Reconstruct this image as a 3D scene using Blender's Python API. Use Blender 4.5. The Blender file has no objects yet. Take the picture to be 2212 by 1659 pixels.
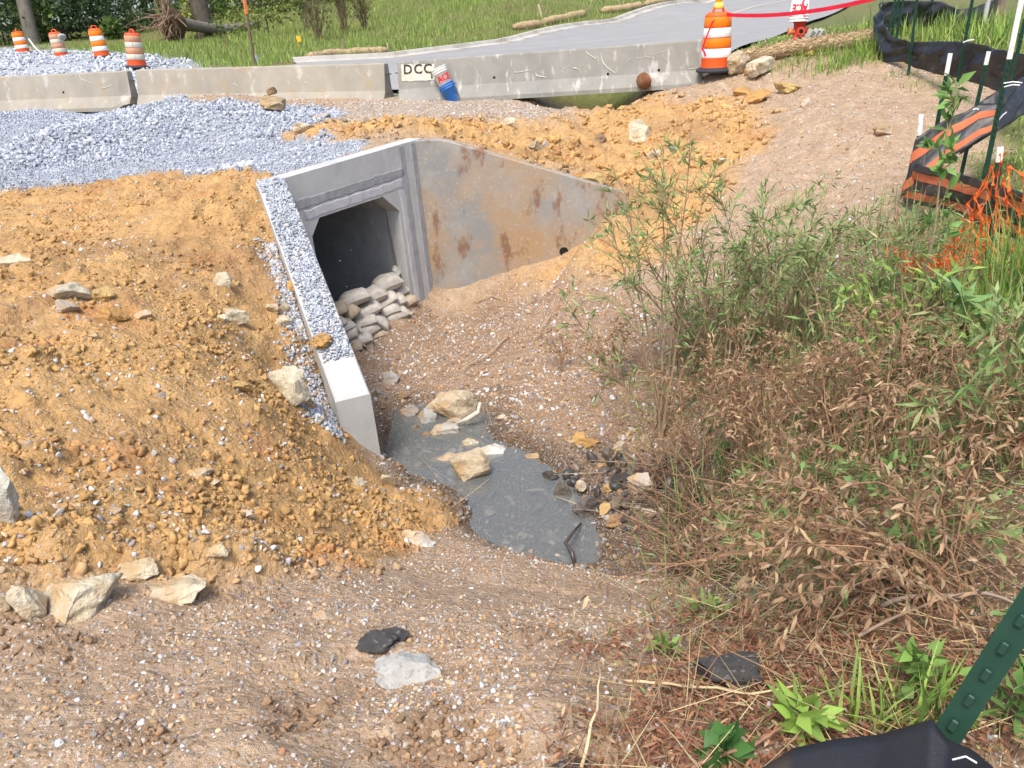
import bpy, bmesh, math, random
import numpy as np
from mathutils import Matrix, Vector

# ------------------------------------------------------------------ camera
SC = bpy.context.scene
F_PX, CX, CY = 1661.0, 1106.0, 829.5            # measuring grid 2212 x 1659
TH, RO, CZ = math.radians(24.0), math.radians(5.0), 3.2
FW = np.array([0, math.cos(TH), -math.sin(TH)])
U0 = np.array([0, math.sin(TH), math.cos(TH)])
R0 = np.array([1.0, 0, 0])
RC = math.cos(RO) * R0 - math.sin(RO) * U0
UC = math.sin(RO) * R0 + math.cos(RO) * U0
cam_data = bpy.data.cameras.new('camera')
cam_data.sensor_width = 36.0
cam_data.lens = 36.0 * F_PX / 2212.0
cam_data.clip_start, cam_data.clip_end = 0.05, 600.0
cam = bpy.data.objects.new('camera', cam_data)
SC.collection.objects.link(cam)
cam.matrix_world = Matrix(((RC[0], UC[0], -FW[0], 0), (RC[1], UC[1], -FW[1], 0), (RC[2], UC[2], -FW[2], CZ), (0, 0, 0, 1)))
SC.camera = cam

# ------------------------------------------------------------------ light
SUN_EL, SUN_AZ = math.radians(60), math.radians(-160)     # azimuth clockwise from +y (the view), sun behind the left shoulder
world = bpy.data.worlds.new('World'); SC.world = world
world.use_nodes = True
wn = world.node_tree
sky = wn.nodes.new('ShaderNodeTexSky'); sky.sky_type = 'NISHITA'; sky.sun_disc = False
sky.sun_elevation = SUN_EL; sky.sun_rotation = SUN_AZ
sky.air_density = 1.0; sky.dust_density = 4.0; sky.ozone_density = 1.0
bg = wn.nodes['Background']; bg.inputs[1].default_value = 0.15
wn.links.new(sky.outputs[0], bg.inputs[0])
sun_data = bpy.data.lights.new('sun', 'SUN'); sun_data.energy = 1.9; sun_data.angle = math.radians(18.0)
sun_data.color = (1.0, 0.95, 0.87)
sun = bpy.data.objects.new('sun', sun_data); SC.collection.objects.link(sun)
sdir = Vector((math.sin(SUN_AZ) * math.cos(SUN_EL), math.cos(SUN_AZ) * math.cos(SUN_EL), math.sin(SUN_EL)))
sun.rotation_euler = sdir.to_track_quat('Z', 'Y').to_euler()
vs = SC.view_settings
vs.view_transform = 'Standard'; vs.look = 'None'; vs.exposure = 0.85; vs.gamma = 1.0; vs.use_curve_mapping = False
SC.cycles.use_denoising = True
SC.cycles.max_bounces = 5; SC.cycles.diffuse_bounces = 3
SC.cycles.transparent_max_bounces = 8

# ------------------------------------------------------------------ helpers
RNG = np.random.default_rng(7)
COL = SC.collection
def ray(u, v): return FW + RC * (u - CX) / F_PX - UC * (v - CY) / F_PX
def P(u, v, z=None, r=None):
    d = ray(u, v)
    t = (z - CZ) / d[2] if z is not None else r / math.hypot(d[0], d[1])
    return np.array([0, 0, CZ]) + t * d
def hash2(ix, iy, seed):
    h = (ix.astype(np.int64) * 374761393 + iy.astype(np.int64) * 668265263 + seed * 1442695041) & 0xFFFFFFFF
    h = ((h ^ (h >> 13)) * 1274126177) & 0xFFFFFFFF
    return (h ^ (h >> 16)) & 0xFFFFFFFF
def pn(x, y, seed=0):                                     # gradient noise, about -0.7..0.7
    x = np.asarray(x, float); y = np.asarray(y, float)
    ix, iy = np.floor(x), np.floor(y); fx, fy = x - ix, y - iy
    def g(dx, dy):
        a = hash2(ix + dx, iy + dy, seed) * (2 * math.pi / 4294967296.0)
        return np.cos(a) * (fx - dx) + np.sin(a) * (fy - dy)
    u = fx * fx * fx * (fx * (fx * 6 - 15) + 10); w = fy * fy * fy * (fy * (fy * 6 - 15) + 10)
    return (g(0, 0) * (1 - u) + g(1, 0) * u) * (1 - w) + (g(0, 1) * (1 - u) + g(1, 1) * u) * w
def fbm(x, y, seed=0, oct=4, gain=0.5):
    s = 0; a = 1.0
    for k in range(oct):
        s = s + a * pn(x * 2 ** k + 17.3 * k, y * 2 ** k - 9.1 * k, seed + k); a *= gain
    return s
def lumps(x, y, s, seed, keep):                           # rounded crumbs of size s, 0..1
    x = x / s + .35 * pn(x / s * 1.7, y / s * 1.7, seed + 50); y = y / s + .35 * pn(x * 1.7 + 9, y / s * 1.7, seed + 51)
    ix, iy = np.floor(x), np.floor(y); out = np.zeros(np.shape(x))
    for dx in (-1, 0, 1):
        for dy in (-1, 0, 1):
            h = hash2(ix + dx, iy + dy, seed); a, b, c = (h & 1023) / 1023., ((h >> 10) & 1023) / 1023., ((h >> 20) & 1023) / 1023.
            d2 = (x - ix - dx - a) ** 2 + (y - iy - dy - b) ** 2
            out = np.maximum(out, np.where(c < keep, (.35 + .65 * c / keep) * np.sqrt(np.clip(1 - d2 / .42, 0, 1)), 0))
    return out
def sstep(a, b, x):
    t = np.clip((x - a) / (b - a), 0, 1); return t * t * (3 - 2 * t)
def poly_sd(x, y, poly):                                  # signed distance, positive inside
    poly = np.asarray(poly, float)[:, :2]; n = len(poly)
    d = np.full(np.shape(x), 1e9); ins = np.zeros(np.shape(x), bool)
    for i in range(n):
        a, b = poly[i], poly[(i + 1) % n]; e = b - a; L = e @ e + 1e-12
        t = np.clip(((x - a[0]) * e[0] + (y - a[1]) * e[1]) / L, 0, 1)
        d = np.minimum(d, np.hypot(x - a[0] - t * e[0], y - a[1] - t * e[1]))
        c = (a[1] > y) != (b[1] > y)
        with np.errstate(divide='ignore', invalid='ignore'):
            xc = a[0] + (y - a[1]) * e[0] / (e[1] if abs(e[1]) > 1e-12 else 1e-12)
        ins ^= c & (x < xc)
    return np.where(ins, d, -d)

class MB:
    """collects shapes; build() links them as one mesh object"""
    def __init__(s): s.v = []; s.f = []; s.n = 0
    def add(s, v, f):
        v = np.asarray(v, float).reshape(-1, 3); s.v.append(v)
        s.f += [tuple(i + s.n for i in q) for q in f]; s.n += len(v); return s
    def box(s, c, size, M=None, bev=0.0):
        hx, hy, hz = np.array(size) / 2.0
        if bev <= 0:
            v = np.array([(x, y, z) for z in (-hz, hz) for x, y in ((-hx, -hy), (hx, -hy), (hx, hy), (-hx, hy))])
            f = [(0, 3, 2, 1), (4, 5, 6, 7), (0, 1, 5, 4), (1, 2, 6, 5), (2, 3, 7, 6), (3, 0, 4, 7)]
        else:
            b = bev; rings = []
            for z, i in ((-hz, b), (-hz + b, 0), (hz - b, 0), (hz, b)):
                X, Y = hx - i, hy - i; c2 = b
                rings.append([(-X + c2 * (i == 0), -Y, z), (X - c2 * (i == 0), -Y, z), (X, -Y + c2 * (i == 0), z), (X, Y - c2 * (i == 0), z),
                              (X - c2 * (i == 0), Y, z), (-X + c2 * (i == 0), Y, z), (-X, Y - c2 * (i == 0), z), (-X, -Y + c2 * (i == 0), z)])
            v = np.array(rings).reshape(-1, 3); f = [tuple(range(7, -1, -1)), tuple(range(24, 32))]
            for k in range(3):
                for j in range(8): f.append((k * 8 + j, k * 8 + (j + 1) % 8, k * 8 + 8 + (j + 1) % 8, k * 8 + 8 + j))
        if M is not None: v = v @ np.asarray(M).T
        return s.add(v + np.asarray(c), f)
    def tube(s, pts, rad, sides=6, cap=True):
        pts = np.asarray(pts, float); n = len(pts); rad = np.broadcast_to(np.asarray(rad, float), (n,))
        t = np.gradient(pts, axis=0); t /= np.linalg.norm(t, axis=1)[:, None] + 1e-12
        up = np.array([0, 0, 1.0]) if abs(t[0][2]) < 0.9 else np.array([1.0, 0, 0])
        a = np.cross(t, up); a /= np.linalg.norm(a, axis=1)[:, None] + 1e-9; b = np.cross(t, a)
        ang = np.arange(sides) * 2 * math.pi / sides
        v = pts[:, None, :] + rad[:, None, None] * (np.cos(ang)[None, :, None] * a[:, None, :] + np.sin(ang)[None, :, None] * b[:, None, :])
        f = []
        for i in range(n - 1):
            for j in range(sides):
                k = (j + 1) % sides; f.append((i * sides + j, i * sides + k, (i + 1) * sides + k, (i + 1) * sides + j))
        if cap: f += [tuple(range(sides - 1, -1, -1)), tuple((n - 1) * sides + j for j in range(sides))]
        return s.add(v.reshape(-1, 3), f)
    def lathe(s, prof, sides=24, M=None, c=(0, 0, 0)):    # prof: (radius, z)
        v = []; f = []
        for r, z in prof:
            for j in range(sides):
                a = 2 * math.pi * j / sides; v.append((r * math.cos(a), r * math.sin(a), z))
        for i in range(len(prof) - 1):
            for j in range(sides):
                k = (j + 1) % sides; f.append((i * sides + j, i * sides + k, (i + 1) * sides + k, (i + 1) * sides + j))
        v = np.array(v)
        if M is not None: v = v @ np.asarray(M).T
        return s.add(v + np.asarray(c), f)
    def grid(s, g):                                       # g: (n, m, 3)
        n, m = g.shape[:2]
        f = [(i * m + j, i * m + j + 1, (i + 1) * m + j + 1, (i + 1) * m + j) for i in range(n - 1) for j in range(m - 1)]
        return s.add(g.reshape(-1, 3), f)
    def build(s, name, mat, parent=None, smooth=False, loc=None):
        v = np.concatenate(s.v)
        me = bpy.data.meshes.new(name); me.from_pydata(v.tolist(), [], s.f); me.validate(); me.update()
        return link(name, me, mat, parent, smooth, loc)
def link(name, me, mat, parent=None, smooth=False, loc=None):
    if mat is not None: me.materials.append(mat)
    if smooth: me.polygons.foreach_set('use_smooth', np.ones(len(me.polygons), bool))
    o = bpy.data.objects.new(name, me); COL.objects.link(o)
    if parent is not None: o.parent = parent
    if loc is not None: o.location = loc
    return o
def tag(o, label=None, cat=None, group=None, kind=None):
    if label: o['label'] = label
    if cat: o['category'] = cat
    if group: o['group'] = group
    if kind: o['kind'] = kind
    return o
def empty(name, loc=(0, 0, 0), M=None):
    o = bpy.data.objects.new(name, None); COL.objects.link(o); o.empty_display_size = 0.1
    if M is None: o.location = loc
    else: o.matrix_world = Matrix([list(M[i]) + [loc[i]] for i in range(3)] + [[0, 0, 0, 1]])
    return o
def raw_mesh(name, V, F, cols=None):                      # V (n,3), F (m,k) arrays, cols (n,3) per vertex
    me = bpy.data.meshes.new(name); k = F.shape[1]
    me.vertices.add(len(V)); me.vertices.foreach_set('co', np.ascontiguousarray(V, np.float32).ravel())
    me.loops.add(F.size); me.loops.foreach_set('vertex_index', np.ascontiguousarray(F, np.int32).ravel())
    me.polygons.add(len(F)); me.polygons.foreach_set('loop_start', np.arange(0, F.size, k, dtype=np.int32))
    me.update(calc_edges=True)
    if cols is not None: set_col(me, cols)
    return me
def set_col(me, cols, name='Col'):
    a = me.color_attributes.new(name, 'FLOAT_COLOR', 'POINT')
    c = np.ones((len(cols), 4), np.float32); c[:, :3] = cols; a.data.foreach_set('color', c.ravel())
def rotmats(n, rng, tilt=1.0):
    q = rng.normal(size=(n, 4)); q[:, 0] += (1 - tilt) * 6; q /= np.linalg.norm(q, axis=1)[:, None]
    w, x, y, z = q.T
    return np.stack([1 - 2 * (y * y + z * z), 2 * (x * y - z * w), 2 * (x * z + y * w), 2 * (x * y + z * w), 1 - 2 * (x * x + z * z), 2 * (y * z - x * w),
                     2 * (x * z - y * w), 2 * (y * z + x * w), 1 - 2 * (x * x + y * y)], 1).reshape(n, 3, 3)
def inst(protos, which, pos, rot, scl, cols):             # merged copies of small prototypes -> V, F, C
    Vs, Fs, Cs = [], [], []; base = 0
    for k, (pv, pf) in enumerate(protos):
        m = which == k; n = int(m.sum())
        if not n: continue
        v = pv[None] * scl[m][:, None, :]
        v = np.einsum('nij,nkj->nki', rot[m], v) + pos[m][:, None, :]
        Vs.append(v.reshape(-1, 3)); Fs.append((pf[None] + (np.arange(n) * len(pv))[:, None, None] + base).reshape(-1, pf.shape[1]))
        Cs.append(np.repeat(cols[m], len(pv), 0)); base += n * len(pv)
    return np.concatenate(Vs), np.concatenate(Fs), np.concatenate(Cs)
def ico(sub):
    bm = bmesh.new(); bmesh.ops.create_icosphere(bm, subdivisions=sub, radius=1.0)
    v = np.array([x.co[:] for x in bm.verts]); f = np.array([[w.index for w in q.verts] for q in bm.faces]); bm.free(); return v, f
ICO1, ICO2, ICO3, ICO4 = ico(1), ico(2), ico(3), ico(4)
def rockshape(seed, base=ICO1, cuts=7, lo=0.5, hi=0.85, rough=0.05):
    r = np.random.default_rng(seed); v = base[0].copy()
    for k in range(cuts):
        n = r.normal(size=3); n /= np.linalg.norm(n); d = r.uniform(lo, hi)
        e = v @ n - d; v -= np.where(e > 0, e, 0)[:, None] * n
    if rough:
        s = sum(pn(v[:, a] * fq + seed % 97, v[:, (a + 1) % 3] * fq + v[:, (a + 2) % 3] * 1.7 * fq, seed + a) * am for a, fq, am in ((0, 1.6, 1.2), (1, 4.0, .7), (2, 9.0, .35)))
        v *= (1 + rough * s)[:, None]
    v -= (v.max(0) + v.min(0)) / 2; v /= np.abs(v).max(0)
    return v, base[1]
STONES = [rockshape(100 + k, ICO2, 9, 0.45, 0.8, 0.06) for k in range(10)]
PROTO = {}
def proto_objects(key, protos, m):                          # shapes for scattering, kept out of the scene
    if (key, m.name) not in PROTO:
        out = []
        for k, (v, f) in enumerate(protos):
            me = raw_mesh(key, v, f); me.materials.append(m); out.append(bpy.data.objects.new(key, me))
        PROTO[key, m.name] = out
    return PROTO[key, m.name]
def scatter(name, key, protos, m, pos, rot, scl, cols, which):
    """one object whose points carry a small stone each (geometry nodes)"""
    n = len(pos); me = bpy.data.meshes.new(name); me.vertices.add(n); me.vertices.foreach_set('co', np.ascontiguousarray(pos, np.float32).ravel())
    for nm, ty, d in (('rot', 'FLOAT_VECTOR', rot), ('scl', 'FLOAT_VECTOR', scl)):
        a = me.attributes.new(nm, ty, 'POINT'); a.data.foreach_set('vector', np.ascontiguousarray(d, np.float32).ravel())
    a = me.attributes.new('which', 'INT', 'POINT'); a.data.foreach_set('value', np.ascontiguousarray(which, np.int32))
    c = np.ones((n, 4), np.float32); c[:, :3] = cols; a = me.attributes.new('Col', 'FLOAT_COLOR', 'POINT'); a.data.foreach_set('color', c.ravel()); me.update()
    o = bpy.data.objects.new(name, me); COL.objects.link(o); objs = proto_objects(key, protos, m); gk = ('tree', key, m.name)
    if gk not in PROTO:
        ng = bpy.data.node_groups.new('scatter_' + key, 'GeometryNodeTree'); N = ng.nodes.new; L = ng.links.new
        ng.interface.new_socket('Geometry', in_out='INPUT', socket_type='NodeSocketGeometry'); ng.interface.new_socket('Geometry', in_out='OUTPUT', socket_type='NodeSocketGeometry')
        gi, go, ip, jn = N('NodeGroupInput'), N('NodeGroupOutput'), N('GeometryNodeInstanceOnPoints'), N('GeometryNodeJoinGeometry')
        for ob in objs[::-1]:
            oi = N('GeometryNodeObjectInfo'); oi.inputs['Object'].default_value = ob; oi.inputs['As Instance'].default_value = True; L(oi.outputs['Geometry'], jn.inputs[0])
        def na(nm, ty): q = N('GeometryNodeInputNamedAttribute'); q.data_type = ty; q.inputs['Name'].default_value = nm; return [k for k in q.outputs if k.enabled and k.name == 'Attribute'][0]
        er = N('FunctionNodeEulerToRotation'); L(na('rot', 'FLOAT_VECTOR'), er.inputs[0])
        L(gi.outputs[0], ip.inputs['Points']); L(jn.outputs[0], ip.inputs['Instance']); ip.inputs['Pick Instance'].default_value = True; L(na('which', 'INT'), ip.inputs['Instance Index']); L(er.outputs[0], ip.inputs['Rotation']); L(na('scl', 'FLOAT_VECTOR'), ip.inputs['Scale']); L(ip.outputs[0], go.inputs[0])
        PROTO[gk] = ng
    md = o.modifiers.new('scatter', 'NODES'); md.node_group = PROTO[gk]; return o
CLODS = [rockshape(200 + k, ICO3, 9, 0.45, 0.8, 0.6) for k in range(6)]
CRUMBS = [rockshape(230 + k, ICO2, 8, 0.4, 0.8, 0.8) for k in range(8)]

# ------------------------------------------------------------------ materials
MATS = {}
def mat(name, col=(0.5, 0.5, 0.5), rough=0.8, attr=False, var=0.15, vscale=6.0, bump=0.0, bscale=40.0, spec=0.3, spots=None, metal=0.0, sheen=0.0, coords='Object', trans=0.0, instd=False):
    """procedural principled material: colour (or the Col attribute) broken up by noise, optional spots and bump"""
    if name in MATS: return MATS[name]
    m = bpy.data.materials.new(name); m.use_nodes = True; nt = m.node_tree; L = nt.links.new
    b = nt.nodes['Principled BSDF']; b.inputs['Roughness'].default_value = rough; b.inputs['Metallic'].default_value = metal
    b.inputs['Specular IOR Level'].default_value = spec
    tc = nt.nodes.new('ShaderNodeTexCoord'); vec = tc.outputs[coords]
    if attr:
        a = nt.nodes.new('ShaderNodeAttribute'); a.attribute_name = 'Col'; c = a.outputs['Color']
        if instd: a.attribute_type = 'INSTANCER'
    else:
        a = nt.nodes.new('ShaderNodeRGB'); a.outputs[0].default_value = (*col, 1); c = a.outputs[0]
    n = nt.nodes.new('ShaderNodeTexNoise'); n.inputs['Scale'].default_value = vscale; n.inputs['Detail'].default_value = 8.0; n.inputs['Roughness'].default_value = 0.65
    L(vec, n.inputs['Vector'])
    mr = nt.nodes.new('ShaderNodeMapRange'); mr.inputs[1].default_value = 0.25; mr.inputs[2].default_value = 0.75
    mr.inputs[3].default_value = 1 - var; mr.inputs[4].default_value = 1 + var; L(n.outputs['Fac'], mr.inputs[0])
    mx = nt.nodes.new('ShaderNodeVectorMath'); mx.operation = 'SCALE'; L(c, mx.inputs[0]); L(mr.outputs[0], mx.inputs['Scale']); c = mx.outputs[0]
    for (sc, lo, hi, scol, amt, stretch) in (spots or []):
        n2 = nt.nodes.new('ShaderNodeTexNoise'); n2.inputs['Scale'].default_value = sc; n2.inputs['Detail'].default_value = 6.0; n2.inputs['Roughness'].default_value = 0.6
        mp = nt.nodes.new('ShaderNodeMapping'); mp.inputs['Scale'].default_value = stretch; mp.inputs['Location'].default_value = (sc * 1.3, lo * 7, hi * 3)
        L(vec, mp.inputs[0]); L(mp.outputs[0], n2.inputs['Vector'])
        m2 = nt.nodes.new('ShaderNodeMapRange'); m2.inputs[1].default_value = lo; m2.inputs[2].default_value = hi; m2.inputs[3].default_value = 0; m2.inputs[4].default_value = amt
        L(n2.outputs['Fac'], m2.inputs[0])
        x = nt.nodes.new('ShaderNodeMix'); x.data_type = 'RGBA'; L(m2.outputs[0], x.inputs[0]); L(c, x.inputs[6]); x.inputs[7].default_value = (*scol, 1); c = x.outputs[2]
    L(c, b.inputs['Base Color'])
    if bump:
        n3 = nt.nodes.new('ShaderNodeTexNoise'); n3.inputs['Scale'].default_value = bscale; n3.inputs['Detail'].default_value = 6.0; n3.inputs['Roughness'].default_value = 0.7
        L(vec, n3.inputs['Vector']); bp = nt.nodes.new('ShaderNodeBump'); bp.inputs['Strength'].default_value = 1.0; bp.inputs['Distance'].default_value = bump
        L(n3.outputs['Fac'], bp.inputs['Height']); L(bp.outputs[0], b.inputs['Normal'])
    if trans:
        tr = nt.nodes.new('ShaderNodeBsdfTranslucent'); L(c, tr.inputs['Color']); ms = nt.nodes.new('ShaderNodeMixShader'); ms.inputs[0].default_value = trans
        L(b.outputs[0], ms.inputs[1]); L(tr.outputs[0], ms.inputs[2]); L(ms.outputs[0], nt.nodes['Material Output'].inputs['Surface'])
    MATS[name] = m; return m
LEAF = mat('leaf', attr=True, var=0.18, vscale=9, rough=0.55, spec=0.3, trans=0.25)
TWIG = mat('twig', attr=True, var=0.25, vscale=30, rough=0.85)
STONE = mat('stone', attr=True, instd=True, var=0.25, vscale=2.5, rough=0.88)
CLAYM = mat('clay_clod', attr=True, instd=True, var=0.30, vscale=2.5, rough=0.97, spec=0.1)
# ------------------------------------------------------------------ terrain
HL, HR = np.array([-2.15, 8.12]), np.array([-0.93, 9.86])            # headwall face, left and right corners
E1, E2 = np.array([-1.13, 5.60]), np.array([1.64, 9.78])             # ends of the near and far wing walls (inner faces)
Z_HL, Z_HR, Z_E1, Z_E2 = CZ - 1.10, CZ - 1.02, CZ - 2.47, CZ - 1.86   # wall tops
WATER = CZ - 3.17
def rz(u, v, zr): p = P(u, v, z=CZ + zr); return (p[0], p[1], zr)
def rr(u, v, r): p = P(u, v, r=r); return (p[0], p[1], p[2] - CZ)
SHARED = [(0, 0, -1.6), (-1, .3, -1.57), (1, .3, -1.6), (0, -3, -1.5), (-4, 0, -1.2), (-4, -4, -1.2), (3, -1, -1.55), (6, 2, -1.6), (9, 6, -1.6), (-7, 3, -.9), (-9, 8, -.8), (14, 0, -1.4), (-14, -6, -.8), (0, -14, -1.2), (14, -12, -1.3),
  rz(1106, 1659, -1.6), rz(0, 1659, -1.54), rz(600, 1659, -1.58), rz(1640, 1659, -1.62), rz(2212, 1659, -1.6),
  rz(0, 1500, -1.58), rz(550, 1500, -1.66), rz(1106, 1500, -1.7), rz(1500, 1500, -1.72), rz(2100, 1450, -1.63),
  rz(0, 1350, -1.66), rz(400, 1330, -1.78), rz(800, 1330, -1.9), rz(1106, 1330, -2.0), rz(1400, 1330, -2.05), rz(1700, 1330, -1.95), rz(2100, 1250, -1.72),
  rz(1050, 1180, -2.75), rz(1140, 1203, -2.7), rz(1240, 1230, -2.66), rz(1400, 1262, -2.6), rz(1560, 1290, -2.45),
  rz(1010, 1140, -3.2), rz(1120, 1195, -3.22), rz(1240, 1224, -3.22), rz(1330, 1240, -3.05),
  rz(0, 1230, -1.55), rz(200, 1230, -1.66), rz(0, 1050, -1.55), rz(0, 800, -1.45), rr(0, 600, 7.6), rr(0, 410, 10.8), rr(-300, 500, 9.5),
  rz(400, 1230, -1.78), rz(400, 1100, -1.85), rz(400, 800, -1.72), rr(400, 600, 6.7), rr(400, 450, 8.8), rr(250, 420, 9.6),
  rz(600, 1230, -1.95), rz(600, 1100, -2.15), rz(700, 1020, -2.55), rz(720, 1150, -2.4), rz(820, 1200, -2.5), rz(900, 1180, -2.75), rz(560, 900, -2.0), rz(500, 700, -1.75),
  rz(900, 1120, -2.98), rz(980, 1085, -3.02), rz(960, 1140, -2.95), rz(860, 1060, -3.08), rz(800, 1040, -2.95), rz(765, 1000, -2.85),
  # gravel lot and barrier line
  rr(200, 395, 10.6), rr(100, 300, 13.8), rr(50, 236, 17.4), rr(215, 262, 17.0), rr(400, 214, 15.6), rr(130, 330, 12.9), rr(0, 247, 21.8), rr(140, 246, 20.6), rr(280, 320, 12.8), rr(330, 232, 15.8), rr(480, 203, 15.3), rr(565, 212, 15.2), rr(640, 224, 15.6), rr(400, 300, 13.2), rr(540, 290, 12.8), rr(450, 335, 12.0), rr(620, 300, 12.4), rr(700, 245, 14.8), rr(-400, 300, 18),
  rr(560, 355, 9.9), rr(700, 335, 10.3), rr(800, 268, 12.6), rr(1000, 250, 13.2), rr(845, 213, 16.7), rr(1000, 212, 16.5), rr(1200, 204, 16.1), rr(1350, 190, 15.9), rr(1512, 177, 15.8), rr(300, 242, 19.4), rr(560, 222, 18.4),
  # clay bank beyond the culvert
  rr(1100, 330, 10.9), rr(1200, 310, 12.1), rr(1300, 390, 10.5), rr(1290, 296, 13.4), rr(1330, 345, 12.4), rr(1230, 268, 13.2), rr(1420, 290, 12.9), rr(1360, 395, 11.2), rr(1360, 432, 10.25), rr(1500, 330, 12.2), rr(1500, 250, 13.8), rr(1400, 235, 14.6), rr(1700, 255, 12.4), rr(1700, 165, 15.0), rr(1600, 165, 15.4), rr(1550, 152, 15.7),
  rr(1900, 255, 11.6), rr(1800, 400, 9.9), rr(1600, 450, 9.9), rr(1500, 540, 9.1), rr(1380, 520, 9.7), rr(1960, 430, 9.0), rr(1750, 550, 8.0), rr(1900, 130, 15.0),
  # fence side and lawn
  rr(2135, 600, 6.5), rr(2212, 450, 8.9), rr(2100, 320, 11.4), rr(2212, 200, 13.6), rr(2000, 95, 17.0), rr(2212, 60, 18.0), rr(1725, 90, 15.8), rr(1600, 112, 17.0), rr(2500, 100, 18), rr(2500, 500, 9), rr(1850, 60, 18.5),
  # brush bank
  rz(1900, 800, -1.98), rz(1700, 750, -2.4), rz(1600, 900, -2.65), rz(1500, 1000, -2.95), rz(1420, 960, -3.02), rz(1600, 1190, -2.85), rz(1720, 1100, -2.5), rz(1900, 1100, -1.95), rz(2150, 900, -1.72), rz(2100, 1100, -1.75), rz(1450, 1180, -3.02), rz(1500, 1230, -2.95),
  # beyond the barrier: road dip, hill, woods
  rr(850, 150, 21), rr(300, 215, 22), rr(0, 240, 23.8), rr(-200, 245, 25), rr(850, 128, 27), rr(1106, 93, 31), rr(1530, 8, 47), rr(1350, 50, 37), (4.9, 16.6, -.64), (7.0, 20.2, -.48), (10.2, 25.7, -.18), (15.5, 34.7, .36), rr(297, 146, 28), rr(225, 125, 35), rr(52, 116, 43), rr(130, 120, 39), rr(0, 120, 41),
  rr(500, 135, 28), rr(640, 130, 27.5), rr(1106, 55, 35), rr(1106, 0, 43), rr(1400, 0, 45), rr(370, 93, 44), rr(620, 70, 42), rr(200, 82, 54), rr(0, 95, 52), rr(-300, 130, 45), rr(600, 20, 54), rr(850, 40, 44), rr(430, 88, 45), rr(2000, 0, 40), rr(2212, 0, 40), rr(2600, 0, 35),
  (-60, 60, 2.5), (0, 75, 5), (60, 75, 3.5), (60, 30, 0), (-60, 20, 1.0), (0, 140, 9), (-100, 100, 6), (100, 100, 6), (100, -40, 0), (-100, -40, 0), (0, -80, 0), (60, -10, -.8), (-50, -10, -.6), (200, 200, 10), (-200, 200, 10)]
# fill behind the walls
def along(a, b, za, zb, t, off, dz):
    d = (b - a) / np.linalg.norm(b - a); n = np.array([-d[1], d[0]]); p = a + (b - a) * t + n * off
    return (p[0], p[1], za + (zb - za) * t + dz - CZ)
BANK = [along(E1, HL, Z_E1, Z_HL, t, .30, -.06 - .10 * (t < .3)) for t in (.02, .25, .5, .75, 1.0)] + \
       [along(E1, HL, Z_E1, Z_HL, t, .7, .0) for t in (.1, .4, .7, 1.0)] + \
       [along(HL, HR, Z_HL, Z_HR, t, .28, -.03) for t in (0, .3, .6, 1.0)] + [along(HL, HR, Z_HL, Z_HR, t, .9, 0.0) for t in (0, .5, 1.0)] + \
       [along(HR, E2, Z_HR, Z_E2, t, .28, -.07) for t in (0, .25, .5, .75, 1.0)] + [along(HR, E2, Z_HR, Z_E2, t, .8, .02) for t in (.3, .7, 1.0)]
def wallz(u, v):                                           # a point seen on the far wing's face
    d = ray(u, v); e = E2 - HR; n = np.array([-e[1], e[0]]); t = (n @ HR) / (n @ d[:2]); q = t * d
    return (q[0], q[1] - .05, q[2])
CHAN = [rz(925, 668, -3.12), wallz(1000, 630), wallz(1100, 592), wallz(1218, 560), wallz(1310, 505), rz(800, 765, -3.13), rz(760, 790, -3.15), 
  rz(880, 720, -3.1), (-2.6, 9.9, -3.15), (-2.0, 8.7, -3.15)]
MID = [rz(850, 955, -3.30), rz(848, 1000, -3.27), rz(1000, 800, -3.0), rz(1100, 700, -2.85), rz(1250, 650, -2.68), rz(1350, 600, -2.5), rz(1300, 800, -2.92), rz(1000, 950, -3.21), rz(1150, 900, -3.06), rz(1300, 1000, -3.03), rz(1150, 1100, -3.42), rz(1050, 1060, -3.36), rz(1220, 1150, -3.38), rz(1310, 1120, -3.09), rz(1380, 1090, -3.0), rz(1270, 1060, -3.10), rz(1215, 1005, -3.11), rz(1290, 1160, -3.20), rz(955, 1045, -3.07), rz(1180, 1020, -3.20), rz(1400, 850, -2.85), rz(1450, 700, -2.45), rz(880, 985, -3.26), rz(1080, 1000, -3.23), rz(1340, 1190, -3.11)]
class RBF:
    def __init__(s, pts):
        p = np.array(pts); s.p = p[:, :2]; n = len(p)
        D = np.hypot(p[:, None, 0] - p[None, :, 0], p[:, None, 1] - p[None, :, 1])
        A = np.zeros((n + 3, n + 3)); A[:n, :n] = -np.sqrt(D * D + .04) + np.eye(n) * .05
        A[:n, n] = 1; A[:n, n + 1:] = s.p; A[n:, :n] = A[:n, n:].T
        s.w = np.linalg.solve(A, np.concatenate([p[:, 2], np.zeros(3)]))
    def __call__(s, x, y):
        x = np.asarray(x, float); sh = x.shape; x = x.ravel(); y = np.asarray(y, float).ravel(); out = np.empty(len(x)); n = len(s.p)
        for i in range(0, len(x), 40000):
            a, b = x[i:i + 40000], y[i:i + 40000]
            D = np.sqrt((a[:, None] - s.p[None, :, 0]) ** 2 + (b[:, None] - s.p[None, :, 1]) ** 2 + .04)
            out[i:i + 40000] = -D @ s.w[:n] + s.w[n] + a * s.w[n + 1] + b * s.w[n + 2]
        return out.reshape(sh) + CZ
RB, RCH = RBF(SHARED + BANK + MID), RBF(SHARED + CHAN + MID)
_w = 0.12
dn = (HL - E1) / np.linalg.norm(HL - E1); df = (E2 - HR) / np.linalg.norm(E2 - HR); dh = (HR - HL) / np.linalg.norm(HR - HL)
nl = lambda d: np.array([-d[1], d[0]])
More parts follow.
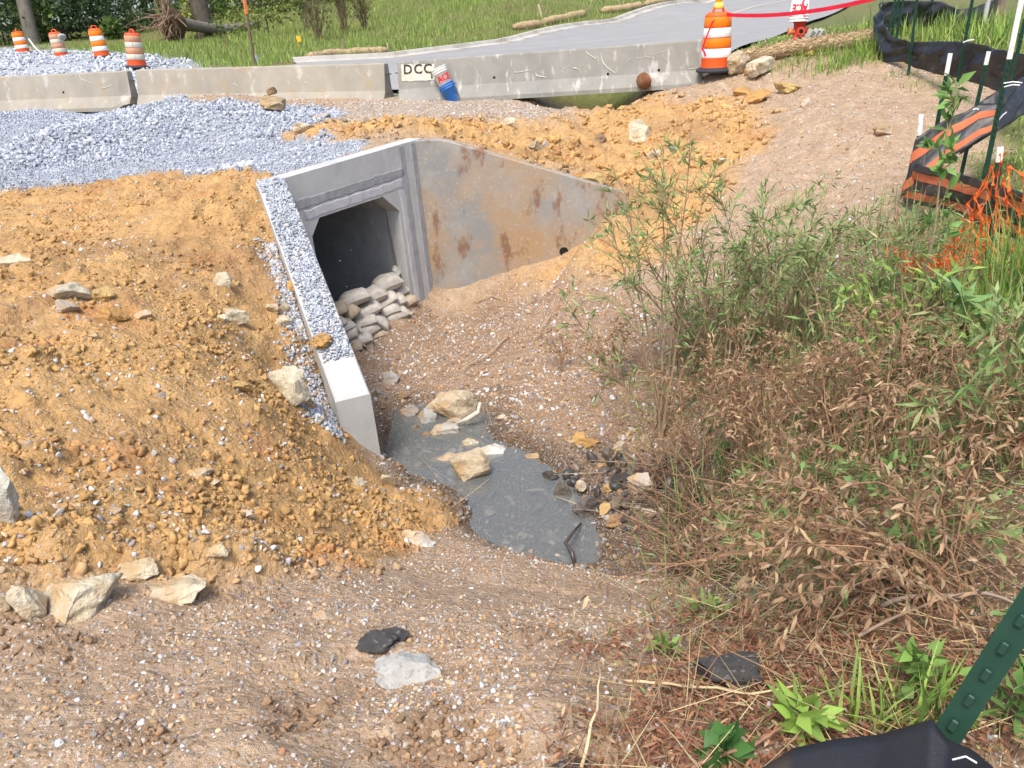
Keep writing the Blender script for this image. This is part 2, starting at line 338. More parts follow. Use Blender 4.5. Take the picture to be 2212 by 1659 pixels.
QUAD = np.array([E1 + nl(dn) * _w, HL + nl(dn) * _w + nl(dh) * .03, HR + nl(dh) * _w + nl(df) * .03, E2 + nl(df) * _w])
BOXQ = np.array([HL + dh * .2, HL + dh * 2.0, HL + dh * 2.0 + nl(dh) * 6, HL + dh * .2 + nl(dh) * 6])
def H(x, y):
    x = np.asarray(x, float); y = np.asarray(y, float); z = RB(x, y)
    sd = poly_sd(x, y, QUAD); m = sd > 0
    if m.any():
        e = E2 - E1; t = np.clip(((x - E1[0]) * e[0] + (y - E1[1]) * e[1]) / (e @ e), 0, 1)
        dd = np.hypot(x - E1[0] - t * e[0], y - E1[1] - t * e[1])
        w = np.where(m, sstep(0.0, .5, dd), 0); z = z * (1 - w) + RCH(x, y) * w
    return z
def gp(u, v, lo=0.8, hi=90):                               # where the line of sight meets the smooth ground
    d = ray(u, v); d = d / math.hypot(d[0], d[1]); t = np.concatenate([np.arange(lo, 20, .03), np.arange(20, hi, .25)])
    e = CZ + t * d[2] - H(t * d[0], t * d[1]); i = np.argmax(e < 0)
    if e[i] >= 0: i = len(t) - 1
    if i == 0: return np.array([d[0] * t[0], d[1] * t[0]])
    a = t[i - 1] + (t[i] - t[i - 1]) * e[i - 1] / (e[i - 1] - e[i]); return np.array([d[0] * a, d[1] * a])
def gpoly(pts): return np.array([gp(*p) if len(p) == 2 else np.array(p[:2]) for p in pts])
# zones of the ground, as plan outlines (a third number marks a plan point)
Zg = gpoly([(-14.2, 20.1, 0), (-10, 18.95, 0), (-7.9, 18.35, 0), (420, 224), (560, 222), (650, 224), (742, 238), (720, 262), (640, 280), (600, 300), (690, 306), (800, 308), (740, 335), (650, 362), (600, 378), (500, 372), (430, 374), (330, 372), (200, 398), (0, 415), (-16, 9, 0), (-18, 19, 0)])
Zg2 = gpoly([(742, 224), (850, 214), (1000, 214), (1200, 205), (1240, 235), (1180, 262), (950, 262), (780, 268), (720, 262)])
Zclay = gpoly([(0, 405), (200, 390), (430, 370), (560, 370), (640, 420), (740, 860), (790, 985), (870, 1040), (1000, 1072), (1015, 1150), (900, 1170), (850, 1205), (700, 1245), (470, 1285), (250, 1300), (0, 1330), (-3.5, 1.5, 0), (-9, 3, 0), (-16, 9, 0)])
Zclay2 = gpoly([(600, 300), (720, 262), (850, 258), (1000, 255), (1190, 262), (1260, 225), (1400, 200), (1510, 210), (1640, 230), (1660, 330), (1560, 420), (1440, 560), (1330, 600), (1150, 620), (1130, 590), (1340, 480), (1300, 395), (900, 296), (700, 310)])
Zchan = gpoly([(925, 668), (1100, 625), (1300, 620), (1440, 640), (1480, 800), (1440, 950), (1400, 1100), (1480, 1240), (1250, 1232), (1010, 1145), (850, 1045), (770, 800), (740, 700)])
Zwet = gpoly([(815, 900), (900, 860), (1000, 880), (1180, 930), (1330, 960), (1450, 1000), (1520, 1150), (1500, 1240), (1250, 1232), (1010, 1150), (850, 1050)])
Zbrush = gpoly([(1380, 900), (1480, 700), (1640, 560), (1900, 480), (1960, 440), (2140, 600), (2400, 900), (2400, 1700), (1640, 1700), (1350, 1500), (1560, 1300), (1480, 1180)])
Zlawn = gpoly([(1960, 432), (2100, 360), (2200, 190), (2000, 135), (1905, 128), (1700, 118), (1590, 118), (1600, 108), (1660, 66), (1850, 0), (30, 60, 0), (60, 40, 0), (20, 8, 0), (8, 4, 0), (2140, 605)])
ROAD_N = [np.array(q) for q in ((3.0, 17.0), (4.9, 16.9), (7.0, 20.4), (10.2, 25.9), (15.5, 34.9))]
ROAD_F = [P(u, v, r=r)[:2] for u, v, r in ((640, 140, 26.5), (850, 131, 27.3), (1000, 110, 29), (1106, 93, 31), (1350, 50, 37.5), (1530, 8, 47))]
def ext(a, b, L): d = b - a; return b + d / np.linalg.norm(d) * L
ROAD_N = ROAD_N + [ext(ROAD_N[-2], ROAD_N[-1], 30)]; ROAD_F = ROAD_F + [ext(ROAD_F[-2], ROAD_F[-1], 30)]
Zroad = np.array([(-1.6, 17.6), (4.4, 16.6)] + ROAD_N[1:] + ROAD_F[::-1] + [np.array([-7.0, 20.0])])
Zgroad = np.array([(-1.6, 17.6), (-7.6, 19.1), (-14, 21), (-40, 26), (-45, 48), (-23, 41), (-17.5, 37.5), (-13.8, 33.0), (-10.4, 28.5), (-8.6, 25.6), (-7.5, 23.5)])
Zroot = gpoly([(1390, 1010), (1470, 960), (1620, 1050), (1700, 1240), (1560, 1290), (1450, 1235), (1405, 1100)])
Zmud = [gpoly(q) for q in ([(0, 1350), (120, 1345), (230, 1385), (200, 1420), (0, 1410)], [(540, 1570), (640, 1490), (730, 1480), (735, 1520), (620, 1590)], [(770, 1560), (900, 1545), (1000, 1560), (1110, 1590), (1100, 1640), (900, 1630), (780, 1610)], [(1100, 1360), (1190, 1350), (1300, 1385), (1290, 1420), (1150, 1400)], [(230, 1600), (330, 1560), (380, 1590), (330, 1640)])]
def zone(x, y, poly, soft=.25, jag=.35, fq=1.3, seed=3):
    sd = poly_sd(x, y, poly) + jag * fbm(x * fq, y * fq, seed, 4); return sstep(-soft, soft, sd)
def zones(x, y):
    z = {}
    r = np.hypot(x, y)
    z['clay'] = zone(x, y, Zclay, .12, .30, 1.5, 5); z['clay2'] = zone(x, y, Zclay2, .35, .6, 1.0, 6)
    z['chan'] = zone(x, y, Zchan, .2, .3, 1.5, 7); z['wet'] = zone(x, y, Zwet, .25, .25, 2, 8)
    z['brush'] = zone(x, y, Zbrush, .3, .4, 1.2, 9); z['lawn'] = zone(x, y, Zlawn, .3, .5, 1.0, 10)
    z['grav'] = zone(x, y, Zg, .12, .25, 1.6, 11); z['grav2'] = zone(x, y, Zg2, .5, .6, 1.0, 12) * .75
    z['road'] = sstep(-.05, .05, poly_sd(x, y, Zroad)); z['groad'] = zone(x, y, Zgroad, .6, .8, .5, 13)
    bl = y - np.interp(x, [-13.75, -7.7, -1.8, 4.06], [20.55, 18.65, 16.85, 15.7]); z['far'] = sstep(.0, .3, bl) * (1 - z['lawn'])
    z['root'] = zone(x, y, Zroot, .15, .2, 2, 14); z['mud'] = np.maximum.reduce([zone(x, y, q, .06, .10, 6, 15) for q in Zmud])
    return z
def Hn(x, y, z=None):
    """ground with its clods, ruts and ripples"""
    x = np.asarray(x, float); y = np.asarray(y, float); z = z or zones(x, y)
    h = H(x, y); cl = np.maximum(z['clay'], z['clay2'])
    bil = np.abs(pn(x * 2.1, y * 2.1, 21)) * .9 + np.abs(pn(x * 4.7 + 3, y * 4.7, 22)) * .55 + np.abs(pn(x * 10.3, y * 10.3, 23)) * .3 + np.abs(pn(x * 23., y * 23., 24)) * .14
    fine = fbm(x * 3.1, y * 3.1, 25, 5, .55); rad = np.hypot(x, y)
    rut = np.maximum(0, pn(x * 1.1, y * 2.6, 26) - .18) * .22
    rough = np.clip(.70 + 1.5 * fbm(x * .7, y * .7, 27, 3), .12, 1.4)
    cr1 = .085 * lumps(x, y, .30, 61, .26) + .060 * lumps(x, y, .15, 62, .40) + .034 * lumps(x, y, .085, 63, .5)
    cr2 = .14 * lumps(x, y, .60, 64, .35) + .09 * lumps(x, y, .30, 65, .45) + .05 * lumps(x, y, .16, 66, .5)
    groove = np.clip(pn(x * .9 + .35 * y, y * 3.4 - .5 * x, 28), -.5, .5)
    h = h + z['clay'] * ((bil - .42) * .10 + fine * .02 + cr1 * rough + .045 * groove) + z['clay2'] * ((bil - .42) * .16 + fine * .03 + cr2 * rough)
    h = h + (1 - cl) * (fine * .022 + .02 * (bil - .4) + .012 * lumps(x, y, .13, 67, .25)) - (1 - cl) * rut * (1 - z['chan']) * (rad < 7)
    h = h + z['mud'] * (1 - cl) * (.040 * lumps(x, y, .085, 68, .75) + .022 * lumps(x, y, .04, 69, .8) - .028 + .02 * bil)
    h = h + np.maximum(z['grav'], z['groad'] * .4) * (fbm(x * 1.0, y * 1.0, 31, 4) * .13)
    h = h + z['lawn'] * fine * .01
    h = np.where((z['far'] > .5), h + .03 * fbm(x * .8, y * .8, 33, 3), h)
    h = h - .09 * sstep(-.35, -.15, poly_sd(x, y, Zroad)) * (y > 17.2)
    # the hollow washed out under the barriers
    for (cu, cv, rad, dep) in HOLES: h = h - dep * np.exp(-((x - cu) ** 2 / rad[0] ** 2 + (y - cv) ** 2 / rad[1] ** 2))
    return h
HOLES = [(*(P(1278, 212, r=16.1)[:2]), (.8, .75), 1.0), (*(P(205, 246, r=20.7)[:2]), (.8, .6), .5)]
def spaced(lo, hi, d0, fine_lo, fine_hi, grow=1.12, taper=None):
    c = [fine_lo]
    while c[-1] < fine_hi: c.append(c[-1] + (taper(c[-1]) if taper else d0))
    d = c[-1] - c[-2]
    while c[-1] < hi: d *= grow; c.append(c[-1] + d)
    d = c[1] - c[0]; a = [fine_lo]
    while a[-1] > lo: d *= grow; a.append(a[-1] - d)
    return np.array(a[:0:-1] + c)
gx = spaced(-260, 260, .024, -6.0, 5.0, 1.13)
gy = spaced(-120, 330, .03, 1.0, 12.0, 1.09, taper=lambda c: .013 + .0034 * max(0, c - 1))
GX, GY = np.meshgrid(gx, gy)
zz = zones(GX, GY); GZ = Hn(GX, GY, zz)
nX, nY = len(gx), len(gy)
idx = np.arange(nX * nY).reshape(nY, nX)
Fq = np.stack([idx[:-1, :-1], idx[:-1, 1:], idx[1:, 1:], idx[1:, :-1]], -1).reshape(-1, 4)
def mixc(c, w, col): return c * (1 - w[..., None]) + np.array(col) * w[..., None]
C_CLAY, C_CLAY2, C_SAND, C_GRAV, C_MUD, C_SOIL, C_LAWN = (.44, .265, .108), (.48, .29, .12), (.385, .275, .175), (.30, .33, .38), (.13, .09, .06), (.20, .13, .075), (.10, .13, .035)
def ground_colour(x, y, z):
    n1 = np.clip(.5 + .9 * fbm(x * .9, y * .9, 41, 5), 0, 1); n2 = np.clip(.5 + 1.0 * fbm(x * 3.7, y * 3.7, 42, 5), 0, 1)
    c = np.empty(x.shape + (3,)); c[:] = C_SAND
    c = mixc(c, .45 * n1, (.31, .21, .135)); c = mixc(c, .30 * (n2 > .62), (.50, .38, .27))
    c = mixc(c, z['far'], (.12, .14, .04)); c = mixc(c, z['far'] * .5 * n1, (.19, .15, .07))
    c = mixc(c, z['lawn'], C_LAWN); c = mixc(c, z['lawn'] * .55 * n2, (.21, .17, .09))
    c = mixc(c, z['chan'] * .9, (.28, .185, .115)); c = mixc(c, z['brush'], C_SOIL)
    cl = np.array(C_CLAY) * (1 - .35 * n2[..., None]) + np.array((.52, .35, .16)) * .35 * n2[..., None]
    c = c * (1 - z['clay2'][..., None]) + (cl * 1.06) * z['clay2'][..., None]
    c = c * (1 - z['clay'][..., None]) + cl * z['clay'][..., None]
    red = np.clip((fbm(x * 1.7, y * 1.7, 43, 4) - .28) * 4, 0, 1) * np.maximum(z['clay'], z['clay2']); c = mixc(c, red * .5, (.42, .19, .075))
    brn = np.clip((fbm(x * .8 + 9, y * .8, 44, 4) - .12) * 3, 0, 1) * np.maximum(z['clay'], z['clay2']); c = mixc(c, brn * .6, (.30, .18, .085))
    c = mixc(c, z['grav2'] * (.5 + .5 * n2), (.36, .33, .29)); c = mixc(c, z['grav'], C_GRAV); c = mixc(c, z['groad'], (.36, .38, .41))
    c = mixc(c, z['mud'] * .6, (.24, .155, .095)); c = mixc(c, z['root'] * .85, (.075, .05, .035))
    c = mixc(c, np.clip(z['wet'] * .7, 0, 1), C_MUD)
    return c
near_w = sstep(.10, .015, GZ - WATER) * (np.hypot(GX - .1, GY - 5.2) < 2.6) * (poly_sd(GX, GY, QUAD) < .9)
GC = ground_colour(GX, GY, zz); GC = GC * (1 - .42 * near_w[..., None])
sv = (GX - HL[0]) * dh[0] + (GY - HL[1]) * dh[1]; ov = (GX - HL[0]) * nl(dh)[0] + (GY - HL[1]) * nl(dh)[1]
zf = GZ.ravel()[Fq]; sf = sv.ravel()[Fq].mean(1); of = ov.ravel()[Fq].mean(1)
Fq = Fq[~((np.ptp(zf, axis=1) > .15) & (sf > .15) & (sf < 1.76) & (of > -.1) & (of < .45))]       # the culvert's mouth
me = raw_mesh('ground', np.stack([GX, GY, GZ], -1).reshape(-1, 3), Fq, GC.reshape(-1, 3))
aux = np.zeros((nX * nY, 3)); aux[:, 0] = np.clip(zz['wet'] * .6 + near_w, 0, 1).ravel()
aux[:, 1] = np.clip(1 - zz['far'] - zz['lawn'] - .75 * np.maximum(zz['clay'], zz['clay2']) - zz['grav'] * .3, 0, 1).ravel(); aux[:, 2] = np.maximum(zz['grav'], zz['groad']).ravel()
set_col(me, aux, 'Aux')
def ground_mat():
    m = bpy.data.materials.new('ground'); m.use_nodes = True; nt = m.node_tree; L = nt.links.new; N = nt.nodes.new
    b = nt.nodes['Principled BSDF']; b.inputs['Specular IOR Level'].default_value = .25
    geo = N('ShaderNodeNewGeometry'); pos = geo.outputs['Position']
    a = N('ShaderNodeAttribute'); a.attribute_name = 'Col'; x = N('ShaderNodeAttribute'); x.attribute_name = 'Aux'
    sep = N('ShaderNodeSeparateColor'); L(x.outputs['Color'], sep.inputs[0])
    c = a.outputs['Color']
    def noise(s, det=8, ro=.65):
        n = N('ShaderNodeTexNoise'); n.inputs['Scale'].default_value = s; n.inputs['Detail'].default_value = det; n.inputs['Roughness'].default_value = ro; L(pos, n.inputs['Vector']); return n.outputs['Fac']
    def rng(f, lo, hi, a0, a1):
        r = N('ShaderNodeMapRange'); r.inputs[1].default_value = lo; r.inputs[2].default_value = hi; r.inputs[3].default_value = a0; r.inputs[4].default_value = a1; L(f, r.inputs[0]); return r.outputs[0]
    n1 = noise(9, 4); sc = N('ShaderNodeVectorMath'); sc.operation = 'SCALE'; L(c, sc.inputs[0]); L(rng(n1, .3, .7, .78, 1.22), sc.inputs['Scale']); c = sc.outputs[0]
    heights = []
    for s, lo, amt_socket in ((80.0, .50, sep.outputs[1]), (38.0, .55, sep.outputs[2])):      # tiny pebbles pressed into the soil
        v = N('ShaderNodeTexVoronoi'); v.inputs['Scale'].default_value = s; L(pos, v.inputs['Vector'])
        sc2 = N('ShaderNodeSeparateColor'); L(v.outputs['Color'], sc2.inputs[0])
        on = rng(sc2.outputs[0], lo, lo + .02, 0, 1); edge = rng(v.outputs['Distance'], .25, .5, 1, 0)
        m1 = N('ShaderNodeMath'); m1.operation = 'MULTIPLY'; L(on, m1.inputs[0]); L(edge, m1.inputs[1])
        m2 = N('ShaderNodeMath'); m2.operation = 'MULTIPLY'; L(m1.outputs[0], m2.inputs[0]); L(amt_socket, m2.inputs[1])
        ramp = N('ShaderNodeValToRGB'); L(sc2.outputs[1], ramp.inputs[0]); e = ramp.color_ramp.elements
        if s == 38.0: cs = ((0, (.22, .25, .30)), (.5, (.33, .36, .42)), (1, (.46, .48, .52)))
        else: cs = ((0, (.17, .11, .07)), (.3, (.38, .25, .14)), (.65, (.46, .42, .38)), (1, (.62, .61, .60)))
        e[0].position, e[0].color = cs[0][0], (*cs[0][1], 1); e[1].position, e[1].color = cs[-1][0], (*cs[-1][1], 1)
        for q in cs[1:-1]: k = e.new(q[0]); k.color = (*q[1], 1)
        mx = N('ShaderNodeMix'); mx.data_type = 'RGBA'; L(m2.outputs[0], mx.inputs[0]); L(c, mx.inputs[6]); L(ramp.outputs[0], mx.inputs[7]); c = mx.outputs[2]
        hs = N('ShaderNodeMath'); hs.operation = 'MULTIPLY'; hs.inputs[1].default_value = .5 / s; L(m2.outputs[0], hs.inputs[0]); heights.append(hs.outputs[0])
    L(c, b.inputs['Base Color'])
    h = heights[0]
    vo = N('ShaderNodeTexVoronoi'); vo.inputs['Scale'].default_value = 26; vo.inputs['Randomness'].default_value = 1; wv = N('ShaderNodeVectorMath'); wv.operation = 'ADD'; nz = N('ShaderNodeTexNoise'); nz.inputs['Scale'].default_value = 20; L(pos, nz.inputs['Vector']); sv_ = N('ShaderNodeVectorMath'); sv_.operation = 'SCALE'; sv_.inputs['Scale'].default_value = .06; L(nz.outputs['Color'], sv_.inputs[0]); L(pos, wv.inputs[0]); L(sv_.outputs[0], wv.inputs[1]); L(wv.outputs[0], vo.inputs['Vector'])
    h = rng(noise(42, 4, .8), 0, 1, 0, .022)
    for q in [rng(vo.outputs['Distance'], 0, .7, .014, 0)]:
        ad = N('ShaderNodeMath'); ad.operation = 'ADD'; L(h, ad.inputs[0]); L(q, ad.inputs[1]); h = ad.outputs[0]
    bp = N('ShaderNodeBump'); bp.inputs['Strength'].default_value = .9; bp.inputs['Distance'].default_value = 1.0; L(h, bp.inputs['Height']); L(bp.outputs[0], b.inputs['Normal'])
    L(rng(sep.outputs[0], 0, 1, .95, .30), b.inputs['Roughness'])
    return m
ground = link('ground', me, ground_mat(), smooth=True); tag(ground, kind='structure')
def _bil(x, y):                                            # from here on heights and zones are read off the finished ground
    x = np.asarray(x, float); y = np.asarray(y, float); i = np.clip(np.searchsorted(gx, x) - 1, 0, nX - 2); j = np.clip(np.searchsorted(gy, y) - 1, 0, nY - 2)
    a = np.clip((x - gx[i]) / (gx[i + 1] - gx[i]), 0, 1); b = np.clip((y - gy[j]) / (gy[j + 1] - gy[j]), 0, 1)
    return lambda G: (G[j, i] * (1 - a) + G[j, i + 1] * a) * (1 - b) + (G[j + 1, i] * (1 - a) + G[j + 1, i + 1] * a) * b
def Hn(x, y, z=None): return _bil(x, y)(GZ)
def zones(x, y): f = _bil(x, y); return {k: f(v) for k, v in zz.items()}
# ------------------------------------------------------------------ road
def strip_between(A, B, n, m):                             # sheet between two plan polylines, resampled
    def rs(pts, n):
        pts = np.array(pts); L = np.concatenate([[0], np.cumsum(np.linalg.norm(np.diff(pts, axis=0), axis=1))]); t = np.linspace(0, L[-1], n)
        return np.stack([np.interp(t, L, pts[:, 0]), np.interp(t, L, pts[:, 1])], 1)
    a, b = rs(A, n), rs(B, n); s = np.linspace(0, 1, m)
    return a[:, None, :] * (1 - s)[None, :, None] + b[:, None, :] * s[None, :, None]
def drape(g, dz): return np.concatenate([g, (H(g[..., 0], g[..., 1]) + dz)[..., None]], -1)
ROADA = [np.array([-1.5, 17.7]), np.array([4.4, 16.7])] + ROAD_N[1:]
ROADB = [np.array([-7.2, 20.5]), np.array([-7.0, 23.5])] + ROAD_F
ASPH = mat('asphalt', (.25, .25, .25), .9, var=.10, vscale=1.2, bump=.004, bscale=60, spots=[(.25, .5, .7, (.31, .30, .285), .5, (1, 4, 1)), (30, .62, .66, (.22, .22, .22), .35, (1, 1, 1))], coords='Object')
road = MB().grid(drape(strip_between(ROADA, ROADB, 60, 14), .0)).build('road', ASPH, smooth=True); tag(road, kind='structure')
CURBM = mat('curb_concrete', (.40, .385, .35), .9, var=.2, vscale=3, bump=.006, bscale=40, spots=[(1.2, .5, .66, (.22, .19, .15), .7, (1, 1, 1))])
def curb(line, side):
    g = strip_between(line, line, 70, 2)[:, 0]; d = np.gradient(g, axis=0); d /= np.linalg.norm(d, axis=1)[:, None]; n = np.stack([-d[:, 1], d[:, 0]], 1) * side
    pr = [(-.02, -.10), (0, .02), (.30, .07), (.34, .17), (.48, .19), (.52, -.10)]
    z0 = H(g[:, 0], g[:, 1]); gg = np.stack([np.concatenate([g + n * o, (z0 + h)[:, None]], 1) for o, h in pr], 1)
    return MB().grid(gg).build('curb', CURBM)
c = curb(ROAD_F, 1); tag(c, kind='structure')
YEL = mat('faded_line_paint', (.55, .47, .36), .9, var=.2, vscale=8)
def line_paint(f0, w):
    g = strip_between(ROADA, ROADB, 80, 101)[30:, :, :]; k = int(f0 * 100); a, b = g[:, k], g[:, k + 1]; d = (b - a) / np.linalg.norm(b - a, axis=1)[:, None]
    q = np.stack([a, a + d * w], 1); return MB().grid(drape(q, .012)).build('centre_line', YEL, road)
line_paint(.50, .14)

# ------------------------------------------------------------------ water
def water_mat():
    m = bpy.data.materials.new('water'); m.use_nodes = True; nt = m.node_tree; L = nt.links.new; N = nt.nodes.new
    nt.nodes.remove(nt.nodes['Principled BSDF'])
    fr = N('ShaderNodeFresnel'); fr.inputs[0].default_value = 1.6
    gl = N('ShaderNodeBsdfGlossy'); gl.inputs['Roughness'].default_value = .03
    tr = N('ShaderNodeBsdfTransparent'); tr.inputs[0].default_value = (.78, .78, .70, 1)
    df = N('ShaderNodeBsdfDiffuse'); df.inputs[0].default_value = (.29, .315, .315, 1)
    m1 = N('ShaderNodeMixShader'); m1.inputs[0].default_value = .36; L(tr.outputs[0], m1.inputs[1]); L(df.outputs[0], m1.inputs[2])
    m2 = N('ShaderNodeMixShader'); L(fr.outputs[0], m2.inputs[0]); L(m1.outputs[0], m2.inputs[1]); L(gl.outputs[0], m2.inputs[2])
    n = N('ShaderNodeTexNoise'); n.inputs['Scale'].default_value = 14; n.inputs['Detail'].default_value = 3; g = N('ShaderNodeNewGeometry'); L(g.outputs['Position'], n.inputs['Vector'])
    b = N('ShaderNodeBump'); b.inputs['Distance'].default_value = .004; b.inputs['Strength'].default_value = .3; L(n.outputs['Fac'], b.inputs['Height'])
    for s in (fr, gl): L(b.outputs[0], s.inputs['Normal'])
    L(m2.outputs[0], nt.nodes['Material Output'].inputs[0]); return m
wq = [(-1.2, 3.9), (1.6, 3.9), (1.6, 6.2), (-.1, 7.0), (-1.15, 7.0), (-1.15, 5.75)]
water = MB().add([(x, y, WATER) for x, y in wq], [tuple(range(len(wq)))]).build('stream_water', water_mat()); tag(water, kind='structure')

# ------------------------------------------------------------------ culvert
CONC = mat('precast_concrete', (.44, .445, .435), .9, var=.13, vscale=3.5, bump=.004, bscale=55, spots=[(2.2, .50, .68, (.29, .30, .30), .6, (1, 1, .3)), (7, .60, .70, (.47, .46, .43), .5, (1, 1, .4)), (45, .66, .70, (.17, .17, .17), .6, (1, 1, 1))])
WINGM = mat('stained_wing_concrete', (.30, .285, .26), .9, var=.16, vscale=4.0, bump=.006, bscale=45, spots=[(1.1, .42, .62, (.37, .235, .115), .85, (1, 1, .8)), (2.2, .50, .64, (.22, .235, .24), .75, (1, 1, 1)), (4.5, .57, .66, (.20, .10, .055), .8, (1, 1, .5)), (24, .57, .66, (.42, .40, .37), .45, (1, 1, 1))])
BOXM = mat('culvert_inside_concrete', (.34, .35, .355), .92, var=.15, vscale=5, bump=.006, bscale=50)
GROUT = mat('smeared_grout', (.29, .295, .305), .9, var=.22, vscale=9, bump=.008, bscale=25, spots=[(14, .5, .66, (.40, .40, .43), .6, (1, 1, .3))])
GROUTL = mat('pale_grout', (.47, .47, .485), .9, var=.15, vscale=9, bump=.008, bscale=25, spots=[(10, .52, .68, (.30, .31, .33), .6, (1, 1, .3))])
T_H = .24
nh = nl(dh)                                                # points into the fill
def hw(s, z, o=0.0): p = HL + dh * s + nh * o; return (p[0], p[1], CZ + z)
ztop = lambda s: -1.10 + .08 * s / 2.125
culvert = empty('box_culvert', (*((HL + HR) / 2), CZ - 3.2)); CUL = np.array(culvert.location)
def cpart(mb, name, m, smooth=False):
    mb.v = [v - CUL for v in mb.v]; o = mb.build(name, m, culvert, smooth); return o
hole = [(.24, -3.45), (.24, -1.76), (.39, -1.585), (1.42, -1.565), (1.68, -1.79), (1.68, -3.45)]
outer = [(-.14, -3.45), (-.14, ztop(-.14)), (2.27, ztop(2.27)), (2.27, -3.45)]
def frame_pts(o): return [hw(s, z, o) for s, z in outer] + [hw(s, z, o) for s, z in hole]
mb = MB(); v = frame_pts(0) + frame_pts(T_H)
face = [(0, 4, 5, 1), (1, 5, 6), (1, 6, 7, 2), (2, 7, 8), (2, 8, 9, 3)]
f = [q for q in face] + [tuple(i + 10 for i in q[::-1]) for q in face]
f += [(0, 1, 11, 10), (1, 2, 12, 11), (2, 3, 13, 12)] + [(4 + i, 14 + i, 15 + i, 5 + i) for i in range(5)]
mb.add(v, f); o = cpart(mb, 'headwall', CONC)
mb = MB(); L6 = 6.0                                        # the box behind it, open tunnel
ins = [(s, z) for s, z in hole]; n = len(ins)
ins = [(s, max(z, -3.15)) for s, z in ins]
v = [hw(s, z, T_H - .14 if z < -3 else T_H - .02) for s, z in ins] + [hw(s, z, L6) for s, z in ins] + [hw(s * 1.18 - .17, z + (.22 if z > -2 else 0), T_H + .02) for s, z in ins] + [hw(s * 1.18 - .17, z + (.22 if z > -2 else 0), L6) for s, z in ins]
f = [(i, i + 1, n + i + 1, n + i) for i in range(n - 1)] + [(2 * n + i, 3 * n + i, 3 * n + i + 1, 2 * n + i + 1) for i in range(n - 1)] + [(n, n + 1, n + 2, n + 3, n + 4, n + 5)] + [(5, 0, n, n + 5)]
mb.add(v, f); cpart(mb, 'box_barrel', BOXM)
def wing(A, B, zA, zB, d, thick, name, m, capflat=0.25):
    """wall from corner A to end B, inner face on the line, thickness behind it"""
    Lw = np.linalg.norm(B - A); d = (B - A) / Lw; nn = nl(d) if name == 'far' else -nl(d)
    us = np.linspace(0, Lw, 26); g0, g1 = [], []
    z = np.interp(us, [0, capflat, Lw], [zA, zA - .02, zB])
    mb = MB(); rows = []
    for o_, top in ((0, False), (0, True), (.012, True), (thick - .012, True), (thick, True), (thick, False)):
        r = []
        for u, zt in zip(us, z):
            p = A + d * u + nn * o_; zz_ = zt - (.012 if o_ in (0, thick) else 0) if top else CZ - 3.6
            r.append((p[0], p[1], zz_))
        rows.append(r)
    g = np.array(rows); mb.grid(g if name != 'far' else g[::-1]); k = g.shape[1]
    base = 0
    endv = g[:, -1]; mb.add(endv, [(0, 1, 2, 3, 4, 5) if name != 'far' else (5, 4, 3, 2, 1, 0)]); mb.add(g[:, 0], [(5, 4, 3, 2, 1, 0)])
    return mb
near_wing = cpart(wing(HL + dh * .0, E1, Z_HL, Z_E1, None, .28, 'near', CONC), 'wing_wall', CONC); near_wing['label'] = 'wing wall beside the clay bank, gravel lying on its top'
far_wing = cpart(wing(HR + np.array([.0, 0]), E2, Z_HR, Z_E2, None, .16, 'far', WINGM, .35), 'wing_wall', WINGM); far_wing['label'] = 'wing wall stained rust brown'
def grout_strip(pts, w, name, m, seed, th=.004):           # smeared band of mortar with ragged edges
    pts = np.array(pts, float); n = 40; t = np.linspace(0, 1, n); q = np.stack([np.interp(t, np.linspace(0, 1, len(pts)), pts[:, i]) for i in range(4)], 1)
    a = np.array([hw(s, z, 0) for s, z in q[:, :2]]); nrm = -np.array([nh[0], nh[1], 0]); dirs = q[:, 2:]
    jl = fbm(t * 9, t * 0 + seed, seed, 3) * .5; jr = fbm(t * 9, t * 0 + seed + 5, seed + 3, 3) * .5
    off = lambda k: np.array([dh[0] * k[0], dh[1] * k[0], k[1]])
    rows = []
    for side, e in ((-1, 0), (-.7, 1), (.7, 1), (1, 0)):
        rows.append([a[i] + off(dirs[i]) * w / 2 * (side * (1 + (jl if side < 0 else jr)[i])) + nrm * (th * e + .002 - .004 * (1 - e)) for i in range(n)])
    mb = MB().grid(np.array(rows)); return cpart(mb, name, m, False)
grout_strip([(.10, -1.40, 0, 1), (1.85, -1.35, 0, 1)], .12, 'grout_band', GROUT, 3)
grout_strip([(.19, -1.52, 0, 1), (1.80, -1.475, 0, 1)], .12, 'grout_band', GROUTL, 5)
grout_strip([(1.86, -1.06, 1, 0), (1.89, -3.25, 1, 0)], .11, 'grout_band', GROUT, 7)
grout_strip([(1.775, -1.55, 1, 0), (1.80, -3.25, 1, 0)], .10, 'grout_band', GROUTL, 9)
grout_strip([(2.07, -1.05, 1, 0), (2.07, -3.25, 1, 0)], .09, 'grout_band', GROUT, 11, .008)
wl = P(1218, 543, r=9.84)                                  # weep hole
e2 = (E2 - HR) / np.linalg.norm(E2 - HR); wp = HR + e2 * 1.752; wn2 = -nl(e2)
BLK = mat('black_rubber', (.012, .012, .013), .6, var=.2)
mb = MB(); ang_ = np.linspace(0, 2 * math.pi, 20, endpoint=False); ring = []
for rad, dep in ((.058, .004), (.05, .012), (.044, .004), (.044, -.02)):
    ring.append([(wp[0] + e2[0] * rad * math.cos(a) + wn2[0] * dep, wp[1] + e2[1] * rad * math.cos(a) + wn2[1] * dep, CZ - 2.55 + rad * math.sin(a)) for a in list(ang_) + [0]])
mb.grid(np.array(ring)); mb.add(np.array(ring[-1][:-1]) + np.array([wn2[0], wn2[1], 0]) * .024, [tuple(range(20))]); cpart(mb, 'weep_pipe', BLK)
tag(culvert, 'grey concrete box culvert with headwall and two flared wing walls', 'culvert')

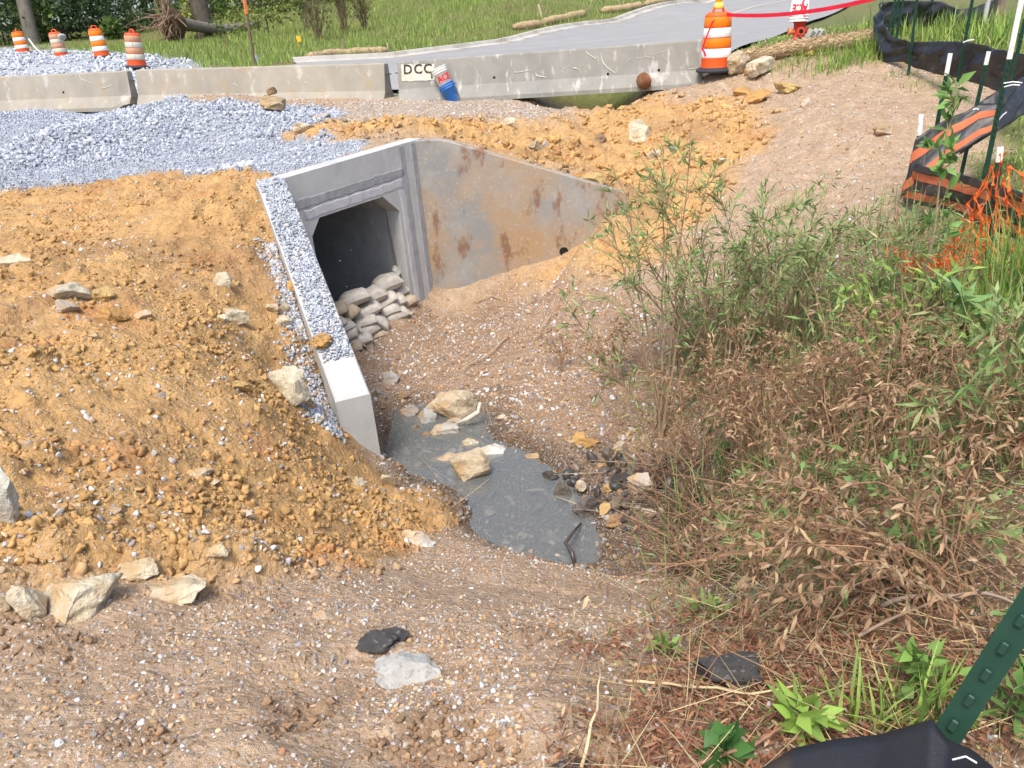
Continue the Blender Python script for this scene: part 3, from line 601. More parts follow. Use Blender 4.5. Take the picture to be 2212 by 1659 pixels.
# ------------------------------------------------------------------ traffic barriers
BARM = mat('barrier_concrete', (.33, .305, .255), .92, var=.14, vscale=2.5, bump=.005, bscale=35, spots=[(1.1, .46, .64, (.25, .23, .20), .75, (1, 1, .35)), (5, .58, .70, (.55, .53, .49), .5, (1, 1, .5)), (2.7, .56, .66, (.36, .27, .16), .55, (1, 1, .6)), (28, .66, .70, (.16, .15, .14), .5, (1, 1, 1))])
BARG = mat('grey_barrier_concrete', (.26, .255, .23), .92, var=.16, vscale=2.5, bump=.005, bscale=35, spots=[(.9, .48, .66, (.20, .20, .19), .7, (1, 1, .4)), (5, .56, .66, (.55, .54, .51), .55, (1.4, 1, .4)), (3.2, .62, .72, (.36, .29, .19), .5, (1, 1, .6)), (28, .66, .70, (.13, .13, .12), .5, (1, 1, 1))])
STEEL = mat('rusty_steel', (.10, .075, .06), .75, var=.4, vscale=20, metal=.3)
PROF = [(-.305, 0), (-.305, .075), (-.175, .30), (-.10, .785), (-.085, .81), (.085, .81), (.10, .785), (.175, .30), (.305, .075), (.305, 0)]
def barrier(a, b, za, zb, mtl, seed, chip=()):
    L = np.linalg.norm(b - a); x = np.array([*(b - a), zb - za]); x /= np.linalg.norm(x); y = np.cross((0, 0, 1), x); y /= np.linalg.norm(y); z = np.cross(x, y)
    root = empty('concrete_barrier', (a[0], a[1], za), np.stack([x, y, z], 1))
    us = np.concatenate([[0, .02], np.linspace(.06, L - .06, 60), [L - .02, L]]); g = np.zeros((len(PROF), len(us), 3))
    for i, (py, pz) in enumerate(PROF):
        n1 = fbm(us * 3.1 + i * 7.7, us * 0 + seed, seed, 4) * .012
        e = np.where((us < .01) | (us > L - .01), .02, 0)
        g[i, :, 0] = us; g[i, :, 1] = py * (1 - e * 1.2) + n1 * .5; g[i, :, 2] = pz - e * (pz > .4) + n1 * .5 * (pz > .1)
        if pz > .7: g[i, :, 2] -= np.maximum(0, fbm(us * 5 + i * 3, us * 0, seed + 5, 4) - .22) * .09
        for (c0, wd, am, lo, hi) in chip:
            k = np.exp(-((us - c0) / wd) ** 2) * (lo <= pz <= hi) * am * (1 + .6 * fbm(us * 20, us * 0 + i, seed + 9, 3)); g[i, :, 1] *= 1 - k * (1.0 if pz > .02 else .7); g[i, :, 2] += k * .35 * (pz < .2)
    mb = MB().grid(g[::-1]); mb.add(g[:, 0], [tuple(range(len(PROF)))]); mb.add(g[:, -1], [tuple(range(len(PROF) - 1, -1, -1))]); mb.add(np.concatenate([g[0], g[-1]]), [(i, i + 1, len(us) + i + 1, len(us) + i) for i in range(len(us) - 1)])
    body = mb.build('body', mtl, root)
    return root, L
def bpt(az, r): a = math.radians(az); return np.array([r * math.sin(a), r * math.cos(a)])
B0, B1, B1b, B2, B2b, B3 = bpt(14.7, 16.0), bpt(-5.85, 16.75), bpt(-6.75, 16.9), bpt(-22.35, 20.0), bpt(-22.85, 20.2), bpt(-34, 24.6)
ZB = lambda ang, r: CZ - r * math.tan(math.radians(ang)) - .81
bar_r, L_r = barrier(B1, B0, ZB(.69, 16.75), ZB(.96, 16.0), BARG, 11)
tag(bar_r, 'grey concrete barrier with black stencilled letters at its end', 'barrier', 'concrete barriers along the road')
bar_m, L_m = barrier(B2, B1b, ZB(-.20, 20.0), ZB(.70, 16.9), BARM, 23)
tag(bar_m, 'tan concrete barrier between the stencilled one and the broken-cornered one', 'barrier', 'concrete barriers along the road')
bar_l, L_l = barrier(B3, B2b, ZB(-.62, 24.6), ZB(-.20, 20.2), BARM, 37, chip=((5.95 * 0 + np.linalg.norm(B2b - B3) - .05, .22, .38, .0, .5), (np.linalg.norm(B2b - B3) - .02, .10, .25, .5, .9)))
tag(bar_l, 'concrete barrier with a broken lower corner behind the left gravel', 'barrier', 'concrete barriers along the road')
DARK = mat('painted_hole_shade', (.01, .01, .01), .95, var=.1)  # near-black colour standing in for the shade inside holes
def face_pt(t): return np.array([-.175 + (.075) * (t - .30) / .485, t])     # y, z on the upper sloped face (camera side)
for root, spots in ((bar_r, [(1.95, .40), (4.15, .33), (5.1, .34)]), (bar_l, [(np.linalg.norm(B2b - B3) - 1.75, .42)])):
    for s, zz_ in spots:
        y0 = face_pt(zz_)[0]; mb = MB(); mb.tube([(s, y0 - .004, zz_), (s, y0 + .02, zz_)], .026, 12); mb.build('lifting_hole_shade', DARK, root)  # black disc proud of the face, hole's shade given as colour
def loops(root, x, sgn):
    for zz_ in (.25, .60):
        a = np.linspace(-math.pi / 2, math.pi / 2, 9); pts = [(x, -.055, zz_)] + [(x + sgn * .085 * math.cos(t), .055 * math.sin(t), zz_) for t in a] + [(x, .055, zz_)]
        MB().tube(pts, .011, 6).build('loop_bar', STEEL, root)
loops(bar_r, 0.0, -1); loops(bar_m, L_m, 1); loops(bar_m, 0, -1); loops(bar_l, np.linalg.norm(B2b - B3), 1)
def text_mesh(txt, size, font_extrude=.0015, shear=0.0, bold=0.0):
    cu = bpy.data.curves.new('txt', 'FONT'); cu.body = txt; cu.size = size; cu.extrude = font_extrude; cu.offset = bold; cu.align_x = 'CENTER'; cu.align_y = 'CENTER'; cu.resolution_u = 4
    ob = bpy.data.objects.new('txt', cu); COL.objects.link(ob); dg = bpy.context.evaluated_depsgraph_get(); me = bpy.data.meshes.new_from_object(ob.evaluated_get(dg)); bpy.data.objects.remove(ob); return me
def on_face(me, root, name, m, x, zz_, roll=0.0, off=.004, sx=1.0):
    o = link(name, me, m, root); tilt = math.atan2(.075, .485)
    yv = np.array([0, math.sin(tilt), math.cos(tilt)]); zv = np.array([0, -math.cos(tilt), math.sin(tilt)]); xv = np.array([1.0, 0, 0])
    cr, sr = math.cos(roll), math.sin(roll); X = xv * cr + yv * sr; Y = yv * cr - xv * sr; p = np.array([x, face_pt(zz_)[0], zz_]) + zv * off
    o.matrix_local = Matrix([[X[i] * sx, Y[i], zv[i], p[i]] for i in range(3)] + [[0, 0, 0, 1]]); return o
CREAM = mat('cream_paint_patch', (.55, .52, .43), .8, var=.2, vscale=5, spots=[(9, .56, .66, (.33, .31, .27), .7, (1, 1, .5))])
STENCIL = mat('black_stencil_paint', (.03, .03, .03), .8, var=.4, vscale=14, spots=[(22, .60, .68, (.38, .36, .31), .8, (1, 1, .6))])
g = np.zeros((10, 22, 3)); uu, ww = np.meshgrid(np.linspace(-.34, .34, 22), np.linspace(-.15, .15, 10)); g[..., 0] = uu + .012 * fbm(ww * 30, uu * 3, 61, 3) * (np.abs(uu) > .3); g[..., 1] = ww + .02 * fbm(uu * 12, ww * 4, 62, 3) * (np.abs(ww) > .12); g[..., 2] = -.001
me_p = MB().grid(g); o = me_p.build('painted_patch', CREAM); me_p = o.data; bpy.data.objects.remove(o)
on_face(me_p, bar_r, 'painted_patch', None, .42, .585, math.radians(-2), .010)
for ch, x, zz_, sz in (('D', .22, .645, .24), ('C', .43, .64, .24), ('C', .63, .635, .24), ('B', .70, .50, .12)):
    on_face(text_mesh(ch, sz, bold=.004), bar_r, 'stencil_letter', STENCIL, x, zz_, math.radians(-2), .016, 1.05 if ch != 'B' else .6)
# white drag scars on the barriers
SCAR = mat('white_scrape', (.52, .51, .48), .9, var=.2, vscale=20)
rs_ = np.random.default_rng(5)
for root, cnt, x0, x1 in ((bar_r, 12, 1.0, 6.0), (bar_m, 4, .3, 5.8), (bar_l, 3, np.linalg.norm(B2b - B3) - 3, np.linalg.norm(B2b - B3) - .3)):
    for i in range(cnt):
        n_ = 9; t = np.linspace(0, 1, n_); xs = rs_.uniform(x0, x1) + t * rs_.normal(0, .22) + .05 * np.sin(t * 5 + i); zs_ = np.clip(rs_.uniform(.38, .72) + (t - .5) * rs_.normal(0, .22) + .03 * np.sin(t * 4 + 2 * i), .33, .77); w_ = rs_.uniform(.003, .009) * np.sin(np.clip(t, .06, .94) * math.pi) ** .5
        g = np.zeros((n_, 2, 3)); 
        for k_, sg in enumerate((-1, 1)): g[:, k_, 0] = xs + sg * w_ * .6; g[:, k_, 2] = zs_ + sg * w_; g[:, k_, 1] = -.175 + .075 * (zs_ + sg * w_ - .30) / .485 - .012
        MB().grid(g).build('scrape_mark', SCAR, root)
# ------------------------------------------------------------------ traffic drums
def rotm(yaw=0.0, lx=0.0, ly=0.0):                         # lean lx towards +x, ly towards +y, then yaw about the own axis first
    cz, sz = math.cos(yaw), math.sin(yaw); A = np.array([[cz, -sz, 0], [sz, cz, 0], [0, 0, 1]])
    cx, sx = math.cos(lx), math.sin(lx); B = np.array([[cx, 0, sx], [0, 1, 0], [-sx, 0, cx]])
    cy, sy = math.cos(-ly), math.sin(-ly); C = np.array([[1, 0, 0], [0, cy, -sy], [0, sy, cy]])
    return C @ B @ A
DIRT = [(5, .55, .7, (.35, .27, .18), .5, (1, 1, .5))]
ORANGE = mat('orange_plastic', (.80, .11, .02), .5, var=.08, vscale=4, spots=[(6, .60, .72, (.5, .2, .08), .35, (1, 1, .4))])
SHEET_O = mat('orange_reflective_sheeting', (.86, .20, .01), .35, var=.08, vscale=5)
SHEET_W = mat('white_reflective_sheeting', (.80, .80, .80), .35, var=.06, vscale=5, spots=[(9, .62, .72, (.45, .42, .38), .4, (1, 1, .3))])
FADE_O = mat('faded_orange_sheeting', (.50, .26, .15), .6, var=.15, vscale=6, spots=[(9, .54, .66, (.35, .29, .2), .6, (1, 1, .4))])
FADE_W = mat('faded_white_sheeting', (.52, .54, .44), .6, var=.15, vscale=6, spots=[(9, .54, .66, (.30, .30, .24), .6, (1, 1, .4))])
RUBB = mat('drum_base_rubber', (.035, .038, .045), .8, var=.25, vscale=9)
PINKTOP = mat('red_orange_plastic', (.72, .09, .03), .5, var=.1, vscale=5)
AMBER = mat('amber_lens', (.85, .42, .01), .2, var=.1, vscale=12); YPL = mat('yellow_plastic', (.85, .66, .12), .4, var=.05)
def drum(p, h, M, label, faded=False, light=False, s=1.0):
    root = empty('traffic_drum', p, M)
    def R(z): return s * (.275 - .055 * z / h)
    k = h
    prof = [(R(0), .03 * k)]
    zs = [.06, .215, .225, .37, .38, .525, .535, .68, .69, .845, .86]
    for i, z in enumerate(zs): prof.append((R(z * k) - (.004 if i % 2 else .0), z * k))
    prof += [(R(.86 * k) - .02, .885 * k), (R(k) * .8, .91 * k), (.0, .915 * k)]
    MB().lathe(prof, 28).build('drum_body', PINKTOP if faded else ORANGE, root, True)
    cols = (SHEET_W, SHEET_O, SHEET_W, SHEET_O) if not faded else (FADE_W, FADE_O, FADE_W, FADE_O)
    for i, (za, zb) in enumerate(((.228, .366), (.384, .522), (.538, .676), (.693, .84))):
        MB().lathe([(R(za * k) + .001, za * k), (R(za * k) + .004, za * k + .004), (R(zb * k) + .004, zb * k - .004), (R(zb * k) + .001, zb * k)], 28).build('reflective_band', cols[i], root, True)
    MB().lathe([(.0, .0), (.34 * s, .0), (.35 * s, .03), (.33 * s, .055), (.29 * s, .06), (R(0) + .004, .075 * k), (R(0) - .01, .076 * k)], 20).build('base_ring', RUBB, root)
    a = np.linspace(0, math.pi, 13); hw_, hh = .105 * s, .115 * k
    mb = MB(); pts = np.stack([-hw_ * np.cos(a), a * 0, .885 * k + hh * np.sin(a) ** .6], 1); mb.tube(pts, .022, 7); mb.build('handle', PINKTOP if faded else ORANGE, root, True)
    if light:
        MB().lathe([(.0, .95 * k), (.075, .95 * k), (.085, .985 * k), (.08, 1.03 * k), (.055, 1.05 * k), (0, 1.05 * k)], 16).build('beacon_base', YPL, root, True)
        mb = MB()
        def lens(y): return [(.0, y)]
        M2 = np.diag([1, .45, 1.0]); mb.lathe([(.0, 1.05 * k), (.045, 1.05 * k), (.078, 1.09 * k), (.09, 1.14 * k), (.085, 1.19 * k), (.06, 1.23 * k), (0, 1.245 * k)], 18, M2)
        mb.build('beacon_lens', AMBER, root, True)
    return tag(root, label, 'traffic drum', 'orange traffic drums')
def gz(x, y): return float(Hn(np.array([x]), np.array([y]))[0])
def gxyz(u, v, **k): p = gp(u, v, **k); return np.array([p[0], p[1], gz(*p)])
p = P(1545, 152, r=15.6); drum((p[0], p[1], p[2] - .02), 1.08, rotm(.3, .02, -.04), 'large clean orange and white drum with amber beacon beside the barrier end', light=True)
for u, v, r, h, lx, lab, fd in ((52, 117, 43, 1.0, -.03, 'farthest left orange and white drum, a white rope tied to its top', False), (133, 121, 38.5, 1.1, -.02, 'faded leaning drum with a grey bag on top', True),
                               (222, 126, 35, 1.12, -.02, 'bright orange and white drum standing on the stone edge', False), (297, 147, 28, 1.08, .10, 'grimy faded drum just behind the barrier joint', True)):
    p = P(u, v, r=r); drum((p[0], p[1], p[2] - (.0 if u != 133 else .12)), h, rotm(.4 * u, lx, 0), lab, faded=fd)
GREYBAG = mat('grey_bag', (.33, .32, .31), .8, var=.2)
q = P(123, 78, r=38.5); v_, f_ = rockshape(901, ICO3, 2, .6, .9, .35); MB().add(v_ * np.array([.26, .22, .14]) + q + np.array([.12, 0, -.03]), f_.tolist()).build('sack', GREYBAG, smooth=True)
tag(bpy.data.objects['sack'], 'grey sack draped on the top of a faded drum', 'sack')
ROPE = mat('white_rope', (.55, .54, .50), .8, var=.15)
a, b = P(62, 84, r=43), P(113, 88, r=38.5); t = np.linspace(0, 1, 18)[:, None]; pts = a + (b - a) * t; pts[:, 2] -= .55 * (1 - (2 * t[:, 0] - 1) ** 2)
o = MB().tube(pts, .035, 5).build('rope', ROPE); tag(o, 'white rope slung between the two farthest drums', 'rope')
# red flagging tape
REDT = mat('red_flagging_tape', (.70, .02, .05), .35, var=.12, vscale=3, trans=.2)
def ribbon(pts, w, name, m, up=(0, 0, 1)):
    pts = np.array(pts, float); up = np.array(up, float); g = np.stack([pts - up * w / 2, pts + up * w / 2], 1); return MB().grid(g).build(name, m)
a, b = P(1558, 31, r=15.5), P(1900, -6, r=13.5); t = np.linspace(0, 1, 24)[:, None]; pts = a + (b - a) * t; pts[:, 2] -= .10 * (1 - (2 * t[:, 0] - 1) ** 2)
tape = ribbon(pts, .06, 'flagging_tape', REDT); tag(tape, 'red flagging tape stretched from the large drum across the road', 'tape')
tl = [P(1558, 31, r=15.42), P(1540, 45, r=15.32), P(1528, 75, r=15.3), P(1519, 100, r=15.3), P(1517, 106, r=15.3), P(1521, 112, r=15.3), P(1524, 122, r=15.3)]
tt = ribbon(tl, .035, 'flagging_tape', REDT, (1, 0, .3)); tag(tt, 'loose end of red tape hanging down between barrier and large drum', 'tape')

# ------------------------------------------------------------------ buckets
WPL = mat('white_bucket_plastic', (.74, .73, .70), .45, var=.06, vscale=6, spots=[(7, .56, .70, (.45, .36, .24), .55, (1, 1, .6))])
BPL = mat('blue_bucket_plastic', (.03, .16, .50), .45, var=.1, vscale=5, spots=[(4, .48, .60, (.36, .34, .31), .85, (1, 1, .5))])
REDI = mat('red_ink', (.62, .03, .03), .5, var=.12, vscale=20); WIRE = mat('wire', (.25, .25, .25), .4, metal=.8)
PINKP = mat('pink_spray_paint', (.85, .06, .14), .6, var=.2, vscale=12, spots=[(18, .60, .66, (.75, .6, .6), .6, (1, 1, 1))])
def bucket_part(root, m, h=.37, r0=.128, r1=.148):
    R = lambda z: r0 + (r1 - r0) * z / h
    prof = [(0, .0), (r0 - .006, 0), (r0, .006), (R(h * .74), h * .74), (R(h * .74) + .008, h * .75), (R(h * .77) + .008, h * .77), (R(h * .78), h * .78), (R(h * .84), h * .84), (R(h * .84) + .010, h * .85), (R(h * .88) + .010, h * .88),
            (R(h * .89), h * .89), (R(h * .95), h * .95), (r1 + .008, h * .96), (r1 + .008, h), (r1 - .004, h), (r0 - .004, .01), (0, .01)]
    return MB().lathe(prof, 32).build('bucket_shell', m, root, True), R
def wrap_text(txt, size, R, zc, root, name, m, ang0, flip=False, shear=.0, sx=1.0):
    me = text_mesh(txt, size, bold=.006); co = np.array([v.co[:] for v in me.vertices]); x = co[:, 0] * sx + shear * co[:, 1]; y = co[:, 1]
    if flip: x, y = -x, -y
    a = ang0 + x / R(zc); rr_ = np.array([R(zc + q) for q in y]) + .0025 + co[:, 2]
    nv = np.stack([rr_ * np.cos(a), rr_ * np.sin(a), zc + y], 1); me.vertices.foreach_set('co', nv.ravel()); me.update()
    return link(name, me, m, root)
def bail(root, z, R, m, drop):
    a = np.linspace(0, math.pi, 17); pts = np.stack([(R + .012) * np.cos(a), -(R + .02) * np.sin(a) * .75, z - drop * np.sin(a)], 1); return MB().tube(pts, .0035, 5).build('wire_handle', m, root)
bp0 = P(983, 222, r=16.15); S_B = 1.06; Mb = rotm(0, math.radians(-22), math.radians(4)) * S_B
blue = empty('bucket', bp0, Mb); _, Rb = bucket_part(blue, BPL); bail(blue, .31, .148, WIRE, .12)
for sx_ in (-1, 1): MB().box((sx_ * .155, 0, .30), (.02, .035, .04), bev=.004).build('handle_lug', BPL, blue)
tag(blue, 'muddy blue bucket leaning on the barrier with a white bucket inside', 'bucket')
axis = Mb[:, 2]; wb = empty('bucket', bp0 + axis * .30, rotm(.0, math.radians(-21), math.radians(4)) * S_B); _, Rw = bucket_part(wb, WPL, r0=.125, r1=.146)
wrap_text('ACE', .155, Rw, .165, wb, 'printed_lettering', REDI, math.radians(-78), shear=.0, sx=.92)
tag(wb, 'white bucket with red lettering nested in the blue bucket', 'bucket')
# hydrant with a bucket upside down on it
HYD = mat('red_hydrant_iron', (.52, .05, .03), .55, var=.25, vscale=8, spots=[(9, .55, .66, (.25, .12, .05), .6, (1, 1, 1))]); HCAP = mat('orange_cap', (.75, .25, .08), .5, var=.2)
hp = gxyz(1724, 89); hyd = empty('fire_hydrant', hp, rotm(0, .04, 0))
MB().lathe([(.0, -.05), (.13, -.05), (.13, .02), (.10, .03), (.10, .30), (.12, .31), (.12, .34), (.10, .35), (.095, .48), (.06, .55), (.03, .57), (.03, .60), (0, .60)], 24).build('barrel', HYD, hyd, True)
for a_, r_, nm, m_ in ((-1.75, .062, 'pumper_nozzle', HYD), (3.05, .055, 'hose_nozzle', HCAP), (.1, .05, 'hose_nozzle', HYD)):
    d_ = np.array([math.cos(a_), math.sin(a_), 0]); mb = MB(); mb.tube([d_ * .08 + (0, 0, .17), d_ * .16 + (0, 0, .17)], r_ * .85, 14); mb.tube([d_ * .155 + (0, 0, .17), d_ * .19 + (0, 0, .17)], r_ * 1.15, 14); mb.build(nm, m_, hyd)
    if nm == 'pumper_nozzle': MB().tube([d_ * .188 + (0, 0, .17), d_ * .192 + (0, 0, .17)], r_ * .6, 14).build('opening_shade_disc', DARK, hyd)  # flat black disc on the nozzle end, shade of its mouth as colour
tag(hyd, 'red fire hydrant under an upturned bucket on the verge', 'fire hydrant')
ub = empty('bucket', hp + np.array([0, 0, .74]), rotm(0, .05, 0) @ np.diag([1, -1, -1.0]) * 1.12); _, Ru = bucket_part(ub, WPL)
wrap_text('ACE', .15, Ru, .17, ub, 'printed_lettering', REDI, math.radians(108), shear=.0, sx=.9)
tl_ = []
g = np.zeros((14, 4, 3)); tt_ = np.linspace(.0, 1, 14)                       # pink painted swash round the bucket
for i, q in enumerate(tt_):
    for j, w in enumerate(np.linspace(-1, 1, 4)):
        z_ = .34 - .32 * q; a_ = math.radians(62 + 34 * math.sin(q * 2.6)) + w * .14; rr_ = Ru(z_) + .003; g[i, j] = (rr_ * math.cos(a_), rr_ * math.sin(a_), z_)
MB().grid(g).build('painted_mark', PINKP, ub)
tag(ub, 'upturned white bucket with red lettering and pink paint on the hydrant', 'bucket')
PAVER = mat('grey_paver', (.36, .36, .33), .9, var=.15, vscale=10, bump=.003)
for (du, dv, ang_, lab) in ((26, 3, .45, 'nearest to the hydrant'), (38, 2, .5, 'middle one of the three'), (47, 2, .6, 'farthest from the hydrant')):
    q = gxyz(1722 + du - 2, 88 + dv); o = MB().box((0, 0, .10), (.085, .12, .24), rotm(.3, ang_, -.2), .006).build('paver_block', PAVER, loc=q); tag(o, 'small grey concrete block leaning on its side, ' + lab, 'block', 'concrete blocks by the hydrant')

# ------------------------------------------------------------------ straw wattles and stakes
STRAW = mat('straw', attr=True, var=.25, vscale=14, rough=.9)
NET = mat('straw_roll', (.38, .28, .16), .95, var=.3, vscale=20, bump=.02, bscale=45, spots=[(26, .5, .6, (.55, .43, .26), .7, (1, 1, 1)), (9, .55, .68, (.20, .14, .08), .6, (1, 1, 1))])
STRAWPROTO = [(np.array([(-.5, -.5, 0), (.5, -.5, 0), (.5, .5, 0), (-.5, .5, 0)]), np.array([[0, 1, 2, 3]]))]
def wattle(pts, rad, label, strands=0, seed=0, name='straw_wattle', tint=(.46, .34, .19), group='straw wattles'):
    r = np.random.default_rng(seed); pts = np.array(pts, float); L = np.concatenate([[0], np.cumsum(np.linalg.norm(np.diff(pts, axis=0), axis=1))]); n = max(12, int(L[-1] / .09)); t = np.linspace(0, L[-1], n)
    c = np.stack([np.interp(t, L, pts[:, i]) for i in range(3)], 1); c[:, 2] += rad * .7 + .03 * fbm(t * 1.5, t * 0, seed, 3)
    c[:, 1] += .06 * fbm(t * .9, t * 0 + 4, seed + 2, 3)
    rr_ = rad * (1 + .22 * fbm(t * 2.2, t * 0 + 9, seed + 3, 3)); rr_[:2] *= .7; rr_[-2:] *= .7
    root = empty(name, c[0]); mb = MB(); mb.tube(c - c[0], rr_, 14); mb.build('roll', NET, root, True)
    if strands:
        k = r.integers(0, n - 1, strands); f = r.random(strands); a = r.uniform(-.6, math.pi + .6, strands); d = c[k + 1] - c[k]; d /= np.linalg.norm(d, axis=1)[:, None]; s = np.cross(d, (0, 0, 1.0)); s /= np.linalg.norm(s, axis=1)[:, None] + 1e-9
        up = np.cross(s, d); pos = c[k] + (c[k + 1] - c[k]) * f[:, None] + (s * np.cos(a)[:, None] + up * np.sin(a)[:, None]) * (rr_[k] * r.uniform(.95, 1.12, strands))[:, None] - c[0]
        X = d + r.normal(0, .45, (strands, 3)); X /= np.linalg.norm(X, axis=1)[:, None]; Nn = s * np.cos(a)[:, None] + up * np.sin(a)[:, None]; Y = np.cross(Nn, X); Y /= np.linalg.norm(Y, axis=1)[:, None]; Z = np.cross(X, Y)
        col = np.array(tint) * r.uniform(.45, 1.35, (strands, 1)) * np.array([1, r.uniform(.95, 1.0), 1])
        V, F, C = inst(STRAWPROTO, np.zeros(strands, int), pos, np.stack([X, Y, Z], 2), np.stack([r.uniform(.06, .16, strands), r.uniform(.006, .013, strands), np.ones(strands)], 1), col)
        o = link('loose_straw', raw_mesh('loose_straw', V, F, C), STRAW, root); o['kind'] = 'stuff'
    return tag(root, label, 'straw roll', group)
def gline(uv, n=1): return [gxyz(*q) for q in uv]
wattle(gline([(1600, 134), (1640, 132), (1690, 121), (1740, 112), (1800, 108), (1850, 100), (1905, 92)]), .13, 'long pale straw roll between the hydrant lawn and the dirt slope', 2600, 3)
wattle(gline([(664, 131), (720, 124), (770, 121), (838, 117)]), .15, 'weathered roll at the foot of the grass bank above the middle barrier', 300, 5, tint=(.36, .28, .19))
for i, (uv, lab) in enumerate(((((1110, 64 + 2), (1140, 62), (1170, 58)), 'short roll on the far verge nearest the barrier letters'), (((1175, 54), (1215, 47), (1262, 36)), 'middle roll on the far verge of the road'), (((1320 - 20, 30), (1350, 24), (1385, 17)), 'roll on the far verge with a stake through it'), (((1395, 14), (1425, 8), (1450, 5)), 'farthest roll up the verge of the road'))):
    wattle(gline(uv), .17, lab, 160, 20 + i, tint=(.36, .28, .19))
WOOD = mat('weathered_wood', (.25, .19, .14), .9, var=.3, vscale=12); WOODP = mat('pale_wood', (.50, .42, .31), .9, var=.2, vscale=12)
RUSTP = mat('rusty_post', (.13, .085, .06), .8, var=.35, vscale=6); OTAG = mat('orange_post_tip', (.55, .17, .06), .6, var=.25, vscale=9)
def stake(u0, v0, u1, v1, w, label, m, r=None):
    b = gxyz(u0, v0) if r is None else P(u0, v0, r=r); rr0 = math.hypot(b[0], b[1]); t_ = P(u1, v1, r=rr0 + .1)
    d = (t_ - b); b2 = b - d / np.linalg.norm(d) * .25
    mb = MB(); mb.tube([b2 - b, (t_ - b) * .97, t_ - b], [w, w, w * .5], 4); o = mb.build('wooden_stake', m, loc=b); return tag(o, label, 'stake', 'stakes along the verge')
stake(744, 118, 739, 83, .03, 'brown wooden stake in the weathered roll above the middle barrier', WOOD)
stake(839, 112, 836, 93, .025, 'thin pale stake at the end of the weathered roll', WOODP)
stake(556, 138, 553, 118, .05, 'short grey stub at the foot of the tall post', mat('grey_pvc', (.33, .34, .36), .6), r=27.3)
stake(1171, 40, 1163, 9, .04, 'pale stake leaning on the far verge', WOODP); stake(1176, 40, 1184, 12, .03, 'brown stake crossing the pale leaning one', WOOD)
stake(1272, 24, 1282, -4, .035, 'thin brown stake near the road top', WOOD); stake(1341, 14, 1337, -6, .04, 'dark stake in the roll at the road top', WOOD)
pb = P(550, 138, r=27); pt = P(526, -12, r=27.2); d = pt - pb; root = empty('sign_post', pb)
mb = MB(); mb.tube([-d / np.linalg.norm(d) * .4, d * .72], .042, 5); mb.build('post', RUSTP, root); mb = MB(); mb.tube([d * .70, d * .76], .03, 4); mb.tube([d * .72, d * 1.05], .055, 4); mb.build('orange_tip', OTAG, root); tag(root, 'thin leaning rusty post with orange tip on the grass bank', 'post')
# rusty ribbed cap by the barrier
rp = P(1391, 186, r=15.62); mb = MB(); prof = []
for i in range(19): q = -1 + 2 * i / 18; prof.append((.145 * math.sqrt(max(.02, 1 - .8 * q * q)) + .010 * math.cos(i * math.pi), q * .12))
M_ = rotm(0, math.radians(75), .3); mb.lathe([(0, -.12)] + prof + [(0, .12)], 22, M_); o = mb.build('ribbed_cap', mat('rust_brown_iron', (.22, .11, .06), .85, var=.3, vscale=8, spots=[(10, .5, .65, (.35, .16, .06), .7, (1, 1, 1))]), loc=rp + np.array([0, 0, .09])); tag(o, 'rusty ribbed round casting leaning on the stencilled barrier', 'casting')
# utility box
UB = mat('grey_box_paint', (.36, .37, .35), .5, var=.08, vscale=5); PVC = mat('grey_conduit', (.42, .43, .42), .5, var=.1)
q = P(2122, 72, r=18.6); root = empty('utility_box', q); MB().tube([(0, 0, -.2), (.02, 0, .75)], .045, 10).build('conduit', PVC, root)
MB().box((.06, 0, .98), (.42, .2, .55), bev=.015).build('cabinet', UB, root); MB().box((-.22, -.02, .93), (.14, .16, .36), bev=.012).build('meter_box', UB, root); MB().tube([(-.0, -.11, 1.05), (.0, -.13, 1.05)], .03, 8).build('lock_knob', STEEL, root)
MB().tube([(.32, .12, -.2), (.36, .14, 1.7)], .09, 6).build('wooden_post', WOOD, root)
tag(root, 'grey utility cabinet on a conduit and wooden post above the lawn', 'utility box')
# ------------------------------------------------------------------ silt fences
GPOST = mat('green_post_paint', (.012, .045, .030), .45, var=.25, vscale=10, spots=[(25, .62, .68, (.12, .07, .03), .6, (1, 1, 1))])
WTIP = mat('white_tip_paint', (.72, .72, .68), .6, var=.1, vscale=14, spots=[(20, .60, .67, (.35, .2, .1), .7, (1, 1, 1))])
ZIP = mat('white_zip_tie', (.75, .75, .75), .4)
def tpost(base, top, label, tip=.14, s=1.0, yaw=0.0, group='steel fence posts', big=False):
    base, top = np.array(base), np.array(top); d = top - base; L = np.linalg.norm(d); z = d / L; x = np.cross((math.sin(yaw), math.cos(yaw), 0), z); x /= np.linalg.norm(x); y = np.cross(z, x)
    root = empty('fence_post', base, np.stack([x, y, z], 1))
    w, dp, t = .022 * s, .034 * s, .004 * s                 # T section: flange faces -y, web to +y
    sec = [(-w, -t), (w, -t), (w, t), (t, t), (t, dp), (-t, dp), (-t, t), (-w, t)]
    def ext_(z0, z1):
        mb = MB(); v = [(a, b, z0) for a, b in sec] + [(a, b, z1) for a, b in sec]; n = len(sec)
        mb.add(v, [(i, (i + 1) % n, n + (i + 1) % n, n + i) for i in range(n)] + [tuple(range(n, 2 * n))]); return mb
    mb = ext_(-.3, L - tip)
    mb.build('shaft', GPOST, root)
    mbs = MB(); k = .055
    for zz_ in np.arange(.1, L - tip - .02, k):
        mbs.box((0, -t - .004 * s, zz_), (.012 * s, .010 * s, .022), bev=.002)
        if big: mbs.build('stud', GPOST, root); mbs = MB()
    if not big: mbs.build('stud_row', GPOST, root)['kind'] = 'stuff'
    if tip > 0: ext_(L - tip, L).build('painted_tip', WTIP, root)
    return tag(root, label, 'fence post', group)
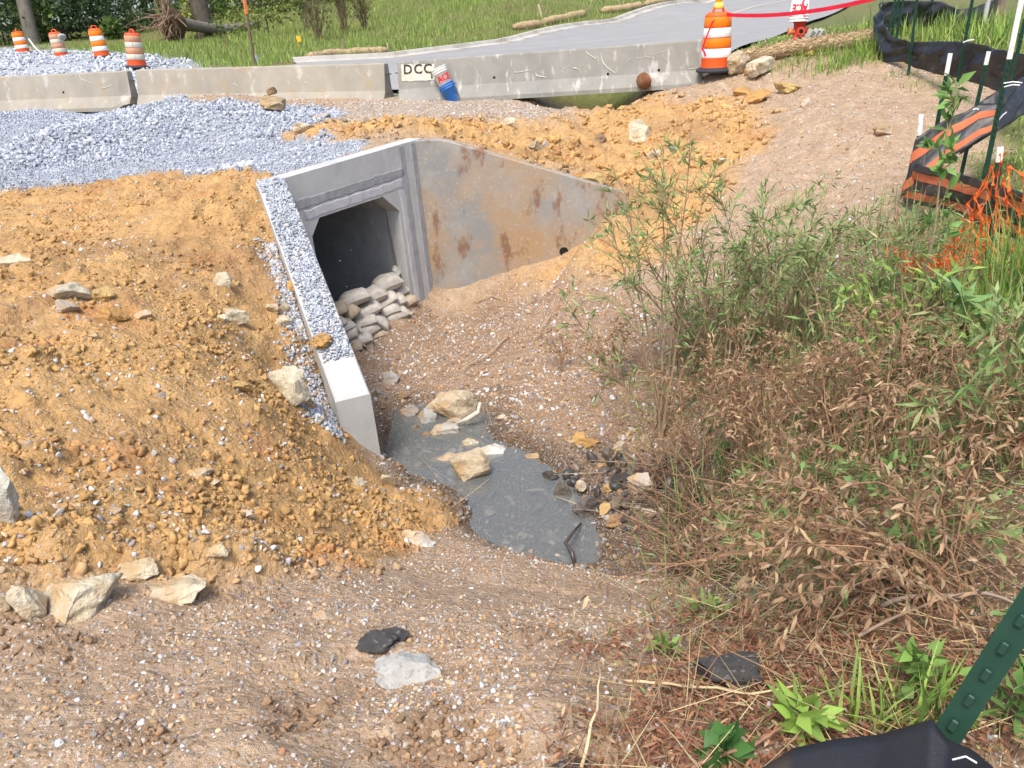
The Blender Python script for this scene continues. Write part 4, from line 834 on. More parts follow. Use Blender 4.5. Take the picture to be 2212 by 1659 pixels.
def fpost(u0, v0, u1, v1, r, label, **k):
    b = P(u0, v0, r=r); t = P(u1, v1, r=r + k.pop('dr', 0)); return tpost(b, t, label, **k)
fpost(1973, 425, 1990, 247, 8.9, 'white-tipped fence post at the near corner of the striped fence', tip=.20)
fpost(2012, 335, 2053, 115, 9.6, 'taller white-tipped post, second along the striped fence', tip=.21)
fpost(2088, 325, 2136, 111, 9.2, 'slim white-tipped post in the middle of the striped fence', tip=.12, s=.9)
fpost(2140, 320, 2216, -45, 8.2, 'tallest post at the right with white painted top', tip=.60)
fpost(2128, 600, 2161, 318, 6.4, 'white-tipped post holding up the orange net', tip=.10)
fpost(2194, 130, 2215, 40, 11.5, 'dark post at the right frame edge behind the tallest post', tip=0)
fpost(1966, 128, 1984, -30, 14.2, 'thin leaning post behind the long black fence', tip=0)
fpost(2076, 135, 2106, -30, 13.0, 'leaning green post in the middle of the long black fence', tip=0)
for i, (u0, v0, u1, v1, lab) in enumerate(((1918, 75, 1938, -20, 'rust-tipped post at the far fence corner, left of the bundle'), (1924, 85, 1946, -20, 'middle post of the far fence corner bundle'), (1934, 90, 1955, -20, 'right post of the far fence corner bundle'))): fpost(u0, v0, u1, v1, 15.4 + .1 * i, lab, tip=0)
fpost(2005, 45, 2018, -20, 19.0, 'short green post behind the sagging far fabric', tip=0, s=1.1)
FAB = mat('black_silt_fabric', (.016, .017, .021), .42, var=.3, vscale=5, bump=.0015, bscale=350, spec=.5, spots=[(3.2, .56, .72, (.14, .10, .065), .5, (1, 1, 1.6))])
STRIPE = mat('orange_fabric_stripe', (.46, .12, .05), .7, var=.15, vscale=8)
def sheet(top, bot, n=60, m=14, fold=.05, seed=0, name='fabric', mat_=None, root=None, off=0.0, sag=0.0):
    """cloth between two 3-D polylines, with folds"""
    def rs(p):
        p = np.array(p); L = np.concatenate([[0], np.cumsum(np.linalg.norm(np.diff(p, axis=0), axis=1))]); t = np.linspace(0, L[-1], n); return np.stack([np.interp(t, L, p[:, i]) for i in range(3)], 1)
    a, b = rs(top), rs(bot); s = np.linspace(0, 1, m)[None, :, None]; g = a[:, None] * (1 - s) + b[:, None] * s
    d = np.gradient(a, axis=0); nrm = np.cross(d, (0, 0, 1.0)); nrm /= np.linalg.norm(nrm, axis=1)[:, None] + 1e-9
    t = np.linspace(0, 1, n)[:, None] * np.linalg.norm(a[-1] - a[0]); S = np.linspace(0, 1, m)[None, :]
    w = fold * (fbm(t * 2.2 + S * 1.5, S * 1.4 + seed, seed, 4) * 1.2 + .5 * pn(t * 5 + S * 3, S * 2, seed + 7)) * (.35 + .65 * np.sin(S * math.pi * .9 + .25)) + off
    return g + nrm[:, None, :] * w[..., None]
def fence(top, bot, label, seed, stripes=(), fold=.05, n=70, cat='silt fence', mth=.004):
    g = sheet(top, bot, n, 15, fold, seed); o0 = g[0, -1].copy(); root = empty('silt_fence', o0)
    fb = MB().grid(g - o0).build('fabric', FAB, root, True)
    sm = fb.modifiers.new('thickness', 'SOLIDIFY'); sm.thickness = mth
    for (a, b) in stripes:
        k0 = a * 14; k1 = b * 14; rows = []
        for kk in np.linspace(k0, k1, 4): i = int(min(13, math.floor(kk))); f = kk - i; rows.append(g[:, i] * (1 - f) + g[:, i + 1] * f)
        q = np.stack(rows, 1); d = np.gradient(g[:, 0], axis=0); nr = np.cross(d, (0, 0, 1.0)); nr /= np.linalg.norm(nr, axis=1)[:, None]
        for sd in (1, -1):
            if sd == 1: st = MB().grid(q + nr[:, None] * .006 - o0).build('stripe', STRIPE, root, True)
            else: st = MB().grid(q - nr[:, None] * .006 - o0).build('stripe', STRIPE, root, True)
    return tag(root, label, cat, 'black silt fence runs')
def L3(uvr): return [P(u, v, r=r) for u, v, r in uvr]
fence(L3([(1906, 5, 16.5), (1958, 1, 17.5), (2032, 3, 18.6), (2068, 20, 19), (2102, 17, 19.2), (2152, -2, 19.5)]), L3([(1890, 58, 16.3), (1932, 60, 17.3), (2005, 58, 18.4), (2063, 62, 18.8), (2115, 72, 19), (2162, 42, 19.4)]), 'sagging black silt fabric farthest back beside the utility cabinet', 3, fold=.12)
fence(L3([(1907, 0, 16.2), (1906, 30, 15.7), (1909, 55, 15.2), (1926, 78, 15.0), (1969, 91, 14.3), (2037, 89, 13.6), (2089, 90, 13.1), (2141, 103, 12.5), (2204, 115, 11.8), (2240, 125, 11.5)]), L3([(1888, 40, 16.0), (1890, 80, 15.6), (1896, 134, 15.0), (1948, 134, 14.5), (1984, 150, 14.0), (2037, 163, 13.4), (2089, 174, 12.9), (2165, 200, 12.1), (2204, 210, 11.6), (2240, 220, 11.3)]), 'long dusty black silt fabric across the top of the dirt slope', 5, fold=.10)
fence(L3([(2075, 250, 9.6), (2116, 222, 9.5), (2150, 200, 9.6), (2180, 180, 9.9), (2209, 168, 10.2), (2250, 150, 10.6)]), L3([(2070, 335, 9.5), (2110, 310, 9.3), (2156, 282, 9.3), (2180, 268, 9.5), (2209, 250, 9.8), (2250, 235, 10.2)]), 'plain black fabric behind the striped panel at the right edge', 7, fold=.06)
fence(L3([(1977, 300, 8.85), (2000, 283, 8.9), (2029, 265, 9.0), (2060, 250, 9.1), (2084, 242, 9.15), (2116, 224, 9.2), (2156, 223, 9.2)]), L3([(1946, 425, 8.8), (1985, 400, 8.7), (2034, 355, 8.8), (2084, 322, 8.95), (2116, 300, 9.0), (2136, 292, 9.05), (2156, 282, 9.1)]), 'black fabric with two orange stripes climbing along the white-tipped posts', 9, stripes=((.22, .42), (.72, .90)), fold=.03)
fence(L3([(1975, 350, 8.85), (2005, 362, 8.5), (2040, 368, 8.2), (2095, 382, 7.8), (2149, 397, 7.4), (2212, 417, 7.0), (2300, 440, 6.5)]), L3([(1950, 436, 8.8), (1995, 445, 8.4), (2040, 455, 8.1), (2095, 475, 7.7), (2149, 498, 7.3), (2212, 525, 6.9), (2300, 560, 6.4)]), 'black fabric with two orange stripes running behind the orange net', 11, stripes=((.20, .40), (.70, .88)), fold=.035)
# close fence in the corner
tpost(P(2052, 1600, r=1.12) - np.array([0, 0, .32]) + np.array([-.12, 0, 0]), P(2260, 1258, r=1.19), 'big green studded post leaning in the near corner', tip=0, s=.95, yaw=.9, big=True)
fence(L3([(1560, 1740, 1.0), (1640, 1664, 1.05), (1714, 1614, 1.07), (1800, 1594, 1.08), (1897, 1585, 1.09), (1996, 1556, 1.10), (2014, 1552, 1.10), (2049, 1596, 1.08), (2101, 1618, 1.05), (2143, 1654, 1.0), (2180, 1700, .95)]),
      L3([(1560, 1980, .8), (1640, 1940, .82), (1714, 1920, .83), (1800, 1910, .84), (1897, 1910, .84), (1996, 1900, .84), (2020, 1900, .84), (2049, 1910, .83), (2101, 1920, .82), (2143, 1930, .8), (2180, 1960, .78)]), 'torn black fabric hanging from the big post in the near corner', 13, fold=.012, n=90, mth=.002)
def zip_tie(u, v, r, du, dv, k, label):
    a, b = P(u, v, r=r - .05), P(u + du, v + dv, r=r - .05); mid = (a + b) / 2 + np.array([0, 0, .01]); o = MB().tube([a - a, mid - a, b - a], .0045 * r / 9 + .001, 5).build('zip_tie', ZIP, loc=a); tag(o, label, 'zip tie', 'white zip ties')
zip_tie(2168, 180, 8.1, 40, -1, 0, 'upper white zip tie sticking out from the tallest post'); zip_tie(2169, 188, 8.1, 34, -4, 0, 'lower white zip tie sticking out from the tallest post'); zip_tie(2102, 237, 9.0, 12, 0, 0, 'white zip tie round the slim white-tipped post')
zip_tie(2157, 260, 9.0, 18, -18, 0, 'white zip tie at the edge of the striped panel'); zip_tie(2058, 1641, 1.05, 52, 7, 0, 'white zip tie on the near corner fabric'); zip_tie(2080, 92, 12.9, 24, -6, 0, 'white zip tie behind the long dusty fabric')
# orange safety net, fallen against its post
NETM = mat('orange_net_plastic', (.85, .16, .03), .5, var=.12, vscale=10, trans=.15)
def net(fn, nu, nv, name, label, seed, du, sw=.006):
    r = np.random.default_rng(seed); nodes = {}
    for i in range(nu):
        for j in range(nv): nodes[i, j] = np.array(fn((i + .5 * (j % 2)) / nu, j / (nv - 1))) + r.normal(0, .012, 3)
    o0 = nodes[0, 0].copy(); mb = MB()
    for (i, j), p in nodes.items():
        for (a, b) in (((i, j + 1), 0), ((i + (1 if j % 2 else -1), j + 1), 0), ((i + 1, j), 1)):
            if a in nodes and not (b == 1 and False):
                q = nodes[a]; d = q - p; L = np.linalg.norm(d)
                if L < 1e-4: continue
                d /= L; s = np.cross(d, r.normal(0, 1, 3)); s /= np.linalg.norm(s) + 1e-9; t = np.array([0, .33, .5, .67, 1.0])[:, None]; w = np.array([.024, sw, sw * .8, sw, .024])[:, None] * .5
                c = p + (q - p) * t; g = np.stack([c - s * w - o0, c + s * w - o0], 1); mb.grid(g)
    o = mb.build(name, NETM, loc=o0); return tag(o, label, 'safety net')
pA, pB = P(2160, 330, r=6.35), P(2131, 585, r=6.35)
def n1(a, b):                                              # from the post, sagging left onto the ground
    top = pA * (1 - b) + pB * b; e = P(1905 + 60 * b, 560 + 60 * b, r=7.2 - .9 * b); q = top * (1 - a) + e * a; q = q + np.array([0, 0, -(.55 * (1 - b)) * math.sin(a * math.pi) * .75])
    g_ = float(H(np.array([q[0]]), np.array([q[1]]))[0]) + .06 + .16 * abs(math.sin(a * 21 + b * 9)) ; q[2] = max(q[2], g_); return q
net(n1, 22, 9, 'safety_net', 'crumpled orange plastic net draped left from the white-tipped post', 3, 1)
pC = P(2300, 380, r=5.6); pD = P(2300, 660, r=5.6)
def n2(a, b):
    q = (pA * (1 - b) + pB * b) * (1 - a) + (pC * (1 - b) + pD * b) * a; return q + np.array([0, .05 * math.sin(a * 9), -.10 * math.sin(a * math.pi)])
net(n2, 8, 8, 'safety_net', 'orange plastic net stretched right from the white-tipped post', 5, 1)
# ------------------------------------------------------------------ loose stone
CUBES, STONES_, CLODS_, CRUMBS_ = ('chip', STONES), ('cobble', STONES), ('clod', CLODS), ('crumb', CRUMBS)
def sample(n, rmin, rmax, azlo=-43, azhi=43, p=1.0, seed=0):
    """plan points, denser close by"""
    r = np.random.default_rng(seed); u = r.random(n); rad = rmin * (rmax / rmin) ** u if p == 0 else (rmin ** p + u * (rmax ** p - rmin ** p)) ** (1 / p)
    a = np.radians(r.uniform(azlo, azhi, n)); return rad * np.sin(a), rad * np.cos(a), r
def pal(r, n, cols, w, var=.18):
    c = np.array(cols)[r.choice(len(cols), n, p=np.array(w) / sum(w))]; return c * r.uniform(1 - var, 1 + var, (n, 1)) * r.uniform(.97, 1.03, (n, 3))
def stones(name, label, cat, x, y, r, size, cols, protos, mtl, sink=.25, flat=.6, z=None, cut=.0009, tilt=.5):
    n = len(x); rad = np.hypot(x, y); s = np.maximum(size, cut * rad)
    zz_ = Hn(x, y) if z is None else z
    sc_ = s[:, None] * np.stack([r.uniform(.8, 1.25, n), r.uniform(.65, 1.0, n), r.uniform(.5, 1.0, n) * flat / .75], 1)
    rot = np.stack([r.normal(0, .35 + tilt, n), r.normal(0, .35 + tilt, n), r.uniform(0, 2 * math.pi, n)], 1)
    pos = np.stack([x, y, zz_ + sc_[:, 2] * (1 - 2 * sink)], 1)
    o = scatter(name, *protos, mtl, pos, rot, sc_, cols, r.integers(0, len(protos[1]), n)); return tag(o, label, cat, kind='stuff')
GREYS = [(.24, .27, .325), (.32, .35, .405), (.40, .43, .475), (.50, .52, .545), (.17, .19, .235)]
PEBS = [(.47, .46, .45), (.58, .58, .58), (.36, .33, .30), (.40, .26, .14), (.30, .19, .11), (.46, .34, .22), (.24, .22, .22), (.35, .17, .09)]
# crushed stone piles by the barrier
x, y, r = sample(190000, 8, 23, -38, -3, .5, 51)
w = zone(x, y, Zg, .12, .25, 1.6, 11); coarse = np.clip(.15 + sstep(.0, .5, fbm(x * .45, y * .45, 71, 3) + .12) + .7 * sstep(12.0, 14.2, np.hypot(x, y)) * (x > -7), 0, 1)
k = r.random(len(x)) < w * (.55 + .05 * coarse); x, y, coarse = x[k], y[k], coarse[k]; n = len(x)
stones('crushed_stone', 'piles of blue grey crushed stone in front of the barriers', 'gravel', x, y, r, (.009 + .027 * coarse * r.random(n) ** 2.6) * r.uniform(.8, 1.3, n), pal(r, n, GREYS, (2, 4, 4, 2, 1.0)), CUBES, STONE, .2, .7, tilt=.9)
# stone on the gravelled road beyond
x, y, r = sample(9000, 21, 48, -36, -14, .5, 52); k = r.random(len(x)) < zone(x, y, Zgroad, .4, .8, .5, 13) * sstep(-.4, .3, fbm(x * .3, y * .3, 8, 3) + .25); x, y = x[k], y[k]; n = len(x)
stones('road_stone', 'crushed stone spread round the far drums', 'gravel', x, y, r, r.uniform(.03, .09, n), pal(r, n, GREYS, (1, 3, 4, 4, .5)), CUBES, STONE, .3, .6)
# grey-brown chips before the barrier and down the brown slope, and pebbles in the clay
x, y, r = sample(110000, 6.5, 18, -36, 40, .5, 53); Z = zones(x, y); den = (.95 * Z['grav2'] + .30 * Z['clay2'] + .9 * (1 - Z['clay']) * (1 - Z['clay2']) * (1 - Z['grav']) * (1 - Z['lawn']) * (1 - Z['far'])) * (1 - .8 * Z['clay']) * (y < 17.0 - .17 * (x + 2)) * (1 - Z['lawn'])
den = den * np.where(poly_sd(x, y, QUAD) > -.3, .8, 1.0); k = r.random(len(x)) < den * np.clip(.55 + fbm(x, y, 75, 3), .1, 1) * .42; x, y = x[k], y[k]; n = len(x)
stones('stone_chips', 'grey and brown stone chips strewn over the far slope and stream bed', 'gravel', x, y, r, .005 + .018 * r.random(n) ** 4, pal(r, n, PEBS, (5, 3, 4, 5, 4, 5, 2, 1)), CUBES, STONE, .3, .6)
x, y, r = sample(80000, 1.6, 11, -44, 8, .35, 54); Z = zones(x, y); k = (r.random(len(x)) < Z['clay'] * np.clip(.35 + 1.1 * fbm(x * 1.3, y * 1.3, 76, 3), .06, 1) * .5); x, y = x[k], y[k]; n = len(x)
stones('clay_pebbles', 'pale pebbles lying in the orange clay bank', 'gravel', x, y, r, .0035 + .017 * r.random(n) ** 4.5, pal(r, n, PEBS, (6, 3.5, 4, 3, 2, 5, 2, .6)), CUBES, STONE, .4, .6)
# foreground path
x, y, r = sample(190000, .95, 6.0, -46, 46, .2, 55); Z = zones(x, y); k = r.random(len(x)) < (1 - Z['clay']) * (1 - .8 * Z['brush']) * (1 - Z['chan']) * np.clip(.5 + .9 * fbm(x * 1.6, y * 1.6, 77, 4), .10, 1) * .85; x, y = x[k], y[k]; n = len(x)
stones('path_pebbles', 'small pebbles pressed into the brown sandy path', 'gravel', x, y, r, (.0016 + .0095 * r.random(n) ** 6.5), pal(r, n, PEBS, (4, 2, 5, 7, 6, 6, 3, 1)), CUBES, STONE, .4, .55)
# stream bed
x, y, r = sample(50000, 3.8, 10.5, -14, 26, .6, 56); Z = zones(x, y); k = r.random(len(x)) < Z['chan'] * (1 - .2 * Z['wet']) * .62; x, y = x[k], y[k]; n = len(x); wet = zones(x, y)['wet'][:, None]
stones('bed_pebbles', 'brown and grey pebbles covering the stream bed', 'gravel', x, y, r, .0045 + .022 * r.random(n) ** 5, pal(r, n, PEBS, (4, 3, 5, 6, 6, 6, 3, 1)) * (1 - .45 * wet), CUBES, STONE, .3, .6)
x, y, r = sample(4000, 3.9, 6.6, -14, 12, 1, 63); k = (Hn(x, y) < WATER - .03) & (r.random(len(x)) < .10); x, y = x[k], y[k]; n = len(x)
stones('bed_slabs', 'flat stones on the bottom of the pool', 'stones', x, y, r, .015 + .075 * r.random(n) ** 3, pal(r, n, [(.40, .34, .27), (.33, .29, .24), (.46, .41, .35), (.24, .20, .17)], (3, 3, 2, 2)), STONES_, STONE, .35, .3, tilt=.1)
WR = gpoly([(1170, 1010), (1300, 985), (1440, 1010), (1470, 1130), (1420, 1200), (1340, 1170), (1290, 1110), (1200, 1060)])
x, y, r = sample(5200, 4.2, 6.6, -2, 18, 1, 61); k = r.random(len(x)) < zone(x, y, WR, .1, .2, 2, 62) * .42; x, y = x[k], y[k]; n = len(x)
stones('wet_rubble', 'dark wet rubble along the right side of the pool', 'rubble', x, y, r, .010 + .045 * r.random(n) ** 4, pal(r, n, [(.06, .05, .045), (.10, .08, .065), (.16, .12, .09), (.30, .25, .20), (.05, .05, .05)], (4, 4, 3, 1, 3)), STONES_, mat('wet_stone', attr=True, instd=True, var=.3, vscale=2.5, rough=.35), .3, .75)
# gravel lying on the near wing wall and spilled behind it
r = np.random.default_rng(57); Lw = np.linalg.norm(E1 - HL); n = 6500; u = r.random(n) * .865 * Lw; o_ = .012 + r.random(n) * .255; dd = (E1 - HL) / Lw; nn = -nl(dd); px = HL[0] + dd[0] * u + nn[0] * o_; py = HL[1] + dd[1] * u + nn[1] * o_
zt = np.interp(u, [0, .25, Lw], [Z_HL, Z_HL - .02, Z_E1]); k = r.random(n) < np.clip((.9 * Lw - u) * 6, 0, 1) * np.clip(np.minimum(o_, .28 - o_) * 25, .1, 1) * np.clip(.75 + 1.2 * fbm(u * 4, o_ * 9, 83, 3), .15, 1); px, py, zt = px[k], py[k], zt[k]; n = len(px)
stones('wall_gravel', 'light grey gravel scattered on the sloping wing wall top', 'gravel', px, py, r, r.uniform(.0065, .015, n), pal(r, n, GREYS, (1.5, 4, 4, 3, .8)), CUBES, STONE, .1, .7, z=zt + r.random(n) * .012)
n = 5200; u = (.30 + .80 * r.random(n)) * Lw; o_ = .30 + np.abs(r.normal(0, .16, n)) * (.35 + .9 * np.clip(u / Lw - .5, 0, .5)) ; px = HL[0] + dd[0] * u + nn[0] * o_; py = HL[1] + dd[1] * u + nn[1] * o_; k = r.random(n) < np.where(u < .55 * Lw, .55, .95) * np.clip(.6 + fbm(px * 2, py * 2, 79, 3), .15, 1); px, py = px[k], py[k]; n = len(px)
stones('spilled_gravel', 'grey gravel spilled down behind the near wing wall', 'gravel', px, py, r, r.uniform(.009, .019, n), pal(r, n, GREYS + [(.36, .26, .15)], (2, 4, 4, 3, 1.2, 3)), CUBES, STONE, .25, .7)
# clods of clay
x, y, r = sample(260000, 1.7, 11, -44, 8, .3, 58); Z = zones(x, y); k = r.random(len(x)) < Z['clay'] * np.clip(.25 + 1.2 * fbm(x * 1.1 + 5, y * 1.1, 80, 3), .08, 1) * .55; x, y = x[k], y[k]; n = len(x)
cc = ground_colour(x, y, zones(x, y)) * r.uniform(.8, 1.15, (n, 1))
stones('clay_clods', 'crumbled clods of orange clay on the left bank', 'clay', x, y, r, .0035 + .030 * r.random(n) ** 5.5, cc * .97, CRUMBS_, CLAYM, .45, .8)
x, y, r = sample(9000, 1.0, 3.2, -44, 10, .2, 60); k = r.random(len(x)) < zones(x, y)['mud'] * .8; x, y = x[k], y[k]; n = len(x)
stones('mud_crumbs', 'crumbs of brown mud along the ruts of the path', 'mud', x, y, r, .004 + .014 * r.random(n) ** 3, np.array((.25, .165, .10)) * r.uniform(.75, 1.2, (n, 1)), CRUMBS_, CLAYM, .3, .8)
x, y, r = sample(60000, 8.5, 17, -22, 24, .6, 59); Z = zones(x, y); k = r.random(len(x)) < Z['clay2'] * np.clip(.3 + 1.2 * fbm(x * .9, y * .9, 81, 3), .05, 1) * .7; k &= poly_sd(x, y, QUAD) < -.2; x, y = x[k], y[k]; n = len(x)
cc = ground_colour(x, y, zones(x, y)) * r.uniform(.8, 1.15, (n, 1))
stones('bank_clods', 'crumbled clods of orange clay beyond the culvert', 'clay', x, y, r, .009 + .075 * r.random(n) ** 6, cc, CLODS_, CLAYM, .4, .8)

# ------------------------------------------------------------------ single rocks
ROCKS = {}
def rockmat(col):
    key = tuple(col)
    if key not in ROCKS: ROCKS[key] = mat('rock_%d' % len(ROCKS), col, .9, var=.25, vscale=9, bump=.03, bscale=16, spots=[(5, .50, .66, tuple(np.array(col) * .60), .7, (1, 1, 2.5)), (4, .50, .62, (.43, .27, .115), .7, (1, 1, 1)), (40, .60, .68, tuple(np.array(col) * .5), .5, (1, 1, 1))])
    return ROCKS[key]
CR, TN, GY_, DK, OR, WH, BR, YC, SL = (.56, .50, .37), (.47, .385, .265), (.38, .365, .335), (.055, .05, .045), (.46, .26, .09), (.64, .62, .57), (.24, .17, .12), (.47, .34, .14), (.20, .22, .25)
NR = [0]
def rock(u, v, w, h, col, label, deep=1.0, cuts=8, lift=0.0, cat='rock', sub=ICO4, wet=False, sink=.32, name='rock', yaw=None, lo=.42, hi=.8, r=None, tilt=.15, m=None):
    NR[0] += 1; sd = NR[0] * 13 + 5; g = gp(u, v) if r is None else P(u, v, r=r)[:2]; dist = math.sqrt(g[0] ** 2 + g[1] ** 2 + 3); k = dist / F_PX
    vv, ff = rockshape(sd, sub, cuts + 4, lo, hi, .15); rg = np.random.default_rng(sd); vv = vv * np.array([w * k / 2, max(w, h) * k / 2 * .72 * deep, h * k / 2 * 1.05])
    vv = vv @ rotm(rg.uniform(-.3, .3) if yaw is None else yaw, rg.normal(0, tilt), rg.normal(0, tilt)).T; vv[:, 2] -= vv[:, 2].min()
    z0 = max(gz(*g), WATER - .05); o = MB().add(vv, ff.tolist()).build(name, m or (rockmat(col) if not (wet or max(col) < .13) else mat('wet_rock_%d' % int(sum(col) * 300), col, .32, var=.45, vscale=7, bump=.02, bscale=20)), loc=(g[0], g[1], z0 - sink * h * k + lift)); return tag(o, label, cat)
rock(628, 868, 84, 80, CR, 'tan boulder half sunk in clay beside the gravelled wing wall', sink=.12, lo=.6, hi=.9)
rock(527, 862, 56, 34, YC, 'clay-coated lump just left of the tan boulder')
rock(15, 1140, 104, 118, (.47, .46, .40), 'large pale grey slab cut off by the left frame edge', deep=.5, sink=.1)
rock(66, 1322, 62, 72, CR, 'upright pale rock, second from the left at the foot of the clay bank', sink=.15)
rock(172, 1318, 150, 62, CR, 'long pale slab in the middle of the rocks at the clay foot', sink=.2, yaw=.25)
rock(384, 1285, 128, 44, CR, 'long pale slab at the right end of the rocks at the clay foot', sink=.2, yaw=-.15)
rock(306, 1244, 76, 30, CR, 'flat pale rock lying above the long slabs at the clay foot')
rock(487, 1246, 46, 32, CR, 'small pale wedge right of the flat rock at the clay foot')
rock(2, 1318, 34, 50, CR, 'pale rock touching the left frame edge at the clay foot')
rock(22, 582, 86, 34, CR, 'flat cream rock at the left frame edge below the gravel', deep=.6)
rock(158, 655, 76, 42, (.46, .42, .33), 'grey-cream angular rock, upper of two on the left clay'); rock(150, 675, 46, 26, GY_, 'small grey rock just under the grey-cream angular rock')
rock(232, 660, 40, 26, YC, 'yellowish rock right of the grey-cream angular rock'); rock(240, 690, 60, 36, OR, 'lumpy orange clay clod in the middle of the left clay', cuts=3); rock(312, 690, 34, 18, CR, 'small cream rock right of the orange clay clod')
rock(490, 640, 36, 42, CR, 'cream rock standing alone in the upper clay'); rock(512, 694, 54, 36, CR, 'cream rock, right one of a touching pair in the clay'); rock(474, 692, 44, 24, CR, 'flat cream rock, left one of a touching pair in the clay')
rock(612, 705, 32, 28, CR, 'cream lump nearest the wing wall in the upper clay', cuts=4); rock(592, 680, 30, 22, CR, 'small cream lump above the one nearest the wing wall', cuts=4); rock(618, 680, 20, 30, CR, 'narrow cream lump beside the wing wall', cuts=4)
rock(641, 645, 36, 38, OR, 'rounded orange clay lump at the upper edge of the wing wall', cuts=2, sink=.05)
rock(345, 858, 32, 14, SL, 'blue grey slate chip in the middle of the clay', deep=.6); rock(432, 1026, 56, 18, CR, 'pale flake on the lower clay'); rock(457, 1042, 34, 14, CR, 'small pale flake under the larger flake'); rock(208, 740, 20, 14, CR, 'tiny cream pebble rock left in the clay')
rock(75, 980, 34, 24, GY_, 'grey flat stone above the large slab'); rock(75, 1148, 46, 18, GY_, 'thin grey flake right under the large slab'); rock(252, 1115, 30, 20, GY_, 'grey chunk in the lower clay'); rock(535, 1118, 30, 26, WH, 'whitish chunk in the lower clay'); rock(880, 1162, 50, 26, CR, 'cream stone near the water in the clay')
rock(905, 1172, 80, 24, WH, 'long whitish stone at the foot of the clay by the water'); rock(842, 1052, 40, 46, CR, 'cream slab standing at the foot of the wing wall', deep=.5); rock(778, 1062, 26, 40, CR, 'small cream slab in the clay before the wing wall')
# in and by the stream
rock(985, 900, 104, 62, TN, 'largest rough tan boulder in the stream bed', sink=.1, lo=.6, hi=.9); rock(886, 902, 52, 48, (.33, .28, .24), 'brownish angular rock left of the largest stream boulder'); rock(922, 925, 58, 46, GY_, 'light grey angular rock below the largest stream boulder'); rock(935, 885, 50, 24, GY_, 'grey flat rock tucked behind the largest stream boulder')
rock(965, 950, 76, 44, (.45, .42, .36), 'grey knobbly rock at the water edge'); rock(985, 918, 62, 22, (.42, .36, .29), 'brown-striped slab in front of the largest stream boulder'); rock(1064, 985, 78, 34, WH, 'flat white-tan slab lying in the shallows'); rock(1018, 968, 40, 30, CR, 'pale stone left of the flat white-tan slab')
rock(1020, 1052, 96, 78, TN, 'tan boulder standing in the pool', sink=.1); rock(962, 1010, 66, 24, TN, 'low tan stone awash left of the pool boulder'); rock(842, 824, 46, 32, GY_, 'grey rock beside the wing wall in the stream bed'); rock(822, 860, 30, 30, (.30, .28, .26), 'dark grey rock under the grey one by the wing wall'); rock(870, 858, 34, 22, BR, 'brown rock beside the wing wall')
rock(930, 965, 34, 24, (.20, .10, .06), 'reddish brown stone at the water edge'); rock(906, 950, 26, 26, (.18, .12, .08), 'small dark brown stone at the water edge')
rock(1192, 1048, 40, 44, DK, 'black wet rock at the right side of the pool', wet=True); rock(1216, 1092, 46, 48, (.10, .085, .07), 'dark angular rock standing in the pool edge', sink=.1); rock(1268, 1112, 76, 58, (.115, .10, .09), 'largest dark block at the pool edge', sink=.1); rock(1256, 1070, 28, 28, WH, 'round white stone lying on the largest dark block', sink=-.5)
rock(1308, 1106, 40, 28, (.52, .38, .18), 'orange-tan block right of the largest dark block'); rock(1384, 1062, 62, 62, (.50, .44, .36), 'whitish-tan rock under the brush roots'); rock(1350, 1040, 66, 30, DK, 'long black wet rock beside the whitish-tan one', wet=True); rock(1337, 975, 34, 34, (.48, .40, .31), 'tan cobble at the brush edge'); rock(1276, 962, 44, 26, (.40, .22, .07), 'orange-brown stone on the gravel bar'); rock(1255, 955, 44, 38, (.50, .30, .10), 'bright orange stone on the gravel bar')
rock(1233, 962, 26, 22, GY_, 'small grey stone left of the orange stones'); rock(1396, 970, 30, 50, TN, 'upright tan rock at the willow foot'); rock(1330, 1126, 60, 26, (.20, .12, .09), 'reddish brown flat stone near the pool', tilt=.05); rock(1400, 1105, 40, 32, WH, 'white cobble among the roots'); rock(1313, 1060, 32, 24, (.42, .31, .17), 'tan cobble between the dark rocks'); rock(1608, 1272, 64, 44, (.55, .47, .34), 'pale tan block under the brush at the lower right'); rock(1537, 1068, 50, 34, (.42, .33, .27), 'pinkish stone in the brush'); rock(1520, 1140, 60, 34, DK, 'dark stone under the roots', wet=True); rock(1560, 1152, 40, 26, (.10, .085, .08), 'dark purple-grey stone under the roots')
rock(1300, 1010, 26, 18, (.40, .24, .16), 'reddish cobble on the gravel bar'); rock(1150, 985, 40, 16, (.40, .31, .22), 'tan flat stone on the gravel bar'); rock(1085, 905, 26, 20, WH, 'white cobble right of the largest stream boulder')
